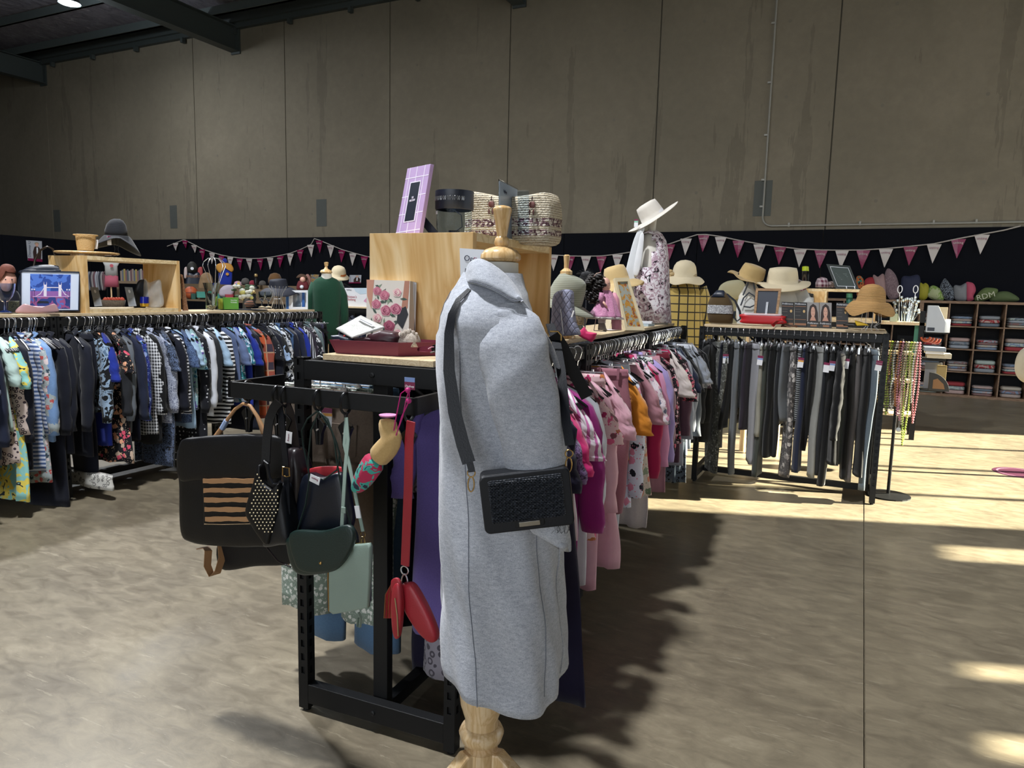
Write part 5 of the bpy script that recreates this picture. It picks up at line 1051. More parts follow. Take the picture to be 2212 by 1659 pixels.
qd2 = qY((885, 750), (897, 748), (901, 611), (889, 608), 2.11, 2.13, .02); r2 = root('canvas_stack', 'white canvases stacked behind the rose print', 'canvas', qd2.O)
for k in range(3): qd2.rect(k*.34, 0, k*.34+.24, 1, -.02, 0).build('canvas', m_wht, r2)
# clear zip bag
def crumple(px, Y, O, th, mat, name, par, seed=1, rough=.012, n=60, p=3, nrm=(0, 1, 0)):
    return pillow(loopY(px, Y, O, n, True), nrm, th, p, rough=rough, seed=seed).build(name, mat, par, 'all')
qd = Quad(Vector((-1.60, 1.98, 1.352)), Vector((-1.475, 1.93, 1.335)), Vector((-1.38, 2.06, 1.375)), Vector((-1.50, 2.10, 1.405))); O = atY(765, 715, 2.0); r = root('zip_bag', 'clear plastic zip bag lying on top of the burgundy tray contents', 'bag', O)
t = NT('clear_plastic', .18, 0, .6); t.base('#c9c9c4'); t.b.inputs['Alpha'].default_value = .82; t.bump(t.noise(t.coord(), 30, 4, .6), .5, .01); m_pla = t.m
P4 = [Vector((-1.575, 1.955, 1.333)), Vector((-1.44, 1.96, 1.318)), Vector((-1.395, 2.03, 1.338)), Vector((-1.52, 2.05, 1.372))]
P4 = [atY(726, 711, 1.97), atY(760, 730, 1.93), atY(831, 707, 2.0), atY(780, 682, 2.05)]
lp = smooth_loop(P4, 40, True); nrm = (P4[1]-P4[0]).cross(P4[3]-P4[0]).normalized()
pillow([p-O for p in lp], nrm, .014, 3, rough=.006, seed=3).build('pouch', m_pla, r, 'all'); qz = Quad(*[p for p in (P4[0], P4[1], P4[2], P4[3])]); qz.O = O.copy()
qz.rect(.25, .70, .92, .80, .012, .0125).build('header_strip', m_paper, r); qz.rect(.30, .74, .85, .765, .0126, .013).build('printed_line', m_dk, r)
m_burg = flat('#3d2027', .4, 0, .3, 25, .12)
O = atY(828, 728, 1.99); r = root('leather_wallet', 'burgundy leather gloves folded in the tray', 'gloves', O); crumple([(796, 735), (800, 722), (830, 713), (858, 718), (866, 728), (862, 742), (820, 742)], 1.99, O, .07, m_burg, 'glove', r, 5, .012); crumple([(755, 732), (790, 727), (812, 732), (800, 740), (770, 740)], 1.97, O, .03, m_burg, 'glove_cuff', r, 6, .008)
O = atY(735, 729, 1.97); r = root('black_pouch', 'flat black pouch with a red toggle in the tray', 'pouch', O); crumple([(720, 724), (740, 722), (770, 730), (775, 740), (730, 738), (722, 732)], 1.97, O, .06, m_dk, 'pouch_body', r, 7, .006); MB().sphere(PT(744, 726, 1.95, O), .004, 8).build('red_toggle', flat('#c03a33', .4), r)
f_cro = fabric('leopard', '#b7aca0', '#91867a', s=3.); O = atY(882, 732, 2.0); r = root('crochet_gloves', 'beige crochet gloves rolled in the tray', 'gloves', O); loft([(748, 861, 905), (735, 859, 904), (724, 862, 900), (718, 866, 896)], 2.01, O, .7, p=.6).build('cuff', f_cro, r, 'all')
for i, (x, y, s_) in enumerate(((868, 716, 4), (876, 712, 4.5), (884, 710, 4.5), (892, 714, 4), (899, 718, 3.5))): loft([(730, x-s_, x+s_), (y+4, x-s_, x+s_), (y, x-s_*.6, x+s_*.6)], 1.985+i*.006, O, 1, 12).build('finger', f_cro, r, 'all')
O = atY(936, 757, 1.99); r = root('sunglasses', 'sunglasses with pink arms lying by the tray', 'sunglasses', O)
MB().lathe([(.014, 0), (.013, .003), (0, .004)], PT(940, 753, 1.99, O), 18, Rx(PI/2)).build('lens', flat('#1a1a1c', .1), r); MB().tube([PT(925, 754, 1.98, O), PT(932, 750, 1.985, O), PT(942, 749, 1.99, O)], .002, 6).build('arm', flat('#b06a7c', .3), r); MB().tube([PT(930, 762, 1.97, O), PT(938, 760, 1.97, O), PT(945, 762, 1.98, O)], .0025, 6).build('arm', flat('#4a3f3a', .3), r)
# ---- middle board things
m_hatg = fabric('stripe', '#7f8170', '#96988a', s=3.); m_straw = fabric('stripe', '#b89d6c', '#c9b081', s=5.); m_cream = fabric('marl', '#cdc1a6', '#b9ab8c'); m_ivory = fabric('stripe', '#d5cfc6', '#c4beb4', s=5.)
def hat(name, label, Y, c, rc, hc, rb, mat, tilt=(0, 0), droop=.0, band=None, wave=0., bowl=.8, kw=5, grp=None, ground=None, dome=False):
    """crown radius/height and brim radius in metres, centre of the brim at pixel c"""
    O = atY(*c, Y); 
    if ground is not None: O.z = ground
    r = thing(name, label, 'hat', O, 0, grp); M_ = Rx(tilt[0]) @ Ry(tilt[1])
    pr = [(.002, hc), (rc*.5, hc*.99), (rc*bowl, hc*.93), (rc*.93, hc*.7), (rc, hc*.3), (rc*1.02, .005)]; n = 44
    if dome: pr = [(.002, hc), (rc*.42, hc*.95), (rc*.70, hc*.83), (rc*.88, hc*.62), (rc*.97, hc*.33), (rc*1.03, .005)]
    rows = []
    for i in range(14):
        f = i/13
        if i <= 5: rr_, zz = pr[i]
        else: g = (i-5)/8; rr_ = rc*1.02+(rb-rc*1.02)*g; zz = .004-droop*g*g
        row = []
        for k in range(n):
            a = 2*PI*k/n; w_ = wave*max(0, (rr_-rc)/(rb-rc+1e-6))*math.sin(kw*a+1)*(1+.4*math.sin(2*a)); row.append(M_ @ Vector((rr_*math.cos(a), rr_*math.sin(a)*(1.06 if rr_ < rc*1.1 else 1), zz+w_)))
        rows.append(row)
    under = [[p-(M_ @ Vector((0, 0, .003))) for p in row] for row in rows[::-1]]
    MB().grid(rows+under, True, False).build('hat_body', mat, r, 'all')
    if band: MB().lathe([(rc*1.03, .004), (rc*1.035, .016), (rc*1.0, .035), (rc*.98, .035), (rc*.98, .004)], n=n, M=M_, caps=False).build('hat_band', band, r, True)
    return r, O
O = atY(1226, 632, 3.32); r = root('sun_hat', 'wide grey green sun hat on a stand beside the large pine box', 'hat', O)
MB().lathe([(.0, .085), (.05, .083), (.07, .07), (.082, .03), (.092, -.045)], n=40, M=Ry(.38), caps=False).build('crown', m_hatg, r, 'all'); MB().lathe([(.092, -.045), (.13, -.06), (.165, -.072), (.164, -.076), (.091, -.05)], n=44, M=Ry(.30), caps=False).build('brim', m_hatg, r, 'all')
O2 = Vector((O.x-.01, O.y+.0, ZT)); r = root('hat_stand', 'beech knob hat stand under the grey green sun hat', 'stand', O2); MB().lathe([(.055, 0), (.055, .012), (.012, .02), (.012, .30), (.03, .31), (.03, .325), (.012, .34), (.012, .36), (.016, .40), (.01, .405)], n=20).build('stand_post', m_beech, r, True)
YQ = 2.99; O = atY(1225, 725, YQ); O.z = ZT; r = root('quilted_bag', 'grey lilac quilted bag standing by the large pine box', 'bag', O)
t = NT('quilted_cloth', .7, 0, .3); v = t.coord(); sep = t.n('SeparateXYZ', i_0=v); a_ = t.math('ADD', t.math('MULTIPLY', sep.outputs[0], 34), t.math('MULTIPLY', sep.outputs[2], 24)); c_ = t.math('SUBTRACT', t.math('MULTIPLY', sep.outputs[0], 34), t.math('MULTIPLY', sep.outputs[2], 24)); f1 = t.math('ABSOLUTE', t.math('SUBTRACT', t.math('FRACT', a_), .5)); f2 = t.math('ABSOLUTE', t.math('SUBTRACT', t.math('FRACT', c_), .5)); q_ = t.math('MAXIMUM', f1, f2); t.base(t.mix(t.math('GREATER_THAN', q_, .455), '#85879c', '#696b80')); t.bump(t.math('MULTIPLY', t.math('POWER', q_, 6), -40), .8, .006); m_quilt = t.m
pillow(loopY([(1200, 634), (1234, 627), (1238, 660), (1243, 695), (1252, 720), (1245, 724), (1196, 722), (1194, 680)], YQ, O, 50), (0, 1, 0), .05, 5).build('bag_body', m_quilt, r, 'all')
MB().tube([PT(1211, 668, YQ-.035, O), PT(1217, 722, YQ-.035, O)], .0022, 6).build('white_stay', m_paper, r); o = MB().box((0, 0, 0), (.007, .001, .03)).build('price_tag', m_tagw, r, loc=PT(1237, 678, YQ-.035, O)); o.rotation_euler = (0, .3, 0)
m_pkc = fabric('plain', '#c4275f', rough=.6); O = atY(1268, 720, 3.12); r = root('pink_scarf', 'hot pink scarf hanging over the edge of the middle board', 'scarf', O); crumple([(1246, 722), (1262, 706), (1268, 716), (1289, 720), (1285, 732), (1278, 739), (1262, 732)], 3.10, O, .03, m_pkc, 'folded_cloth', r, 4, .01)
O = atY(1252, 710, 3.25); r = root('green_purse', 'small sage green cloth purse behind the pink scarf', 'purse', O); crumple([(1240, 714), (1244, 703), (1258, 702), (1262, 712)], 3.25, O, .03, m_mint, 'purse_body', r, 2, .003)
# doll
YD = 3.45; O = atY(1305, 714, YD); O.z = ZT; r = root('porcelain_doll', 'dark curly haired doll in a pink lace trimmed dress on a wire stand', 'doll', O)
m_skin = flat('#d9a795', .45); f_dpink = fabric('swirl', '#c48aa8', '#a8688e', s=1.4, rough=.5); f_dpk2 = fabric('plain', '#cf8fa0', rough=.5); m_hair = flat('#1d1410', .55, 0, .9, 70, .3); m_lacew = fabric('marl', '#ddd6d2', '#b8aeb0', s=.6)
loft([(632, 1303, 1311, 1), (629, 1302, 1315, 1), (622, 1300, 1318, 1), (612, 1299, 1318, 1), (604, 1301, 1316, 1), (600, 1304, 1311, 1)], YD, O, 1, 20).build('head', m_skin, r, 'all'); MB().sphere(PT(1317.5, 617, YD-.0, O), .0035, 8).build('nose', m_skin, r, 'all')
for x, y in ((1315, 612),): MB().sphere(PT(x, y, YD-.02, O), .0022, 8).build('eye', m_dk, r); 
MB().box(PT(1314.5, 624, YD-.018, O), (.005, .003, .002)).build('mouth', flat('#a8434a', .4), r)
hr = random.Random(9)
for k in range(150):
    a = (k % 95)/95; yy = 592+a*58; xx = 1290-4*math.sin(a*3)+hr.uniform(-20, 17)*(.6+.55*math.sin(a*PI)); xx = min(xx, 1306 if yy > 603 else 1316); p = PT(xx, yy, YD+hr.uniform(-.035, .04), O); pts = [p+Vector((.0085*math.cos(j*.9+k)*1.1, .0085*math.sin(j*.9+k), -.0018*j)) for j in range(9)]
    MB().tube(pts, .0062, 5).build('hair_curl', m_hair, r, 'all')
MB().tube([PT(x, y, YD-.03, O) for x, y in ((1278, 612), (1281, 600), (1288, 591), (1298, 588))], .0018, 6).build('ribbon_band', flat('#d8b7a8', .4), r, True)
loft([(622, 1302, 1312), (630, 1298, 1320), (640, 1294, 1324), (652, 1292, 1330), (665, 1285, 1334), (680, 1275, 1340), (686, 1271, 1342)], YD, O, .8, 60, fold=.05, kf=9).build('dress', f_dpink, r, 'all'); loft([(684, 1270, 1343), (689, 1268, 1345), (688, 1272, 1341)], YD, O, .8, 60, fold=.06, kf=12, cap=False).build('lace_hem', m_lacew, r, 'all')
loft([(632, 1318, 1330), (645, 1318, 1337), (680, 1320, 1341), (712, 1322, 1342)], YD+.02, O, .5, 30, fold=.08, kf=7).build('cape', f_dpk2, r, 'all'); MB().tube([PT(x, y, YD-.045, O) for x, y in ((1300, 632), (1298, 645), (1302, 655))], [.012, .013, .011], 10).build('sleeve', f_dpink, r, 'all'); MB().tube([PT(x, y, YD-.05, O) for x, y in ((1303, 652), (1307, 658), (1312, 665))], [.006, .0055, .003], 8).build('arm', m_skin, r, 'all')
for s_, x in ((-1, 1297), (1, 1303)): loft([(684, x-5, x+5), (698, x-5, x+5)], YD+s_*.015, O, 1, 14, fold=.05).build('stocking', m_lacew, r, 'all'); loft([(699, x-4, x+4), (708, x-5, x+6), (713, x-5, x+9)], YD+s_*.015, O, 1, 14).build('boot', flat('#9a8f84', .4), r, 'all')
MB().tube([PT(1288, 684, YD+.01, O), PT(1283, 714, YD-.03, O), PT(1310, 716, YD-.02, O)], .0022, 6).build('wire_stand', m_chrome, r, True)
for nm, lab, lp, Y, mt, th in (('feather_fascinator', 'black feather fascinator on a stand behind the doll', [(1250, 606), (1258, 588), (1272, 584), (1284, 592), (1282, 606), (1272, 616), (1262, 640), (1256, 660), (1250, 640), (1256, 616)], 3.6, flat('#191a1f', .7, 0, 1., 60, .3), .05), ('brown_basket', 'small brown woven basket between the quilted bag and the doll', [(1240, 672), (1264, 670), (1268, 684), (1262, 704), (1246, 702)], 3.75, fabric('leopard', '#6f6454', '#3d352b', s=3.), .09)):
    O = atY(lp[0][0], lp[-1][1], Y); r = root(nm, lab, 'hat' if 'fas' in nm else 'basket', O); crumple(lp, Y, O, th, mt, 'body', r, 3, .004 if 'bask' in nm else .02)
    if 'fas' in nm: 
        for k in range(26): a = hr.uniform(0, 6.28); p = PT(1267, 600, Y-.0, O); MB().tube([p, p+Vector((.03*math.cos(a), -.01, .03*math.sin(a))), p+Vector((.055*math.cos(a+.3), -.015, .05*math.sin(a+.3)))], .0015, 4).build('feather', mt, r)
        MB().tube([PT(1266, 640, Y, O), Vector((PT(1266, 640, Y, O).x, 0, ZT-O.z))], .004, 6).build('stem', m_dk, r)
# leaning picture and cards
m_frw = flat('#cdbf9f', .5); p0, p1 = atY(1350, 702, 4.25), atY(1392, 701, 4.35)
for p_ in (p0, p1): p_.z = ZT+.001
qd = Quad(p0, p1, atY(1356, 601, 4.42), atY(1326, 602, 4.32)); r = root('picture_frame', 'cream framed floral picture leaning beside the doll', 'picture', qd.O)
qd.frame(.14, .07, -.012, .012, m_frw, r); qd.rect(.05, .03, .95, .97, -.004, .002).build('print', fabric('blotch', '#8c8f86', '#a5762a', '#7b3a28', s=4.), r); qd.rect(.42, .2, .66, .85, .002, .003).build('painted_flower', fabric('blotch', '#b8862c', '#a34a2c', '#d8b25a', s=5.), r)
MB().strap([qd.pt(.2, .85, -.014), qd.pt(-.75, .0, -.06)], .035, .004, (1, .2, 0)).build('easel_back', m_frw, r)
for i, (lab, z, mt) in enumerate((('pale blue flat box under the white hat bust', 0, flat('#a9bcc6', .5)), ('white card box lying on the pale blue box', .017, m_wht))):
    x, y = along(MX, MY, MR, 3.22+.02*i, .13); o = MB().box2((-.06, -.085, 0), (.06, .085, .015)).build('flat_box', mt, loc=(x, y, ZT+.0005+z), bevel=.001); o.rotation_euler = (0, 0, .2*i); tag(o, lab, 'box')
x, y = along(MX, MY, MR, 2.4, .12); O = Vector((x, y, ZT+.001)); r = root('lace_handkerchief', 'white lace handkerchief lying flat behind the doll', 'cloth', O); pillow([Vector((.05*math.cos(a)*(1+.15*math.sin(5*a)), .11*math.sin(a), .004)) for a in [2*PI*k/40 for k in range(40)]], (0, 0, 1), .007, 3, rough=.0012).build('cloth', m_lacew, r, 'all')
# ---- white hat bust
YW = 5.55; O = atY(1405, 697, YW); O.z = ZT; r = root('display_bust', 'white display bust on the middle board wearing the marble print blouse', 'mannequin', O)
loft([(700, 1372, 1442), (640, 1370, 1438), (590, 1372, 1436), (545, 1374, 1436), (520, 1380, 1428), (505, 1392, 1418), (496, 1400, 1416), (478, 1398, 1418), (470, 1394, 1420), (455, 1394, 1420), (440, 1400, 1416)], YW, O, .95, 32).build('torso', m_form, r, 'all')
f_marb = fabric('leaf', '#d3ced4', '#a88f9c', '#1c191f', '#d3ced4', s=1.1); b_ = root('marble_blouse', 'sleeveless white blouse with pink and black marbling on the display bust', 'top', O)
B1 = [(499, 1392, 1420), (506, 1383, 1430), (520, 1372, 1437), (545, 1366, 1441), (580, 1364, 1443), (620, 1366, 1444), (660, 1370, 1446), (696, 1374, 1448)]
rows = []
for y, a, c in B1:
    A, B_ = atY(a, y, YW), atY(c, y, YW); cc = (A+B_)/2-O; h = (B_-A).length/2*1.04; rows.append([(cc.x+h*math.cos(q), cc.y+h*1.1*math.sin(q), cc.z+.004*math.sin(5*q+y)) for q in [2*PI*k/48 for k in range(48)]])
mbb = MB(); n = 48; vs = [p for rw in rows for p in rw]; fs = []
for i in range(len(rows)-1):
    for k in range(n):
        am = abs(((k+.5)/n*2*PI-1.5*PI))
        if i in (1, 2, 3) and am < (.45, .62, .45)[i-1]: continue
        fs.append((i*n+k, i*n+(k+1) % n, (i+1)*n+(k+1) % n, (i+1)*n+k))
mbb.add(vs, fs); o = mbb.build('blouse_body', f_marb, b_, 'all'); sm = o.modifiers.new('sol', 'SOLIDIFY'); sm.thickness = .004
sc_ = root('white_scarf', 'white gauze scarf trailing from the white sun hat', 'scarf', O); MB().grid(sections([((1392, 488), .02), ((1380, 505), .022), ((1370, 530), .018), ((1366, 570), .04), ((1358, 610), .052), ((1362, 640), .03)], YW-.17, O, 20, .25)).build('scarf_tail', fabric('plain', '#cfd2d6'), sc_, 'all', sub=1); MB().grid(sections([((1388, 500), .016), ((1384, 530), .02), ((1378, 570), .03), ((1372, 600), .02)], YW-.19, O, 16, .3)).build('scarf_tail', fabric('plain', '#d8dade'), sc_, 'all', sub=1)
hat('sun_hat', 'large white sun hat on the display bust on the middle board', YW, (1411, 470), .092, .125, .215, m_ivory, (.30, -.50), .01, fabric('plain', '#dcdce0'), .012, .86, 2)
tg = root('swing_tag', 'price tag hanging from the white sun hat', 'tag', atY(1374, 483, YW-.2)); MB().box((0, 0, 0), (.03, .001, .05)).build('card', m_tagw, tg); MB().box((0, -.001, .015), (.03, .001, .012)).build('green_band', m_tagg, tg); MB().box((0, -.001, .026), (.03, .001, .012)).build('plum_band', m_tagp, tg)
# ---- right board things (Y of the board 5.93 .. 6.39)
YR = 6.05
f_abor = fabric('plain', '#4a3a22'); O = atY(1562, 695, YR); O.z = ZT; r = root('backpack', 'brown and black backpack with a patterned white band on the right board', 'backpack', O)
loft([(698, 1532, 1582), (680, 1528, 1585), (655, 1530, 1582), (640, 1536, 1575), (632, 1545, 1568), (628, 1550, 1562)], YR, O, .6, 28, p=.7).build('bag_body', f_abor, r, 'all'); loft([(677, 1527.5, 1585), (659, 1529, 1583)], YR-.004, O, .62, 28, p=.7, cap=False).build('patterned_band', fabric('swirl', '#b9b9bb', '#2c2c30', s=1.3), r, 'all')
loft([(642, 1535, 1574), (633, 1543, 1568), (627, 1549, 1563)], YR-.0, O, .68, 28, p=.7).build('black_top', m_dk, r, 'all'); MB().strap([PT(x, y, YR, O) for x, y in ((1570, 635), (1588, 650), (1598, 672), (1600, 688), (1592, 694), (1586, 686), (1588, 672))], .03, .008, (.2, 1, 0)).build('shoulder_strap', m_dk, r, True)
qd = qY((1628, 682), (1680, 683), (1688, 624), (1633, 623), YR+.03, None, .05); r = root('photo_frame', 'oak photo frame with a black backing behind the red case', 'picture frame', qd.O); qd.frame(.10, .09, -.008, .008, wood('oak', '#7a5a38', '#8d6b45', '#a07d55'), r); qd.rect(.06, .05, .94, .95, -.004, .0).build('backing', m_dk, r); qd.rect(.47, .02, .56, .5, .001, .01).build('chrome_tongs', m_chrome, r)
O = atY(1650, 697, YR-.07); O.z = ZT; r = root('lunch_case', 'bright red plastic case lying on the right board', 'case', O); m_rd = flat('#b41f24', .35); pillow(loopY([(1604, 678), (1690, 682), (1696, 690), (1692, 700), (1606, 698), (1602, 688)], YR-.07, O, 40), (0, 1, 0), .09, 6).build('case_body', m_rd, r, 'all'); pillow(loopY([(1608, 676), (1690, 679), (1690, 683), (1607, 681)], YR-.07, O, 30, True), (0, 1, 0), .09, 6).build('pale_lid', flat('#d0b7bb', .4), r, 'all'); MB().strap([PT(x, y, YR-.14, O) for x, y in ((1690, 690), (1678, 694), (1668, 704))], .03, .004, (1, .2, .6)).build('red_flap', m_rd, r)
m_box = flat('#191716', .4); m_cop = flat('#8d6246', .5)
for i, (x0, x1, lab, face) in enumerate(((1688, 1715, 'black hair dye carton next to the red case', 0), (1716, 1743, 'second black hair dye carton from the red case', 0), (1743, 1770, 'hair dye carton showing a dark haired portrait, the left one of two', 1), (1770, 1797, 'hair dye carton showing a dark haired portrait, the right one of two', 1), (1806, 1833, 'black hair dye carton by the straw cloche', 0))):
    qd = qY((x0, 699+i*1.2), (x1, 700+i*1.2), (x1, 653+i*.4), (x0, 652+i*.4), YR-.02); qd.q[0].z = qd.q[1].z = ZT+.001; qd.O = (qd.q[0]+qd.q[1])/2; r = root('hair_dye_carton', lab, 'carton', qd.O)
    qd.rect(.02, 0, .98, 1, -.05, 0).build('carton', m_box, r)
    if face:
        qd.rect(.02, .25, .98, 1, 0, .001).build('portrait_ground', flat('#8d8a88', .5), r); qd.poly([(.10, .25), (.14, .6), (.25, .85), (.5, .95), (.75, .86), (.88, .6), (.92, .25)], .001, .0016).build('portrait_hair', flat('#2a1c17', .5), r); qd.disc(.5, .62, .17, .21, .0016, .0022).build('portrait_face', flat('#c59a86', .5), r); qd.poly([(.38, .44), (.62, .44), (.75, .28), (.25, .28)], .0016, .002).build('portrait_neck', flat('#b98b77', .5), r)
        for u in (.42, .58): qd.disc(u, .66, .03, .012, .0022, .0026, 8).build('portrait_eye', m_dk, r)
        qd.disc(.5, .53, .045, .012, .0022, .0026, 8).build('portrait_lips', flat('#a04848', .5), r); qd.text('Préférence', .5, .18, .018, m_paper, r, .002, 'CENTER'); qd.rect(.3, .05, .8, .12, 0, .001).build('printed_line', m_cop, r)
    else:
        qd.text('Préférence', .5, .93, .018, m_paper, r, .002, 'CENTER')
        for v in (.82, .30): qd.rect(.05, v, .95, v+.02, 0, .001).build('copper_line', m_cop, r)
        for v in (.70, .60, .45): qd.rect(.08, v, .5, v+.03, 0, .001).build('printed_line', flat('#4c4744', .5), r)
        qd.rect(.05, .08, .95, .16, 0, .001).build('copper_panel', m_cop, r); qd.disc(.78, .64, .09, .06, .0, .001, 12).build('printed_drop', flat('#c9a56a', .4), r)
YC = 5.98; O = atY(1880, 705, YC); O.z = ZT; r = root('wire_hat_stand', 'white wire hat stand under the straw cloche', 'stand', O)
for k in range(9): a = k*2*PI/9; MB().tube([(.06*math.cos(a), .06*math.sin(a), 0), (.03*math.cos(a), .03*math.sin(a), .03), (.07*math.cos(a), .07*math.sin(a), .06), (.06*math.cos(a), .06*math.sin(a), .16), (0, 0, .21)], .0018, 5).build('wire', m_paper, r, True)
t = NT('coiled_straw', .8, 0, .3); wv = t.n('TexWave', wave_type='BANDS', bands_direction='Z'); t.L(t.coord(), wv.inputs['Vector']); wv.inputs['Scale'].default_value = 42; wv.inputs['Distortion'].default_value = .6; t.base(t.mix(wv.outputs['Fac'], '#a37d4c', '#c39b66')); t.bump(wv.outputs['Fac'], .8, .006); m_coil = t.m
hat('cloche_hat', 'floppy tan straw cloche on a wire stand at the right end of the board', YC, (1881, 653), .098, .135, .17, m_coil, (0, .05), .085, None, .018, .84, 4, dome=True)
O = atY(1860, 702, YC-.08); O.z = ZT; r = root('yellow_packet', 'small yellow packet lying at the right board edge', 'packet', O); crumple([(1846, 692), (1862, 696), (1878, 703), (1850, 704)], YC-.1, O, .02, flat('#c9a417', .5), 'wrapper', r, 3, .002)
O = atY(1835, 704, YC-.1); O.z = ZT; r = root('spectacles_case', 'dark spectacles case lying left of the yellow packet', 'case', O); crumple([(1820, 698), (1848, 699), (1852, 704), (1822, 704)], YC-.1, O, .03, flat('#2a2622', .3), 'case_body', r, 3, .001)
o = tag(MB().tube([(0, 0, .004), (.03, .0, .012), (.06, 0, .004), (.09, 0, .012), (.12, 0, .004)], .006, 8).build('tortoiseshell_glasses', flat('#54301a', .25), None, True, loc=(atz(1700, 702, ZT).x, 5.955, ZT)), 'tortoiseshell glasses lying before the black cartons', 'glasses')
# ================================================================ things placed facing the camera's side of the room, by their own spot on the floor plan
class Spot:
    """upright local frame at a world point: x to the right as seen from the aisle, y away, z up"""
    def __init__(s, px, py, Y=None, X=None, z=None):
        P = atY(px, py, Y) if Y is not None else atX(px, py, X); s.P = P.copy(); s.zb = P.z if z is None else z
        d = Vector((P.x, P.y, 0)).normalized(); s.ey = d; s.ex = Vector((d.y, -d.x, 0)); s.rz = math.atan2(s.ex.y, s.ex.x); s.O = Vector((P.x, P.y, s.zb))
    def root(s, name, label, cat, grp=None): s.r = thing(name, label, cat, s.O, s.rz, grp); return s.r
    def pt(s, x, y, d=0.):
        r_2 = ray(x, y); P0 = s.O+s.ey*d; t = (P0-EYEV).dot(s.ey)/r_2.dot(s.ey); q = EYEV+r_2*t-s.O; return Vector((q.dot(s.ex), d, q.z))
    def loft(s, rows, depth=1., n=24, fold=0., kf=6, p=1., y0=0., cap=True, seed=0):
        R_ = []
        for i, rw in enumerate(rows):
            A, B_ = s.pt(rw[1], rw[0], y0), s.pt(rw[2], rw[0], y0); c = (A+B_)/2; h = (B_-A).length/2; dd = rw[3] if len(rw) > 3 else depth; row = []
            for k in range(n):
                a = 2*PI*k/n; f = 1+fold*(math.sin(kf*a+i*.4+seed)+.5*math.sin(kf*2.3*a+seed-i*.3)); ca, sa = math.cos(a), math.sin(a)
                row.append((c.x+h*f*math.copysign(abs(ca)**p, ca), y0+h*dd*f*math.copysign(abs(sa)**p, sa), c.z))
            R_.append(row)
        return MB().grid(R_, True, cap)
    def loop(s, px, d=0., n=40, sharp=False): return smooth_loop([s.pt(x, y, d) for x, y in px], n, sharp)
    def pil(s, px, th, p=4, d=0., rough=0., seed=0, sharp=False, n=40): return pillow(s.loop(px, d, n, sharp), (0, 1, 0), th, p, rough=rough, seed=seed)
    def box(s, x0, y0, x1, y1, d0, d1):
        a, b = s.pt(x0, y1, d0), s.pt(x1, y0, d0); return MB().box2((a.x, d0, min(a.z, b.z)), (b.x, d1, max(a.z, b.z)))
def simple(name, label, cat, px, mat, th, Y=None, X=None, z=None, p=4, part=None, grp=None, rough=0., base=None, sharp=False, seed=0):
    cxp = sum(a for a, b in px)/len(px); byp = max(b for a, b in px); sp_ = Spot(cxp, byp if base is None else base, Y, X, z); r = sp_.root(name, label, cat, grp)
    sp_.pil(px, th, p, 0, rough, seed, sharp).build(part or 'body', mat, r, 'all'); return sp_, r
# ================================================================ left board
XL = -5.12
bx = pinebox('pine display box on the left board with grey cards inside', -5.17, 3.32, 0, .40, .80, .405, ZT); ZL = ZT+.405
m_blueg = glass('#33507c', .05)
sp = Spot(12, 675, X=-5.06, z=ZT); r = sp.root('goblet', 'cut glass goblet with a dark blue stem at the left edge', 'glass'); sp.loft([(612, -12, 34), (625, -11, 33), (640, -6, 28), (650, 2, 20), (652, 6, 16), (651, 3, 19), (640, -4, 26), (625, -9, 31), (612, -10, 32)], cap=False).build('bowl', glass('#cfdcf5', .05, 1.3), r, True)
sp.loft([(651, 6, 16), (655, 8, 14), (662, 7, 15), (670, 7, 15), (673, -2, 24), (675, -6, 28)]).build('stem', flat('#17264f', .08, spec=.9), r, True)
sp, r = simple('doll', 'soft doll with reddish hair behind the blue goblet', 'doll', [(2, 592), (14, 584), (30, 590), (36, 604), (32, 622), (18, 630), (2, 626), (-6, 608)], m_skin, .14, X=-5.30, z=ZT, p=2.2, part='head')
sp.pil([(-8, 596), (2, 574), (16, 570), (30, 576), (34, 590), (20, 586), (6, 590), (-2, 612)], .2, 3, .02, .006).build('hair', flat('#6b3a2c', .8, 0, .8, 60), r, 'all'); sp.pil([(-12, 628), (16, 626), (40, 632), (42, 672), (-14, 674)], .14, 4, .03).build('dress', f_navy, r, 'all')
for x in (12, 26): MB().sphere(sp.pt(x, 604, -.068), .005, 8).build('eye', m_dk, r)
MB().sphere(sp.pt(20, 612, -.072), .006, 8).build('nose', m_skin, r)
sp, r = simple('patterned_tin', 'dark patterned tin box between the goblet and the bridge picture', 'tin', [(18, 650), (42, 650), (42, 674), (18, 675)], fabric('swirl', '#20241f', '#5b5b43', s=1.5), .08, X=-5.16, z=ZT, sharp=True, part='tin_body', p=9)
sp, r = simple('zip_pouch', 'pale pink zip pouch lying before the bridge picture', 'pouch', [(32, 674), (50, 657), (64, 660), (90, 662), (112, 660), (118, 656), (125, 665), (122, 675), (60, 677)], flat('#b08a8c', .3), .05, X=-5.0, z=ZT, part='pouch_body', rough=.004)
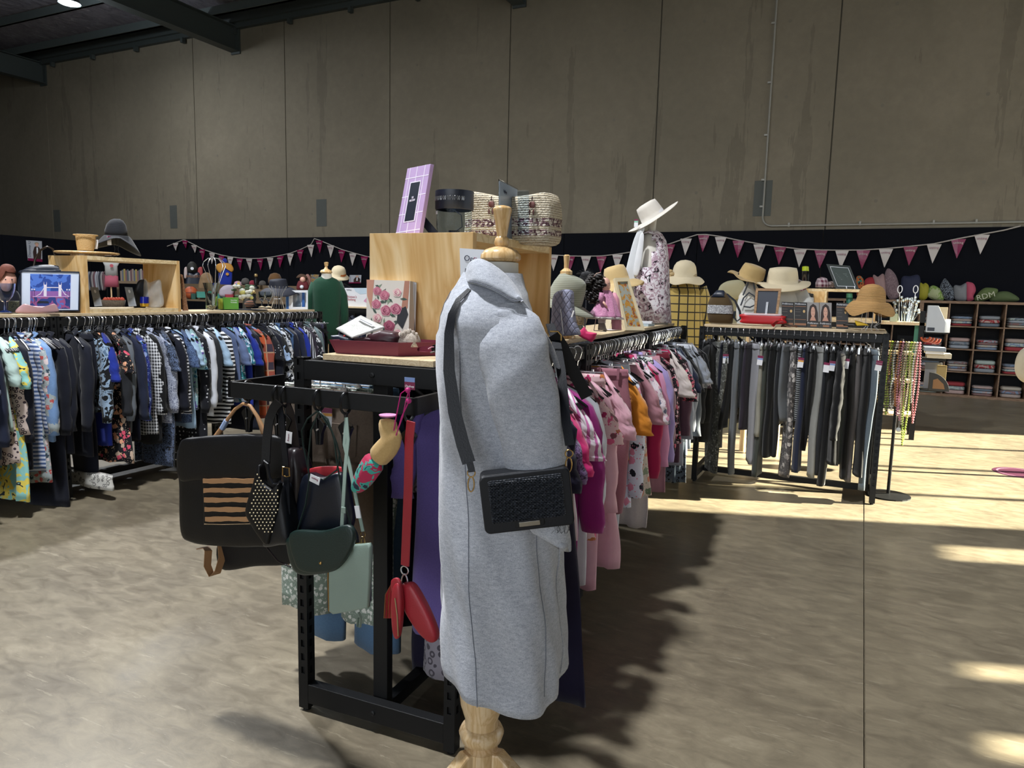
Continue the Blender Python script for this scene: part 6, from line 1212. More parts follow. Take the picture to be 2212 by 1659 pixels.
# framed bridge picture
sp = Spot(110, 672, X=-5.10, z=ZT)
def PQ(sp, BL, BR, TR, TL, d0=0., lean=.0):
    W = lambda x, y, d: (lambda q: sp.O+sp.ex*q.x+sp.ey*q.y+Vector((0, 0, q.z)))(sp.pt(x, y, d))
    return Quad(W(*BL, d0), W(*BR, d0), W(*TR, d0+lean), W(*TL, d0+lean))
qd = PQ(sp, (44, 673), (171, 672), (173, 587), (44, 584), 0, .03); r = root('framed_picture', 'framed night picture of a lit towered bridge over water on the left board', 'picture', qd.O)
qd.rect(0, 0, 1, 1, -.02, 0).build('backing', m_dk, r); qd.frame(.018, .028, -.004, .008, m_dk, r); qd.rect(.02, .03, .98, .97, 0, .001).build('mat_board', flat('#c9d4e6', .5), r)
qd.rect(.16, .06, .84, .92, .001, .002).build('night_sky', fabric('blotch', '#27448f', '#4a6fc0', '#2b2f7a', s=1.6, rough=.5, bump=0), r); qd.rect(.16, .36, .84, .5, .002, .0024).build('pink_glow', flat('#8a5aa0', .5), r); qd.rect(.16, .06, .84, .36, .002, .0026).build('painted_water', fabric('blotch', '#2a3a78', '#8a4a7c', '#5468b0', s=2.2, rough=.5, bump=0), r)
m_lit = flat('#d9d3e0', .5)
for u in (.41, .66):
    qd.rect(u-.025, .36, u+.025, .66, .003, .0036).build('painted_tower', m_lit, r)
    for du in (-.022, .022): qd.poly([(u+du-.006, .66), (u+du+.006, .66), (u+du, .74)], .003, .0036).build('painted_spire', m_lit, r)
qd.rect(.41, .58, .66, .60, .003, .0034).build('painted_walkway', m_lit, r); qd.rect(.2, .35, .82, .375, .003, .0036).build('painted_deck', flat('#b98fc0', .5), r)
for s_, u in ((-1, .385), (1, .685)): qd.poly([(u, .58), (u+s_*.06, .44), (u+s_*.14, .37), (u+s_*.13, .37), (u+s_*.055, .42), (u, .55)], .003, .0034).build('painted_cable', m_lit, r)
for u in (.19, .23, .78, .82): qd.rect(u-.003, .2, u+.003, .52, .003, .0034).build('painted_lamp_post', m_dk, r); qd.disc(u, .54, .014, .02, .003, .0036, 8).build('painted_lamp', m_lit, r)
qd.poly([(.27, .2), (.48, .2), (.46, .25), (.30, .26)], .003, .0036).build('painted_boat', m_dk, r)
# bag with curved handle behind
sp, r = simple('handbag', 'black handbag with a bent cane handle behind the bridge picture', 'bag', [(50, 583), (110, 583), (150, 582), (150, 590), (50, 592)], m_dk, .12, X=-5.33, z=ZT, base=675, part='bag_body'); sp.pil([(50, 583), (150, 583), (152, 672), (48, 672)], .1, 6).build('bag_panel', m_dk, r, 'all')
MB().tube([sp.pt(x, y, 0) for x, y in ((71, 584), (76, 560), (88, 540), (102, 532), (114, 538), (119, 552))], .007, 8).build('cane_handle', flat('#2d231c', .2), r, True)
# on the box: turntable, basket, card, black hat
sp = Spot(189, 551, X=-5.17, z=ZL+.018); sp.O.z = ZL; r = sp.root('wooden_turntable', 'round wooden turntable on top of the left display box', 'board'); MB().lathe([(.11, 0), (.11, .016), (.20, .018), (.212, .024), (.212, .030), (.205, .034), (0, .034)], (0, 0, 0), 48).build('disc', m_beech, r, True)
zt = ZL+.034; t = NT('wicker', .7, 0, .3); br = t.n('TexBrick'); t.L(t.coord((60, 60, 90), (PI/2, 0, 0)), br.inputs['Vector']); nz = t.noise(t.coord((1, 1, 3)), 120, 2); t.base(t.mix(nz, '#b08850', '#dcc08c')); t.bump(nz, 1, .006); m_wick = t.m
sp = Spot(184, 540, X=-5.15, z=zt); r = sp.root('wicker_basket', 'small wicker basket on the wooden turntable', 'basket'); sp.loft([(541, 167, 203), (530, 165, 205), (508, 162, 208), (508, 164, 206), (538, 170, 200)]).build('basket_body', m_wick, r, True)
for k in range(4): MB().lathe([(.0, 0)], n=3) if 0 else None
ring = [sp.pt(185, 508, 0)+Vector((.078*math.cos(2*PI*k/24), .078*math.sin(2*PI*k/24), 0)) for k in range(24)]; MB().tube(ring, .004, 6, closed=True).build('rim', m_wick, r, True)
sp, r = simple('price_card', 'small white price card beside the wicker basket', 'card', [(205, 518), (213, 518), (211, 538), (204, 538)], m_paper, .003, X=-5.12, z=zt, sharp=True, part='card_face')
f_bks = fabric('stripe', '#17181c', '#26282e', s=4.)
sp = Spot(252, 552, X=-5.14, z=ZL); r = sp.root('hat', 'large floppy black sun hat on a wire stand on the left display box', 'hat')
sp.loft([(510, 226, 276, .9), (498, 226, 275, .9), (485, 230, 272, .9), (476, 238, 266, .8), (473, 246, 260, .6)], cap=True, n=32).build('crown', f_bks, r, 'all')
rows = []
C0 = sp.pt(252, 505, 0)
for i in range(9):
    g = i/8; row = []
    for k in range(40):
        a = 2*PI*k/40; dr = .085+.075*g; dz = -.015-(.045+.10*max(0, math.cos(a-.15))+.055*max(0, math.cos(a-PI+.1))-.02*max(0, -math.sin(a)))*g**1.2; row.append((C0.x+dr*math.cos(a)*1.0, C0.y+dr*math.sin(a)*.95, C0.z+dz))
    rows.append(row)
o = MB().grid(rows, True, False).build('brim', f_bks, r, 'all'); sm = o.modifiers.new('sol', 'SOLIDIFY'); sm.thickness = .003
r2 = sp.root('hat_stand', 'black wire stand under the black sun hat', 'stand')
for k in range(8): a = 2*PI*k/8; MB().tube([(.05*math.cos(a), .05*math.sin(a), 0), (.02*math.cos(a), .02*math.sin(a), .02), (.012*math.cos(a), .012*math.sin(a), .07), (.04*math.cos(a), .04*math.sin(a), .17), (0, 0, .21)], .0016, 5).build('wire', m_plas, r2, True)
o = sp.box(232, 510, 240, 529, -.1, -.098).build('price_tag', m_tagw, r); sp.box(232, 510, 240, 515, -.101, -.1).build('plum_band', m_tagp, o)
# inside the box
MPL2 = m_pla.copy(); MPL2.node_tree.nodes['Principled BSDF'].inputs['Alpha'].default_value = .35
zi = ZT+.023
m_gcd = flat('#8a9096', .5)
for x0, lab in ((197, 'grey cardboard gift bag with a diamond outline at the left inside the box'), (271, 'grey cardboard gift bag with a diamond outline in the middle of the box')):
    sp = Spot(x0+10, 662, X=-5.10, z=zi); r = sp.root('gift_card', lab, 'card'); qd = PQ(sp, (x0+7, 662), (x0+24, 661), (x0+15, 621), (x0-2, 620), 0, .02); qd.O = sp.O.copy(); ro = Matrix.Rotation(-sp.rz, 3, 'Z')
    def lc(mb): return mb.xf(ro)
    lc(qd.rect(0, 0, 1, 1, 0, .004)).build('card_face', m_gcd, r); lc(qd.poly([(.35, .75), (.5, .68), (.65, .75), (.6, .86), (.4, .86)], .004, .005)).build('diamond_print', m_paper, r); lc(qd.rect(.2, .08, .8, .42, .004, .005)).build('printed_panel', flat('#7b8188', .5), r)
sp = Spot(312, 661, X=-5.08, z=zi); r = sp.root('candle_jar', 'dark blue and gold glass candle jar in the pine box', 'candle'); sp.loft([(662, 303, 321), (655, 302, 322)]).build('gold_base', flat('#c3a13c', .3, .9), r, True); sp.loft([(655, 302, 322), (641, 302, 322)]).build('blue_glass', flat('#101c7c', .12), r, True)
sp, r = simple('bottle_bag', 'black velvet bottle bag in the pine box behind the candle', 'bag', [(286, 661), (292, 622), (300, 606), (312, 604), (318, 616), (318, 661)], m_dk, .07, X=-5.18, z=zi, rough=.004)
sp, r = simple('cellophane_gift', 'crinkled clear cellophane gift bag at the right of the pine box', 'gift', [(312, 602), (322, 610), (334, 606), (346, 604), (350, 625), (352, 661), (312, 661), (310, 635)], MPL2, .08, X=-5.08, z=zi, rough=.02, p=3)
sp = Spot(365, 662, X=-5.14, z=zi); r = sp.root('boxed_frame', 'black edged box with grey cards leaning at the right inside the pine box', 'box'); sp.box(350, 600, 380, 661, 0, .05).build('black_box', m_dk, r); sp.box(350, 603, 374, 659, -.004, 0).build('grey_card', flat('#6f7278', .5), r); sp.box(346, 636, 359, 657, -.012, -.005).build('white_card', m_paper, r); sp.box(352, 608, 373, 624, -.008, -.004).build('pale_card', flat('#9a98a6', .5), r)
# right of the box
sp = Spot(400, 670, X=-5.02, z=ZT); qd = PQ(sp, (394, 671), (407, 671), (395, 594), (390, 592), 0, .0); r = root('wooden_board', 'dark wooden board leaning on the end of the left display box', 'board', qd.O); qd.rect(0, 0, 1, 1, -.05, 0).build('board_body', wood('walnut', '#6b4a34', '#7d5940', '#94704f'), r, bevel=.001)
m_gl = glass('#e2ebe9', .04, 1.2)
sp = Spot(457, 668, X=-5.05, z=ZT); r = sp.root('glass_vase', 'tall flared glass vase of shells on the left board', 'vase'); sp.loft([(668, 444, 470), (640, 444, 470), (625, 442, 472), (611, 438, 476), (611, 440, 474), (625, 444, 470), (660, 447, 467)], n=24, fold=.02, kf=8).build('vase_body', m_gl, r, True)
for k in range(16): a = k*2.4; MB().sphere((.03*math.cos(a)*(.3+.04*k), .03*math.sin(a)*(.3+.04*k), .012+.0022*k), .011, 8, (1, 1, .6)).build('shell', flat('#b9ab8d', .6), r, True)
sp = Spot(463, 612, X=-5.25, z=ZT); r = sp.root('wire_hat_stand', 'tall chrome wire hat stand behind the glass vase', 'stand')
for k in range(9):
    a = 2*PI*k/9; c_, s_ = math.cos(a), math.sin(a); z1, z2, z3 = sp.pt(463, 612).z, sp.pt(463, 575).z, sp.pt(463, 557).z; w1, w2_ = .045, .098
    MB().tube([(.02*c_, .02*s_, z1-.2), (w1*.5*c_, w1*.5*s_, z1-.05), (w2_*.78*c_, w2_*.78*s_, z2-.05), (w2_*c_, w2_*s_, z2), (w2_*.9*c_, w2_*.9*s_, z2+.035), (w2_*.5*c_, w2_*.5*s_, z3-.006), (0, 0, z3)], .0030, 5).build('wire', m_chrome, r, True)
MB().lathe([(.07, 0), (.07, .006), (.008, .01), (.008, sp.pt(463, 612).z-.1)], n=20).build('stand_foot', m_chrome, r, True)
for k, (x0, x1, y0, lab, c) in enumerate(((472, 481, 645, 'small lime green box behind the wire vase stand', '#8a9a2e'), (482, 515, 643, 'bright green thank you gift box on the left board', '#4f8a2c'))):
    sp = Spot((x0+x1)/2, 668, X=-5.12+k*.03, z=ZT); r = sp.root('gift_box', lab, 'box'); sp.box(x0, y0, x1, 668, 0, .08).build('carton', flat(c, .5), r)
    if k: 
        for i, (s_, hh) in enumerate((('TELSTRA', .014), ('THANKS', .014))): o = text(s_, hh, m_paper, r, sp.pt(505, 649+i*4.5, -.001))
sp = Spot(530, 667, X=-5.08, z=ZT); r = sp.root('tray', 'black oval tray under the brown lens mug', 'tray'); MB().lathe([(.17, 0), (.18, .008), (.0, .008)], (0, 0, 0), 32, Matrix.Diagonal((1.1, .7, 1))).build('tray_plate', m_dk, r, True)
sp = Spot(530, 662, X=-5.07, z=ZT+.009); r = sp.root('lens_mug', 'brown ringed barrel shaped ornament lying on the black tray', 'ornament'); MB().lathe([(.025, 0), (.035, .02), (.035, .05), (.028, .075), (.02, .08)], (0, 0, .03), 20, Ry(1.2)).build('barrel', fabric('stripe', '#3a2e28', '#6f4a38', s=1.2), r, True)
m_wg = glass('#e8eeee', .03, 1.25)
for k, x in enumerate((566, 580)):
    sp = Spot(x, 664, X=-5.05-.03*k, z=ZT); r = sp.root('wine_glass', ['stemmed wine glass, left one of the pair on the left board', 'stemmed wine glass, right one of the pair on the left board'][k], 'glass'); sp.loft([(664, x-8, x+8), (663, x-7, x+7), (661, x-1.5, x+1.5), (652, x-1.2, x+1.2), (648, x-6, x+6), (640, x-9, x+9), (630, x-8, x+8), (640, x-8, x+8), (648, x-4, x+4)], cap=False).build('glass_body', m_wg, r, True)
sp = Spot(600, 666, X=-5.1, z=ZT); r = sp.root('wire_basket', 'waisted chrome wire basket between the wine glasses and the blue frame', 'basket')
for k in range(14):
    a = 2*PI*k/14; c_, s_ = math.cos(a), math.sin(a); H_ = sp.pt(600, 618).z
    MB().tube([(.065*c_, .065*s_, 0), (.045*c_, .045*s_, H_*.3), (.035*c_, .035*s_, H_*.45), (.05*c_, .05*s_, H_*.7), (.09*c_, .09*s_, H_)], .0018, 4).build('wire', m_chrome, r, True)
MB().tube([(.035*math.cos(a), .035*math.sin(a), H_*.45) for a in [2*PI*k/20 for k in range(20)]], .002, 5, closed=True).build('hoop', m_chrome, r, True)
sp = Spot(640, 668, X=-5.08, z=ZT); qd = PQ(sp, (616, 668), (665, 668), (665, 627), (616, 627)); r = root('shadow_box', 'white shadow box frame with blue stripes and a bottle on the left board', 'picture frame', qd.O)
qd.rect(0, 0, 1, 1, -.09, -.08).build('backing', m_paper, r); qd.frame(.0, .0, -.08, 0, m_paper, r, 'side_wall'); qd.rect(.02, 0, .28, 1, -.004, .0).build('front_panel', m_paper, r); qd.rect(.04, .02, .16, .98, 0, .002).build('blue_stripe', flat('#2d62a8', .5), r)
q2 = PQ(sp, (629, 668), (665, 668), (665, 627), (629, 627)); ro_ = q2.frame(.1, .12, -.002, .004, m_paper, root('inner_frame_holder', 'x', 'x', q2.O), 'inner_frame'); hp = ro_.parent; ro_.parent = r; ro_.location = q2.O-qd.O; bpy.data.objects.remove(hp)
qd.rect(.74, .1, .86, .9, -.06, -.058).build('blue_stripe', flat('#2d62a8', .5), r); b = MB().lathe([(.022, 0), (.03, .02), (.026, .045), (.01, .07), (.008, .12), (.013, .125)], qd.pt(.58, .1, -.04), 16).build('bottle', glass('#cfdce4', .05, 1.2), r, True)
# ================================================================ green sweater form, hat head, women's clothing rack
m_green = fabric('marl', '#1d4a35', '#143527', s=.4)
def form(px, py, Y, lab): sp = Spot(px, py, Y=Y, z=0); sp.O.z = 0; sp.zb = 0; r = sp.root('dress_form', lab, 'mannequin'); return sp, r
sp, r = form(704, 660, 6.45, 'dress form with a beech knob under the green sweater')
sp.loft([(618, 690, 720), (590, 695, 716), (584, 695, 716)]).build('neck', m_form, r, True); sp.loft([(591, 694, 716), (588, 691, 718), (584, 693, 716), (581, 700, 709), (576, 702, 707), (574, 701, 709), (567, 700, 710), (566, 703, 708)]).build('beech_cap', m_beech, r, True)
MB().tube([(0, 0, 0.02), (0, 0, 1.1)], .03, 12).build('pole', m_beech2, r, True); MB().lathe([(.2, 0), (.2, .02), (.03, .04)], n=24).build('base', m_beech2, r, True)
g = sp.root('sweater', 'dark green knitted sweater on a dress form at the end of the left racks', 'sweater'); sp.loft([(742, 680, 728), (700, 677, 733), (660, 675, 736), (630, 674, 738), (610, 676, 735), (603, 682, 728), (598, 692, 717)], .55, 36, .012).build('body', m_green, g, 'all')
for s_, pts in ((-1, [(682, 612), (672, 640), (668, 680), (670, 720)]), (1, [(728, 610), (740, 640), (744, 680), (742, 715)])): MB().tube([sp.pt(x, y, .03) for x, y in pts], [.055, .055, .05, .045], 12).build('sleeve', m_green, g, 'all')
r = Spot(735, 640, Y=8.0, z=0); sp = r; r = sp.root('dress_form', 'white mannequin head and dark shoulders wearing a banded straw cap', 'mannequin'); sp.loft([(700, 705, 765), (640, 705, 768), (622, 712, 762), (612, 722, 745)], .5).build('dark_top', f_navy, r, 'all'); sp.loft([(618, 718, 742), (608, 720, 738), (600, 718, 740), (590, 720, 744), (578, 724, 744)]).build('head', m_form, r, 'all'); MB().tube([(0, 0, 0), (0, 0, 1.1)], .03, 10).build('pole', m_beech2, r)
hat('sun_hat', 'small straw cap with an orange band on the white mannequin head', 7.95, (731, 594), .10, .13, .15, m_cream, (.2, .28), .03, flat('#b0632c', .7), .0, .88, dome=True)
sp = Spot(770, 672, Y=7.2, z=0); WX = atY(728, 673, 7.2).x
rack('garment_rack', 'black garment rack behind the rose print under the womens clothing sign', WX+.75, 7.4, PI/2, 1.5, .5); board("pale timber board under the womens clothing sign", WX+.75, 7.4, PI/2, 1.5, .45)
qd = qY((745, 668), (793, 669), (793, 622), (745, 622), 7.25); r = root('shop_sign', 'white and pink sign for womens clothing on a rack behind the rose print', 'sign', qd.O); qd.q[0].z = qd.q[1].z = ZT
qd.rect(0, 0, 1, 1, 0, .004).build('card', m_wht, r); qd.poly([(.4, 1), (1, 1), (1, .7), (.7, .66), (.5, .8)], .004, .005).build('pale_blue_swirl', flat('#b9cbd8', .5), r); qd.poly([(1, .5), (1, .2), (.85, .3)], .004, .005).build('pink_shape', flat('#c98fae', .5), r)
for i, w_ in enumerate(("Women's", "Clothing")): qd.text(w_, .07, .52-.15*i, .042, flat('#a3223f', .5), r, .006)
qd.text('OpShop', .08, .9, .024, m_ink, r, .006)
bk = None
for k in range(9):
    X = WX+.08+k*.11
    if bk is None: bk = garment('jacket', 'dark garment hanging on the rack under the womens clothing sign', 'jacket', 'jacket', f_navy2, (X, 7.4-.23, 1.2385), PI/2, .6, 3, grp='garments on the rack under the womens clothing sign')
    else: dup(bk, (X, 7.4-.23, 1.2385), PI/2+rn.uniform(-.3, .3))
# ================================================================ children's corner beyond the left racks
m_shelf = flat('#6b5a45', .6)
def table(label, px0, px1, py, Y, H=None, W=.6, name='display_table'):
    a, b = atY(px0, py, Y), atY(px1, py, Y); z = a.z if H is None else H; r = thing(name, label, 'table', ((a.x+b.x)/2, Y+W/2, 0)); L = (b.x-a.x)/2
    MB().box2((-L, -W/2, z-.03), (L, W/2, z)).build('table_top', m_shelf, r); 
    for sx in (-1, 1):
        for sy in (-1, 1): MB().box2((sx*L-.02*sx-.02, sy*(W/2-.03)-.02, 0), (sx*L-.02*sx+.02, sy*(W/2-.03)+.02, z-.03)).build('leg', m_rack, r)
    MB().box2((-L, -W/2+.02, .5), (L, W/2-.02, .52)).build('lower_shelf', m_shelf, r); return z
zk = table('long display table of childrens hats and toys behind the left racks', 395, 690, 646, 9.55, None, 1.0)
zA, zBk = atY(550, 625, 9.95).z, atY(550, 616, 10.3).z
for z_, y_, w_, nm in ((zA, 9.95, .3, 'raised_step'), (zBk, 10.32, .35, 'raised_step')):
    a, b = atY(397, 625, y_), atY(690, 625, y_); tb = [o for o in COL.objects if o.get('label', '').startswith('long display table')][0]; L_ = (b.x-a.x)/2; MB().box2((-L_, y_-w_/2-tb.location.y, zk), (L_, y_+w_/2-tb.location.y, z_)).xf(Matrix.Translation(((a.x+b.x)/2-tb.location.x, 0, 0))).build(nm, m_shelf, tb)
def cap_(lab, x, y, w_, c, kind='cap', Y=10.3, z=None):
    sp = Spot(x, y, Y=Y, z=zBk if z is None else z); sp_y = y; r = sp.root('hat', lab, 'hat'); sp.loft([(y, x-w_, x+w_), (y-w_*.7, x-w_*.97, x+w_*.97), (y-w_*1.3, x-w_*.7, x+w_*.7), (y-w_*1.5, x-w_*.2, x+w_*.2)], .9).build('crown', fabric('marl', c, c) if isinstance(c, str) else c, r, 'all'); return r
f_patch = fabric('floral', '#b98fa8', '#c9b05a', '#6f9fb0', '#c97a5a', s=.5)
for a in (('patchwork sun hat in the row of childrens hats', 514, 622, 10, f_patch), ('grey cap in the row of childrens hats', 530, 614, 9, '#4d4a48'), ('crimson beanie in the row of childrens hats', 545, 616, 7, '#7c2233'), ('dark grey beanie at the right of the childrens hats', 567, 618, 8, '#4a4744'), ('brown felt hat above the navy sun hat', 594, 612, 15, '#5f4326')): cap_(*a)
yn = atX(602, 622, -5.27).y; o = Spot(602, 640, X=-5.27, z=ZT); r = o.root('hat_stand', 'black hat stand under the wide navy sun hat', 'stand'); MB().lathe([(.05, 0), (.05, .01), (.008, .02), (.008, .19), (.04, .2)], n=14).build('stand_post', m_rack, r, True)
hat('sun_hat', 'wide navy sun hat standing behind the blue shadow box', yn, (602, 622), .088, .09, .20, flat('#171b2a', .7), (.1, 0), .07, None, .01, .88)
for lab, px, mt, th in (('black basketball singlet display with a grey cap above the toys', [(404, 592), (418, 590), (432, 592), (434, 640), (402, 640)], m_dk, .15), ('yellow and navy childrens overalls hanging above the hats', [(478, 572), (490, 568), (500, 572), (502, 590), (498, 618), (476, 618), (472, 590)], f_cobalt, .12)):
    sp, r = simple('childrens_outfit', lab, 'clothes', px, mt, th, Y=10.3, z=zBk, p=4, part='outfit_body')
    if 'yellow' in lab: sp.pil([(468, 572), (480, 568), (498, 570), (505, 582), (500, 588), (496, 578), (484, 580), (476, 590), (468, 582)], .13, 4, -.02).build('yellow_sleeves', flat('#b98432', .7), r, 'all'); sp.loft([(570, 479, 492), (562, 480, 491), (558, 483, 488)]).build('hood', f_cobalt, r, 'all'); MB().lathe([(.03, 0), (.03, .01)], sp.pt(491, 592, -.08), 8, Rx(PI/2)).build('flower_print', flat('#b98432', .7), r)
    else:
        sp.loft([(588, 404, 426), (578, 403, 427), (570, 406, 424), (565, 412, 418)], .9).build('cap', flat('#23231f', .7), r, 'all'); MB().lathe([(.03, 0), (.03, .01)], sp.pt(415, 580, -.16), 12, Rx(PI/2)).build('cap_badge', m_paper, r); o = text('BALLERS', .07, flat('#8a5a33', .6), r, sp.pt(417, 597, -.09))
        for s_, xs_ in ((-1, (398, 404)), (1, (428, 437))): sp.pil([(xs_[0], 580), (xs_[1], 578), (xs_[1], 598), (xs_[0], 600)], .06, 4).build('striped_sleeve', flat('#b9a9a6', .6) if s_ < 0 else flat('#9c3b3b', .6), r, 'all')
R_b = .12; sp = Spot(412, 622, Y=9.72, z=zk); r = sp.root('basketball', 'orange basketball under the black singlet display', 'ball'); c = Vector((0, 0, R_b)); MB().sphere(c, R_b, 24).build('ball_skin', flat('#a8502a', .6), r, True)
for M_ in (Matrix.Identity(3), Rx(PI/2), Ry(PI/2)): MB().tube([M_ @ Vector((R_b*math.cos(a), R_b*math.sin(a), 0))+c for a in [2*PI*k/32 for k in range(32)]], .004, 5, closed=True).build('seam_line', m_dk, r)
sp, r = simple('wig_head', 'blond curly wig display left of the glass vase', 'wig', [(432, 600), (440, 590), (452, 590), (460, 604), (458, 628), (430, 630)], flat('#80674a', .8, 0, .8, 50), .2, Y=9.95, z=zA, p=3, rough=.02)
sp, r = simple('plush_toy', 'pale plush toy with a navy wheel print under the overalls', 'toy', [(480, 620), (488, 616), (500, 616), (507, 622), (500, 640), (476, 640), (474, 628)], flat('#a9a0ac', .8), .15, Y=9.7, z=zk, rough=.01, p=3)
for lab, x0, x1, y0, y1, c in (('dark green plastic bin behind the glass vase', 412, 424, 634, 646, '#1d4a40'), ('mint plastic bin beside the dark green bin', 424, 447, 630, 643, '#3f8a7c'), ('teal plastic bin right of the glass vase', 468, 486, 634, 646, '#3b8074'), ('flat red tray box beside the teal bin', 486, 505, 636, 646, '#9c3540')):
    sp = Spot((x0+x1)/2, y1, Y=9.7, z=zk); r = sp.root('storage_bin', lab, 'bin'); sp.loft([(y1, x0+1, x1-1), (y0, x0, x1)], .8, 24, p=.35).build('bin_body', flat(c, .5), r); sp.loft([(y0+1.5, x0-.5, x1+.5), (y0, x0-.5, x1+.5)], .8, 24, p=.35).build('bin_rim', flat(c, .45), r)
sp = Spot(530, 650, X=-5.29, z=ZT); r = sp.root('flower_arrangement', 'white silk flowers with green leaves behind the brown ornament', 'flowers'); fr = random.Random(2)
sp.O.z = ZT
for k in range(16):
    x, y = fr.uniform(506, 546), fr.uniform(618, 645); c = sp.pt(x, y, fr.uniform(-.03, .03)); MB().sphere(c, fr.uniform(.02, .032), 10, (1, 1, .8)).build('bloom', flat('#b9bbae' if k % 4 else '#a9a45a', .7, 0, .6, 40), r, 'all')
for k in range(14): x, y = fr.uniform(504, 550), fr.uniform(614, 648); c = sp.pt(x, y, .02); a = fr.uniform(0, 6.28); MB().sphere(c, .028, 8, (1, .2, .45)).xf(Matrix.Identity(3)).build('leaf', flat('#3c5338', .6), r, True)
sp.loft([(668, 524, 542), (655, 524, 542), (645, 526, 540)]).build('pot', flat('#3b3b38', .6), r, True)
for lab, x, y0, y1, Y in (('tall dark trophy figure with a gold top above the toys', 553, 592, 624, 9.95), ('short dark trophy figure below the tall one', 549, 628, 662, None)):
    sp = Spot(x, y1, Y=Y, X=-5.22 if Y is None else None, z=zA if Y else ZT); r = sp.root('trophy', lab, 'trophy'); h = y1-y0; sp.loft([(y1, x-7, x+7), (y1-h*.15, x-6, x+6), (y1-h*.2, x-3, x+3), (y1-h*.5, x-5, x+5), (y1-h*.7, x-3, x+3), (y1-h*.8, x-4, x+4)]).build('figure', flat('#28282a', .2, .6), r, True); MB().sphere(sp.pt(x, y0+3), .035 if Y else .018, 10).build('gold_top', flat('#b9a070', .3, .7), r, True)
sp, r = simple('santa_doll', 'small santa doll with a red coat left of the green sweater', 'doll', [(644, 608), (655, 606), (664, 610), (666, 626), (642, 626)], flat('#5f1720', .8), .15, Y=9.9, z=zA, p=3); MB().sphere(sp.pt(654, 604, -.05), .05, 12).build('face', m_skin, r, True); MB().sphere(sp.pt(652, 620, -.08), .035, 10).build('white_cuff', m_paper, r, True); sp.pil([(640, 600), (648, 592), (660, 594), (664, 602), (652, 600)], .08, 3, .0, .01).build('curly_hair', flat('#4a3322', .8, 0, .8, 50), r, 'all')
sp, r = simple('porcelain_figure', 'small pink winged figurine beside the santa doll', 'figurine', [(660, 596), (668, 594), (672, 610), (658, 626)], flat('#8a5f56', .6), .06, Y=10.0, z=zA, p=3)
sp, r = simple('small_picture', 'small gold and blue picture leaning behind the green sweater', 'picture', [(671, 593), (689, 593), (689, 617), (671, 617)], fabric('blotch', '#4d5f6e', '#8a6f42', '#2b3a48', s=2.), .03, Y=10.3, z=zBk, sharp=True, p=9)
# second table row through the pine box and left edge
zk2 = table('display table of childrens clothes seen through the left display box', 150, 392, 664, 8.6, None, .6)
sp = Spot(240, 620, Y=8.7); r = sp.root('childrens_outfit', 'small white tee with a pink heart over a pink skirt seen through the pine box', 'clothes'); sp.loft([(620, 225, 257), (595, 227, 255)], .4, 24, .03).build('pink_skirt', flat('#9c4a5c', .8), r, 'all'); sp.loft([(596, 227, 255), (575, 226, 254), (567, 222, 258)], .4).build('white_tee', flat('#a9a9a8', .8), r, 'all'); MB().lathe([(.03, 0), (.03, .01)], sp.pt(241, 574, -.09), 10, Rx(PI/2)).build('pink_heart', flat('#a84a54', .7), r); MB().tube([(0, 0, zk2-sp.O.z), (0, 0, .05)], .012, 8).build('stand_rod', m_beech2, r)
for k in range(14):
    x = 262+k*3.6; sp = Spot(x, 608, Y=9.4); c = ['#7d6f63', '#4d5663', '#8a7a3a', '#6b4a4a', '#3b4650', '#85807a', '#5a3a3f'][k % 7]; r = sp.root('book', ['upright book in the row seen through the pine box'][0], 'book', 'books seen through the pine box'); sp.box(x-1.6, 585-(k*7 % 5), x+1.6, 608, 0, .16).build('cover', flat(c, .6), r)
sp = Spot(285, 610, Y=9.3); r = sp.root('bookshelf', 'timber shelf carrying the row of books seen through the pine box', 'shelf'); sp.box(254, 608, 318, 612, -.02, .25).build('shelf_plank', m_shelf, r); sp.box(254, 612, 257, 664, -.02, .25).build('shelf_side', m_shelf, r); sp.box(315, 612, 318, 664, -.02, .25).build('shelf_side', m_shelf, r)
for k in range(9):
    x = 193+k*4; sp = Spot(x, 590, Y=9.5); r = sp.root('childrens_shirt', 'small hanging childrens shirt seen at the left through the pine box', 'shirt', 'childrens shirts seen through the pine box'); sp.pil([(x-5, 598), (x, 586), (x+4, 600), (x+5, 622), (x-1, 626)], .12, 3, k*.004).build('shirt_body', flat(['#7d7f86', '#2d2f3a', '#8f8a8a', '#63454c', '#9a9da6'][k % 5], .8), r, 'all')
O = atY(210, 590, 9.5); r = thing('hanging_rail', 'short black rail of childrens shirts seen through the pine box', 'rail', (O.x, O.y, 0)); A_, B_ = atY(186, 590, 9.5)-O, atY(230, 590, 9.5)-O; A_.z = B_.z = O.z
MB().tube([A_, B_], .014, 8).build('rail_tube', m_rack, r, True)
for q_ in (A_, B_): MB().tube([q_, Vector((q_.x, q_.y, 0))], .012, 8).build('rail_post', m_rack, r, True)
for lab, x0, x1, y0, Y, f_ in (('wicker basket of orange sandals seen through the pine box', 218, 272, 648, 8.7, 1), ('dark wicker basket beside the goblet', 150, 178, 652, 8.7, 0)):
    sp = Spot((x0+x1)/2, 664, Y=Y, z=zk2); r = sp.root('basket', lab, 'basket'); sp.loft([(666, x0+3, x1-3), (y0, x0, x1), (y0, x0+2, x1-2), (662, x0+5, x1-5)], .7, 24, p=.6).build('basket_body', fabric('leopard', '#5f5243', '#3a3028', s=2.), r, 'all')
    if f_:
        for k in range(7): sp.pil([(222+k*6, 648), (226+k*6, 642), (232+k*6, 644), (233+k*6, 650)], .06, 3, (k % 3-1)*.04).build('sandal', flat('#b5442c', .5), r, 'all')
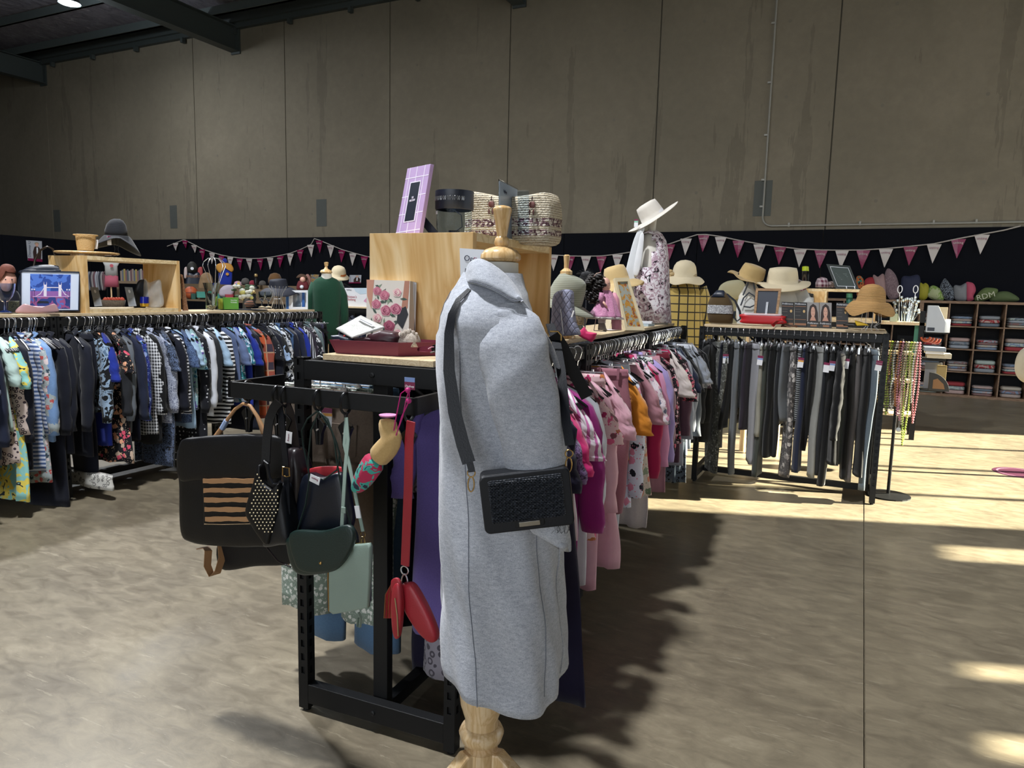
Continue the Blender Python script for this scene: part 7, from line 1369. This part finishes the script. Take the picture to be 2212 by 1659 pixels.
# ================================================================ bunting on the back wall
m_pw = flat('#b9b2ae', .5, var=.02); m_pm = flat('#7a1745', .35, var=.02); m_str = flat('#a9a29c', .7); YF = WALL_Y-.09
def bunting(label, string, flags, first):
    O = atY(*string[0], YF); r = thing('bunting', label, 'bunting', O)
    MB().tube([PT(x, y, YF, O) for x, y in string], .011, 6).build('string', m_str, r, True)
    for k, (x, y, hh) in enumerate(flags):
        mag = (k+first) % 2; c = PT(x, y+1, YF-.01, O); w2_ = .105; h_ = hh; b = MB(); a = (k*1.7) % 1-.5; rows = []
        for i in range(7): 
            v_ = i/6; ww = w2_*(1-v_)+.002; rows.append([c+Vector((-ww, -.004-.012*math.sin(v_*3+k), -h_*v_)), c+Vector((0, -.012*math.sin(v_*3+k)-.01, -h_*v_)), c+Vector((ww, -.004-.012*math.sin(v_*3+k), -h_*v_)), c+Vector((ww, .0-.012*math.sin(v_*3+k), -h_*v_)), c+Vector((-ww, .0-.012*math.sin(v_*3+k), -h_*v_))])
        p = b.grid(rows).build('pennant', m_pm if mag else m_pw, r)
        text('uniting', .052, m_pw if mag else m_pm, p, c+Vector((0, -.03, -.06)), (PI/2, 0, 0))
sx = [(361, 532), (379, 525), (395, 518.5), (400, 519), (420, 528.6), (437, 538), (457, 545), (478, 551), (497, 554.6), (518, 557.5), (545, 558.5), (562, 558), (583, 556), (605, 552), (627, 547), (649, 539), (672, 528), (679, 515.5), (690, 519), (714, 529), (738, 539), (762, 546), (788, 553), (815, 559), (850, 562), (900, 563), (950, 558), (1000, 545), (1050, 530), (1080, 512)]
bunting('left string of white and plum pennants strung along the black wall', sx, [(x, y, .29 if i > 2 else .2) for i, (x, y) in enumerate([(379.6, 524), (400.6, 519), (420, 528.6), (437, 538), (457.5, 545), (478, 551), (497.5, 554.6), (518.5, 558), (539, 558.5), (562, 558), (583, 556), (605, 552), (627, 547), (649, 539), (672, 528), (690, 519), (714, 529), (738, 539), (762, 546), (787.6, 553), (815, 559), (845, 561.5), (876, 562.5), (908, 562.5), (940, 559.5), (972, 552.5), (1005, 543.5), (1040, 533)])], 0)
sx = [(1090, 512), (1130, 540), (1180, 550), (1231, 553), (1265, 553.5), (1299, 553), (1334, 549), (1372, 543), (1410, 536), (1446, 527), (1482, 514.5), (1506, 507), (1524, 506.5), (1557, 511), (1595, 519), (1641, 527), (1685, 533), (1729, 538), (1773, 540), (1819, 540.5), (1865, 540), (1914, 537), (1967, 532), (2018, 526.5), (2070, 515.5), (2121, 506), (2170, 497), (2205, 488)]
bunting('right string of white and plum pennants reaching the conduit', sx, [(x, y, .31) for x, y in [(1118, 532), (1156, 545), (1196, 551), (1231.5, 553), (1265.6, 553), (1299, 553), (1334, 549), (1372, 543), (1410, 536), (1446.5, 527), (1482, 514.5), (1520, 507), (1557, 511), (1595.6, 519), (1641, 527), (1685, 533), (1728.7, 538), (1773.5, 540), (1819, 540.5), (1865, 540), (1913.8, 537), (1967, 532), (2018, 526.5), (2070.5, 515.5), (2121.5, 506)]], 0)
def poster(label, BL, BR, TR, TL, X=None, Y=None):
    f_ = (lambda p: atX(*p, X)) if X is not None else (lambda p: atY(*p, Y)); qd = Quad(f_(BL), f_(BR), f_(TR), f_(TL)); r = root('poster', label, 'poster', qd.O)
    qd.rect(0, 0, 1, 1, 0, .01).build('sheet', flat('#b3b6be', .5), r); qd.rect(0, 0, 1, .13, .01, .012).build('plum_band', m_pm, r); qd.poly([(.4, .13), (.38, .45), (.5, .7), (.62, .74), (.8, .7), (.95, .5), (.9, .13)], .01, .013).build('printed_coat', flat('#3a2722', .6), r); qd.disc(.66, .8, .1, .085, .013, .015).build('printed_face', m_skin, r); qd.disc(.66, .86, .14, .08, .01, .013).build('printed_hair', flat('#a8977a', .6), r); qd.rect(.62, .3, .72, .68, .013, .015).build('printed_shirt', m_paper, r)
    o = qd.text('Discover U', .13, .18, (qd.q[3]-qd.q[0]).length*.17, m_ink, r, .014); o.rotation_euler = (Matrix.Rotation(PI/2, 3, qd.n) @ o.rotation_euler.to_matrix()).to_euler()
poster('Discover U poster on the black wall return at the far left', (60, 563), (91, 566), (90, 521), (56, 519), X=-20.58)
poster('Discover U poster on the black wall behind the straw cap mannequin', (754, 612), (780, 612), (781, 594), (756, 594), Y=WALL_Y-.07)
# ================================================================ forms behind the right rack
f_ych = fabric('check', '#a68f4f', '#2a2720', s=.8)
sp = Spot(1482, 660, Y=7.6, z=0); sp.O.z = 0; r = sp.root('dress_form', 'dress form under the yellow checked jacket', 'mannequin'); MB().tube([(0, 0, .02), (0, 0, 1.1)], .03, 12).build('pole', m_beech2, r, True); MB().lathe([(.2, 0), (.2, .02), (.03, .04)], n=24).build('base', m_beech2, r, True); sp.loft([(700, 1450, 1512), (640, 1450, 1512), (615, 1465, 1500), (600, 1470, 1494), (590, 1472, 1492)], .6).build('torso', m_form, r, 'all')
g = sp.root('jacket', 'yellow jacket with black window checks behind the white hat bust', 'jacket'); sp.loft([(770, 1440, 1530), (740, 1442, 1526), (700, 1444, 1520), (660, 1444, 1518), (630, 1445, 1517), (615, 1452, 1510), (609, 1466, 1496)], .55, 36, .015).build('body', f_ych, g, 'all')
for pts in ([(1450, 622), (1438, 650), (1434, 690), (1436, 730)], [(1512, 622), (1522, 650), (1527, 690), (1526, 740)]): MB().tube([sp.pt(x, y, .03) for x, y in pts], [.07, .07, .06, .05], 12).build('sleeve', f_ych, g, 'all')
h_, _ = hat('sun_hat', 'cream cloche hat with a ribbon bow above the yellow checked jacket', 7.6, (1478, 597), .125, .17, .21, m_cream, (.12, .06), .06, flat('#9a8a6c', .7), .012, .90, dome=True)
for k in range(5): a = k*1.25; MB().sphere((-.14+.03*math.cos(a), -.10, .02+.03*math.sin(a)), .035, 10, (1, .5, .6)).build('bow_loop', flat('#b39a6e', .7), h_, 'all')
hat('straw_hat', 'tan straw hat on a stand behind the doll and picture frame', 5.2, (1334, 611), .09, .13, .19, m_straw, (.1, -.25), .05, None, .01, .8); o = Spot(1335, 640, Y=5.2, z=0); r = o.root('hat_stand', 'beech stand under the tan straw hat', 'stand'); MB().lathe([(.12, 0), (.12, .02), (.015, .03), (.015, 1.55)], n=16).build('stand_post', m_beech2, r, True)
sp = Spot(1622, 680, Y=7.3, z=0); r = sp.root('dress_form', 'white dress form in a black edged singlet behind the brown backpack', 'mannequin'); sp.loft([(700, 1594, 1652), (670, 1592, 1650), (640, 1596, 1648), (625, 1605, 1640), (612, 1612, 1632), (600, 1614, 1630)], .6).build('torso', m_form, r, 'all'); MB().tube([(0, 0, 0), (0, 0, 1.15)], .03, 12).build('pole', m_beech2, r, True)
g = sp.root('singlet', 'white singlet with black trim on the form behind the brown backpack', 'top'); sp.loft([(705, 1592, 1654), (670, 1590, 1652), (648, 1594, 1649), (636, 1602, 1640)], .63, 32, cap=False).build('singlet_body', fabric('plain', '#c9c9c6'), g, 'all'); 
for pts in ([(1605, 638), (1612, 622), (1616, 610)], [(1636, 636), (1630, 622), (1627, 610)], [(1600, 660), (1606, 644), (1618, 632), (1630, 640), (1632, 658), (1620, 664), (1606, 662)]): MB().tube([sp.pt(x, y, -.115) for x, y in pts], .007, 6).build('black_trim', m_dk, g, True)
hat('boater_hat', 'straw hat with a wide black band on the singlet form', 7.3, (1620, 603), .12, .14, .22, fabric('marl', '#b89f6e', '#9c8254'), (.1, .35), .0, flat('#111114', .7), .01, .85)
sp = Spot(1695, 680, Y=7.3, z=0); r = sp.root('dress_form', 'dress form in a white draped shirt behind the dark photo frame', 'mannequin'); MB().tube([(0, 0, 0), (0, 0, 1.1)], .03, 12).build('pole', m_beech2, r, True); sp.loft([(640, 1675, 1715), (615, 1685, 1705), (600, 1687, 1703)], .7).build('neck', m_form, r, 'all')
g = sp.root('shirt', 'white draped shirt on the form behind the dark photo frame', 'shirt'); sp.loft([(705, 1652, 1738), (670, 1652, 1738), (645, 1655, 1737), (628, 1662, 1730), (617, 1675, 1716)], .5, 44, .02, 9).build('body', fabric('plain', '#c6c8c8'), g, 'all')
for pts in ([(1662, 630), (1652, 655), (1650, 690)], [(1728, 630), (1738, 655), (1740, 690)]): MB().tube([sp.pt(x, y, -.02) for x, y in pts], [.06, .07, .06], 12).build('sleeve', fabric('plain', '#c6c8c8'), g, 'all')
hat('sun_hat', 'wide brimmed cream hat on the white draped shirt form', 7.3, (1690, 612), .14, .15, .25, m_cream, (.12, .0), .03, None, .03, .86, 2)
sp, r = simple('cane_chair', 'rounded cream chair back behind the singlet form', 'chair', [(1553, 622), (1565, 610), (1585, 605), (1604, 607), (1612, 625), (1606, 645), (1552, 645)], flat('#a09a7c', .7), .12, Y=8.4, p=3); MB().box2((-.25, -.02, -sp.O.z), (.25, .3, .02)).build('chair_base', flat('#8a8468', .7), r)
# pine box and its things on the rack behind
X0, X1 = atY(1737, 680, 8.6).x, atY(1880, 680, 8.6).x
rack('garment_rack', 'black garment rack behind the right rack carrying the low pine box', X1+.07, 8.85, PI/2, X1-X0+.42, .6); board('pale timber board under the low pine box behind the right rack', X1+.07, 8.85, PI/2, X1-X0+.42, .55)
r = thing('display_box', 'low pine display box with a green bottle behind the dye cartons', 'box', (X0, 8.66, ZT)); Wb = X1-X0+.05; Hb = atY(1800, 624, 8.66).z-ZT
MB().box2((0, 0, 0), (.02, .36, Hb)).build('end_panel', m_ply, r); MB().box2((Wb-.02, 0, 0), (Wb, .36, Hb)).build('end_panel', m_ply, r); MB().box2((.02, 0, Hb-.03), (Wb-.02, .36, Hb)).build('top_panel', m_plyg, r); MB().box2((.02, 0, 0), (Wb-.02, .36, .03)).build('bottom_panel', m_plyg, r); MB().box2((Wb*.27, .0, .03), (Wb*.30, .36, Hb-.03)).build('divider', m_plyg, r); MB().box2((.02, .0, .03), (Wb*.27, .01, Hb-.03)).build('front_panel', m_ply, r); zB = ZT+Hb
def bottle(lab, x, y1, y0, w_, Y, z, c, cc, g_=True): sp = Spot(x, y1, Y=Y, z=z); r = sp.root('water_bottle', lab, 'bottle'); h = y1-y0; sp.loft([(y1, x-w_, x+w_), (y0+h*.25, x-w_, x+w_), (y0+h*.2, x-w_*.8, x+w_*.8)]).build('bottle_body', glass(c, .1, 1.2) if g_ else flat(c, .3), r, True); sp.loft([(y0+h*.22, x-w_*.95, x+w_*.95), (y0+h*.02, x-w_*.9, x+w_*.9), (y0, x-w_*.3, x+w_*.3)]).build('cap', flat(cc, .4), r, True)
bottle('clear water bottle with a lime cap on top of the low pine box', 1740, 622, 575, 8, 8.72, zB, '#c9d4d6', '#a3b51c'); bottle('green water bottle inside the low pine box', 1835, 678, 633, 7.5, 8.8, ZT+.031, '#2c6e62', '#57a896', False)
bottle('white shaker cup with a black lid left of the low pine box, the left one', 1743, 672, 632, 9, 8.61, ZT, '#b3b6ba', '#111214', False); bottle('white shaker cup with a black lid left of the low pine box, the right one', 1752, 672, 634, 6, 8.63, ZT, '#b3b6ba', '#111214', False)
p0, p1 = atY(1806, 622, 8.7), atY(1856, 623, 8.7); p0.z = p1.z = zB+.002; qd = Quad(p0, p1, atY(1836, 574, 8.86), atY(1785, 570, 8.86)); r = root('chalkboard_sign', 'framed chalkboard sign leaning on top of the low pine box', 'sign', qd.O); qd.rect(0, 0, 1, 1, -.01, .0).build('board_frame', flat('#2f3533', .6), r, bevel=.002); [qd.rect(*a, .0012, .0022).build('white_line', m_paper, r) for a in ((.11, .10, .89, .115), (.11, .885, .89, .90), (.11, .10, .125, .90), (.875, .10, .89, .90))]; qd.rect(.125, .115, .875, .885, 0, .0012).build('chalk_face', flat('#3d4744', .7), r)
for i, w_ in enumerate(('Live', 'Laugh')): pass
for i in range(5): qd.rect(.25+.03*i, .62-.06*i, .72-.02*(i % 2), .63-.06*i, .0012, .002).build('chalk_stroke', flat('#7b8582', .7), r)
MB().tube([qd.pt(.45, 0, .0), qd.pt(.45, -.02, .02), qd.pt(.45, .05, .03)], .005, 5).build('easel_hook', m_chrome, r); MB().tube([qd.pt(.8, 0, .0), qd.pt(.8, -.02, .02), qd.pt(.8, .05, .03)], .005, 5).build('easel_hook', m_chrome, r)
cap_('plum and white checked cap on top of the low pine box', 1776, 621, 15, fabric('gingham', '#5a2538', '#b9a9ae', s=.5), Y=8.8, z=zB); cap_('spotted brown cloth cap right of the checked cap', 1795, 621, 9, fabric('floral', '#6b5a50', '#aa9999', s=1.), Y=8.85, z=zB)
# ================================================================ cube shelves, cushions, linen
m_kw = wood('brown_laminate', '#6b5340', '#7d634d', '#8c7159', (1, 6, 6), 2, .5); KY = 13.45; m_in = flat('#14161c', .8)
def cube_shelf(label, x1, nc, cell=.378, z0=.03):
    W_ = nc*cell+.03; r = thing('cube_shelf', label, 'shelf', (x1-W_/2, KY+.19, 0))
    for s_ in (-1, 1): MB().box2((s_*W_/2-.03*(s_ > 0), -.19, 0), (s_*W_/2+.03*(s_ < 0), .19, 1.53)).build('side_panel', m_kw, r)
    MB().box2((-W_/2+.03, -.19, 1.49), (W_/2-.03, .19, 1.53)).build('top_panel', m_kw, r); MB().box2((-W_/2+.03, -.19, .0), (W_/2-.03, .19, .04)).build('bottom_panel', m_kw, r); MB().box2((-W_/2+.03, .17, .04), (W_/2-.03, .185, 1.49)).build('back_panel', m_in, r)
    for k in range(1, nc): X = -W_/2+.015+k*cell; MB().box2((X-.009, -.185, .04), (X+.009, .17, 1.49)).build('upright_divider', m_kw, r)
    for j in range(1, 4): MB().box2((-W_/2+.03, -.187, .04+j*.3625-.009), (W_/2-.03, .168, .04+j*.3625+.009)).build('shelf_panel', m_kw, r)
cube_shelf('brown cube shelf of folded linen against the black wall at the right', 2.40, 4); cube_shelf('second brown cube shelf behind the black trolley', .86, 6)
lr = random.Random(12); cols_ = ['#9c8d86', '#6f7f96', '#a39b8f', '#7a5e5c', '#8d949e', '#5f6b78', '#a88f8a', '#7d8288', '#8a2a30', '#9aa6a0']
def folded(lab, X, z, w_, h_, c, n=3, grp=None):
    r = thing('folded_linen', lab, 'linen', (X, KY+.16, z), lr.uniform(-.08, .08), grp)
    for k in range(n):
        hh = h_/n; lp = [Vector((w_/2*math.copysign(abs(math.cos(a))**.4, math.cos(a)), .12*math.copysign(abs(math.sin(a))**.4, math.sin(a)), hh*(k+.5))) for a in [2*PI*q/36 for q in range(36)]]; pillow(lp, (0, 0, 1), hh*1.0, 5, rough=.006, seed=k+lr.randint(0, 99)).build('folded_layer', fabric('blotch', cols_[(c+k) % 10], cols_[(c+k*2+1) % 10], s=1.5) if k % 2 else flat(cols_[(c+k) % 10], .8), r, 'all')
cn = ['pinkish linen', 'blue grey linen', 'oatmeal linen', 'brown pink linen', 'pale grey linen', 'slate linen', 'dusty pink linen', 'mid grey linen', 'dark red linen', 'sage white linen']
rown = ['bottom', 'second', 'third', 'top']; coln = ['right hand', 'second from right', 'third from right', 'fourth from right']
for j in range(4):
    for i in range(4):
        X = 2.40-.015-.19-i*.378; c = (j*4+i*3+((8-2) if (j == 1 and i == 0) else 0)) % 10
        if (j, i) == (1, 0): c = 8
        folded('%s stack, %s row, %s column of the cube shelf' % (cn[c], rown[j], coln[i]), X, .041+j*.3625+(.009 if j else 0), .28, [.17, .15, .19, .15][(i+j) % 4], c, 3+(i+j) % 2)
def cushion(lab, px, mat, th=.14, rough=.004, d=.1, seed=0):
    cxp = sum(a for a, b in px)/len(px); sp = Spot(cxp, 650, Y=KY+d+.1, z=1.531); r = sp.root('cushion', lab, 'cushion'); lp = sp.loop(px, 0, 44); mz = min(p.z for p in lp); lp = [p-Vector((0, 0, mz-.004)) for p in lp]; pillow(lp, (0, 1, 0), th, 2.0, edge=.1, rough=rough, seed=seed).build('cushion_cover', mat, r, 'all'); MB().tube(lp, .006, 5, closed=True).build('piping', mat, r, True); return r
cushion('orange and black patterned cushion at the left end of the cube shelf', [(1850, 600), (1862, 598), (1868, 620), (1862, 640), (1852, 640)], fabric('floral', '#a85a2c', '#1d1d1d', '#2c6e62', s=.8)); cushion('crimson cushion beside the orange patterned cushion', [(1868, 606), (1884, 598), (1892, 610), (1890, 640), (1868, 640)], flat('#8a1f28', .8))
cushion('dusty pink cushion with pointed corners behind the straw cloche', [(1886, 600), (1896, 602), (1908, 596), (1914, 620), (1912, 645), (1892, 645)], flat('#8f7474', .7)); cushion('mauve marbled upright oval cushion on the cube shelf', [(1917, 590), (1932, 602), (1940, 625), (1940, 650), (1922, 655), (1912, 635), (1910, 610)], fabric('swirl', '#7d6b70', '#5a484e', s=.5))
cushion('dark navy cushion behind the glass flowers', [(1948, 606), (1966, 602), (1984, 600), (1988, 625), (1984, 648), (1950, 648)], flat('#161d38', .8)); cushion('mustard yellow pig shaped cushion', [(1986, 612), (1994, 614), (2000, 612), (2006, 620), (2004, 640), (1994, 648), (1984, 640)], flat('#8f8a1e', .7)); cushion('pale green leaf print cushion beside the mustard cushion', [(2004, 630), (2014, 619), (2030, 626), (2037, 640), (2036, 650), (2016, 648), (2003, 640)], fabric('blotch', '#98a07a', '#6f8a3f', s=1.))
cushion('black and silver pointed cushion in the middle of the cube shelf', [(2040, 607), (2052, 620), (2060, 634), (2058, 652), (2044, 652), (2034, 640), (2031, 625)], fabric('leopard', '#20242c', '#8a94a0', s=1.6)); cushion('grey cushion left of the pink heart cushion', [(2062, 618), (2075, 618), (2088, 613), (2089, 635), (2086, 649), (2066, 648), (2060, 635)], flat('#73767a', .8)); cushion('pink heart shaped cushion', [(2086, 614), (2096, 611), (2104, 616), (2107, 628), (2102, 640), (2102, 648), (2088, 648)], flat('#a8465e', .8))
ew = cushion('olive green cushion with pale letters', [(2108, 640), (2124, 624), (2140, 622), (2155, 626), (2146, 640), (2120, 650), (2106, 648)], flat('#56663a', .8)); text('RDM', .12, flat('#b3b6a0', .7), ew, (0.0, -.085, .085), (PI/2, -.3, 0)); cushion('flat olive green cushion at the right end', [(2140, 640), (2152, 632), (2176, 630), (2196, 640), (2200, 648), (2180, 651), (2142, 650)], flat('#4d5c38', .8))
cushion('white and red cushion at the far left behind the wide hat', [(1706, 594), (1716, 591), (1730, 598), (1740, 604), (1738, 630), (1704, 630)], fabric('blotch', '#a09ca0', '#6f2a3a', s=1.))
# black shelf trolley with stationery
sp = Spot(2010, 820, Y=8.9, z=0); sp.O = Vector((atY(1992, 700, 8.9).x, 8.9, 0)); TX = sp.O.x; r = thing('shelf_trolley', 'tall black shelf unit with stationery right of the necklaces', 'shelf', (TX, 9.1, 0)); TW = atY(2052, 700, 8.9).x-TX; zs_ = [atY(2010, y, 8.9).z for y in (717, 776, 842)]
for sx in (-.42, 0): MB().box2((sx-.025, -.2, 0), (sx+.025, -.15, atY(1995, 672, 8.9).z)).build('post', m_rack, r); MB().box2((sx-.025, .15, 0), (sx+.025, .2, 1.3)).build('post', m_rack, r)
MB().box2((-.46, -.2, 1.25), (.03, .2, 1.28)).build('top_board', m_board, r); MB().box2((-.44, -.19, .62), (0, .19, .64)).build('shelf_plank', m_board, r); MB().box2((-.44, -.19, .25), (0, .19, .27)).build('shelf_plank', m_board, r); MB().box2((-.44, -.19, .93), (0, .19, .95)).build('shelf_plank', m_board, r)
for z_ in zs_: MB().box2((.02, -.2, z_-.018), (TW, .16, z_)).build('side_tray', m_rack, r)
def onY(name, lab, cat, x0, y0, x1, y1, Y, mat, dep=.1, part='body', zb=None, bev=.002): a, b = atY(x0, y1, Y), atY(x1, y0, Y); z0 = a.z if zb is None else zb; r = thing(name, lab, cat, ((a.x+b.x)/2, Y, z0)); w_ = (b.x-a.x)/2; MB().box2((-w_, 0, 0), (w_, dep, b.z-z0)).build(part, mat, r, bevel=bev); return r
r = thing('magazine_file', 'white magazine file holder on the top side tray', 'holder', (atY(1999, 717, 8.85).x, 8.8, zs_[0])); w_ = atY(2040, 700, 8.8).x-atY(1999, 700, 8.8).x; h_ = atY(2010, 660, 8.8).z-zs_[0]; MB().prism([(0, 0), (w_, 0), (w_, h_*.4), (w_*.55, h_), (0, h_)], .1, Matrix.Translation((0, .05, 0))).build('holder_body', flat('#a9b0ba', .4), r, bevel=.002); MB().box2((w_*.06, -.002, h_*.05), (w_*.45, 0, h_*.18)).build('barcode_label', m_dk, r)
onY('tape_rolls', 'two stacked white tape rolls beside the file holder', 'tape', 2041, 690, 2054, 716, 8.85, m_wht, .08, zb=zs_[0]); onY('card_pack', 'pack of cream cards behind the file holder', 'cards', 2024, 664, 2048, 700, 9.0, flat('#b0a083', .6), .05, zb=zs_[0])
for k in range(4):
    pts = [(2000+k*7+10*math.cos(a), 728+k*1.5+9*math.sin(a)) for a in [PI*j/6 for j in range(7)]]; O = atY(2015, 735, 8.9); o = MB().tube([atY(x, y, 8.86+.03*k)-O for x, y in pts], .012, 6).build('hanger_frame', flat('#a3431f', .5), None, True, loc=O); tag(o, 'orange plastic childrens hanger stacked under the top side tray', 'hanger', 'orange plastic hangers on the black trolley')
for k, (y0, y1, x1) in enumerate(((752, 758, 2044), (759, 764, 2040), (765, 773, 2056))): onY('paper_stack', ['grey spiral notebook on the middle side tray', 'white pad under the spiral notebook', 'thick white paper stack on the middle side tray'][k], 'paper', 1996+k*3, y0, x1, y1, 8.82+.02*k, [flat('#7d8794', .6), m_wht, flat('#b3ab98', .6)][k], .2, zb=None)
r = thing('wall_clock', 'dark arched frame with a timber panel on the bottom side tray', 'frame', (atY(2028, 838, 8.82).x, 8.82, zs_[2])); sc = atY(2050, 800, 8.82).x-atY(2004, 800, 8.82).x
arc = [(-sc*.5, 0), (sc*.5, 0)]+[(-sc*.5+sc*math.cos(a), 1.0*sc*math.sin(a)) for a in [PI/2*k/8 for k in range(0, 9)]]; MB().prism(arc, .04, Matrix.Translation((0, .02, 0))).build('arched_frame', flat('#1c1c1a', .5), r, bevel=.003); MB().prism([(-sc*.3, sc*.12), (sc*.28, sc*.12), (sc*.2, sc*.4), (-sc*.1, sc*.68), (-sc*.3, sc*.6)], .045, Matrix.Translation((0, .018, 0))).build('timber_panel', flat('#7d5a38', .6), r)
onY('picture_frame', 'pale timber frame behind the arched frame', 'frame', 2020, 790, 2046, 838, 8.98, flat('#a08c5a', .6), .02, zb=zs_[2]); onY('drawing_pad', 'large grey pad standing behind the arched frame', 'pad', 1994, 784, 2036, 838, 9.02, flat('#7d8086', .6), .02, zb=zs_[2])
onY('green_folder', 'teal folder leaning between the trolley shelves', 'folder', 1972, 702, 1988, 748, 8.95, flat('#3f7a66', .6), .02, zb=.951)
onY('storage_tub', 'cream plastic tub behind the right rack end', 'tub', 1922, 678, 1940, 694, 8.95, flat('#b9c4a6', .5), .12, zb=1.281)
r = Spot(1955, 690, Y=8.95, z=1.281); sp = r; r = sp.root('glass_flowers', 'crystal glass flowers on the trolley top', 'ornament'); gr = random.Random(6)
for k in range(26): x, y = gr.uniform(1930, 1998), gr.uniform(642, 676); c = sp.pt(x, y, gr.uniform(-.05, .05)); MB().tube([(c.x*.6, c.y, 0), tuple(c)], .003, 4).build('glass_stem', m_wg, r); MB().sphere(c, .018, 6).build('glass_petal', flat('#aab0ae', .1, .5), r)
for k in range(2): c = sp.pt((1944, 1978)[k], 625, 0); MB().tube([Vector((c.x*.8, 0, .02)), c-Vector((0, 0, .03))], .004, 5).build('heart_stem', m_chrome, r); MB().tube([c+Vector((.022*math.cos(a), 0, .04*math.sin(a))) for a in [2*PI*q/14 for q in range(14)]], .005, 5, closed=True).build('ring_top', m_paper, r)
# necklace stand at the end of the right rack
NX = atY(1948, 740, 6.2).x; r = thing('necklace_stand', 'black necklace stand at the end of the right rack', 'stand', (NX, 6.2, 0)); MB().tube([(0, 0, 0), (0, 0, 1.22)], .012, 8).build('post', m_rack, r); MB().lathe([(.16, 0), (.16, .01), (.02, .02)], n=20).build('foot', m_rack, r)
for z_ in (1.19, .93): MB().tube([(-.13, 0, z_), (.13, 0, z_)], .006, 6).build('arm', m_rack, r)
nr = random.Random(21); nc_ = ['#c9c2b8', '#a35a60', '#c9a25a', '#93a83a', '#3b2a26', '#d9d4cf', '#a8662f', '#c98a9a', '#77704a', '#d0c4a0', '#5a4a6a', '#b9b07a']
nl = ['ivory bead', 'rose red bead', 'amber bead', 'lime green bead', 'dark brown bead', 'pearl', 'copper bead', 'pink shell', 'olive bead', 'straw bead', 'violet bead', 'khaki bead']
for k in range(20):
    c = k % 12; low = k >= 14; z_ = .93 if low else 1.19; X = NX-.12+.24*(k % 14)/13 if not low else NX-.12+.03*(k-14); L_ = nr.uniform(.28, .62) if not low else nr.uniform(.2, .35); 
    if k == 10: c, L_ = 3, .78
    nn = ('thin ' if k in (12, 13) else 'longest ' if k == 10 else '')+nl[c]
    lab = ('long %s necklace hanging on the upper arm of the necklace stand' if not low else 'short %s necklace on the lower arm of the necklace stand') % nn
    r = thing('necklace', lab, 'necklace', (X, 6.185, z_+.006), 0, 'necklaces on the stand'); m_ = flat(nc_[c], .3); w_ = nr.uniform(.012, .025); N = int(L_/.019); b = MB()
    for i in range(N+1):
        v_ = i/N
        for s_ in (-1, 1): b.sphere((s_*w_*math.sin(v_*PI*.95+.1), s_*.008-.0, -L_*v_), .0085, 6)
    b.tube([(w_*math.sin(v_*PI*.95+.1), .008, -L_*v_) for v_ in [j/12 for j in range(13)]]+[(-w_*math.sin(v_*PI*.95+.1), -.008, -L_*v_) for v_ in [1-j/12 for j in range(13)]], .0015, 4)
    b.build('bead_strand', m_, r, True)
sp = Spot(1936, 925, Y=6.15); r = thing('swing_tag', 'round ivory pendant disc hanging lowest on the necklace stand', 'pendant', atY(1941, 928, 6.18)); MB().sphere((0, 0, 0), .018, 12, (1, .3, 1)).build('pendant_disc', m_paper, r, True); MB().tube([(0, 0, .015), (.0, 0, 1.196-atY(1941, 928, 6.18).z)], .0015, 4).build('cord', m_paper, r)
# cream cushion edge at the right frame border
sp, r = simple('tote_bag', 'cream cloth bag cut off by the right edge of the view', 'bag', [(2196, 770), (2212, 752), (2240, 760), (2250, 800), (2235, 830), (2205, 822), (2192, 800)], fabric('plain', '#a89f8c'), .2, Y=7.4, p=3)
MB().tube([sp.pt(2215, 760), sp.pt(2218, 700), sp.pt(2228, 660)], .012, 6).build('strap', fabric('plain', '#a89f8c'), r); MB().box((.1, .15, -sp.O.z/2), (.04, .04, sp.O.z)).build('hanging_post', m_rack, r)
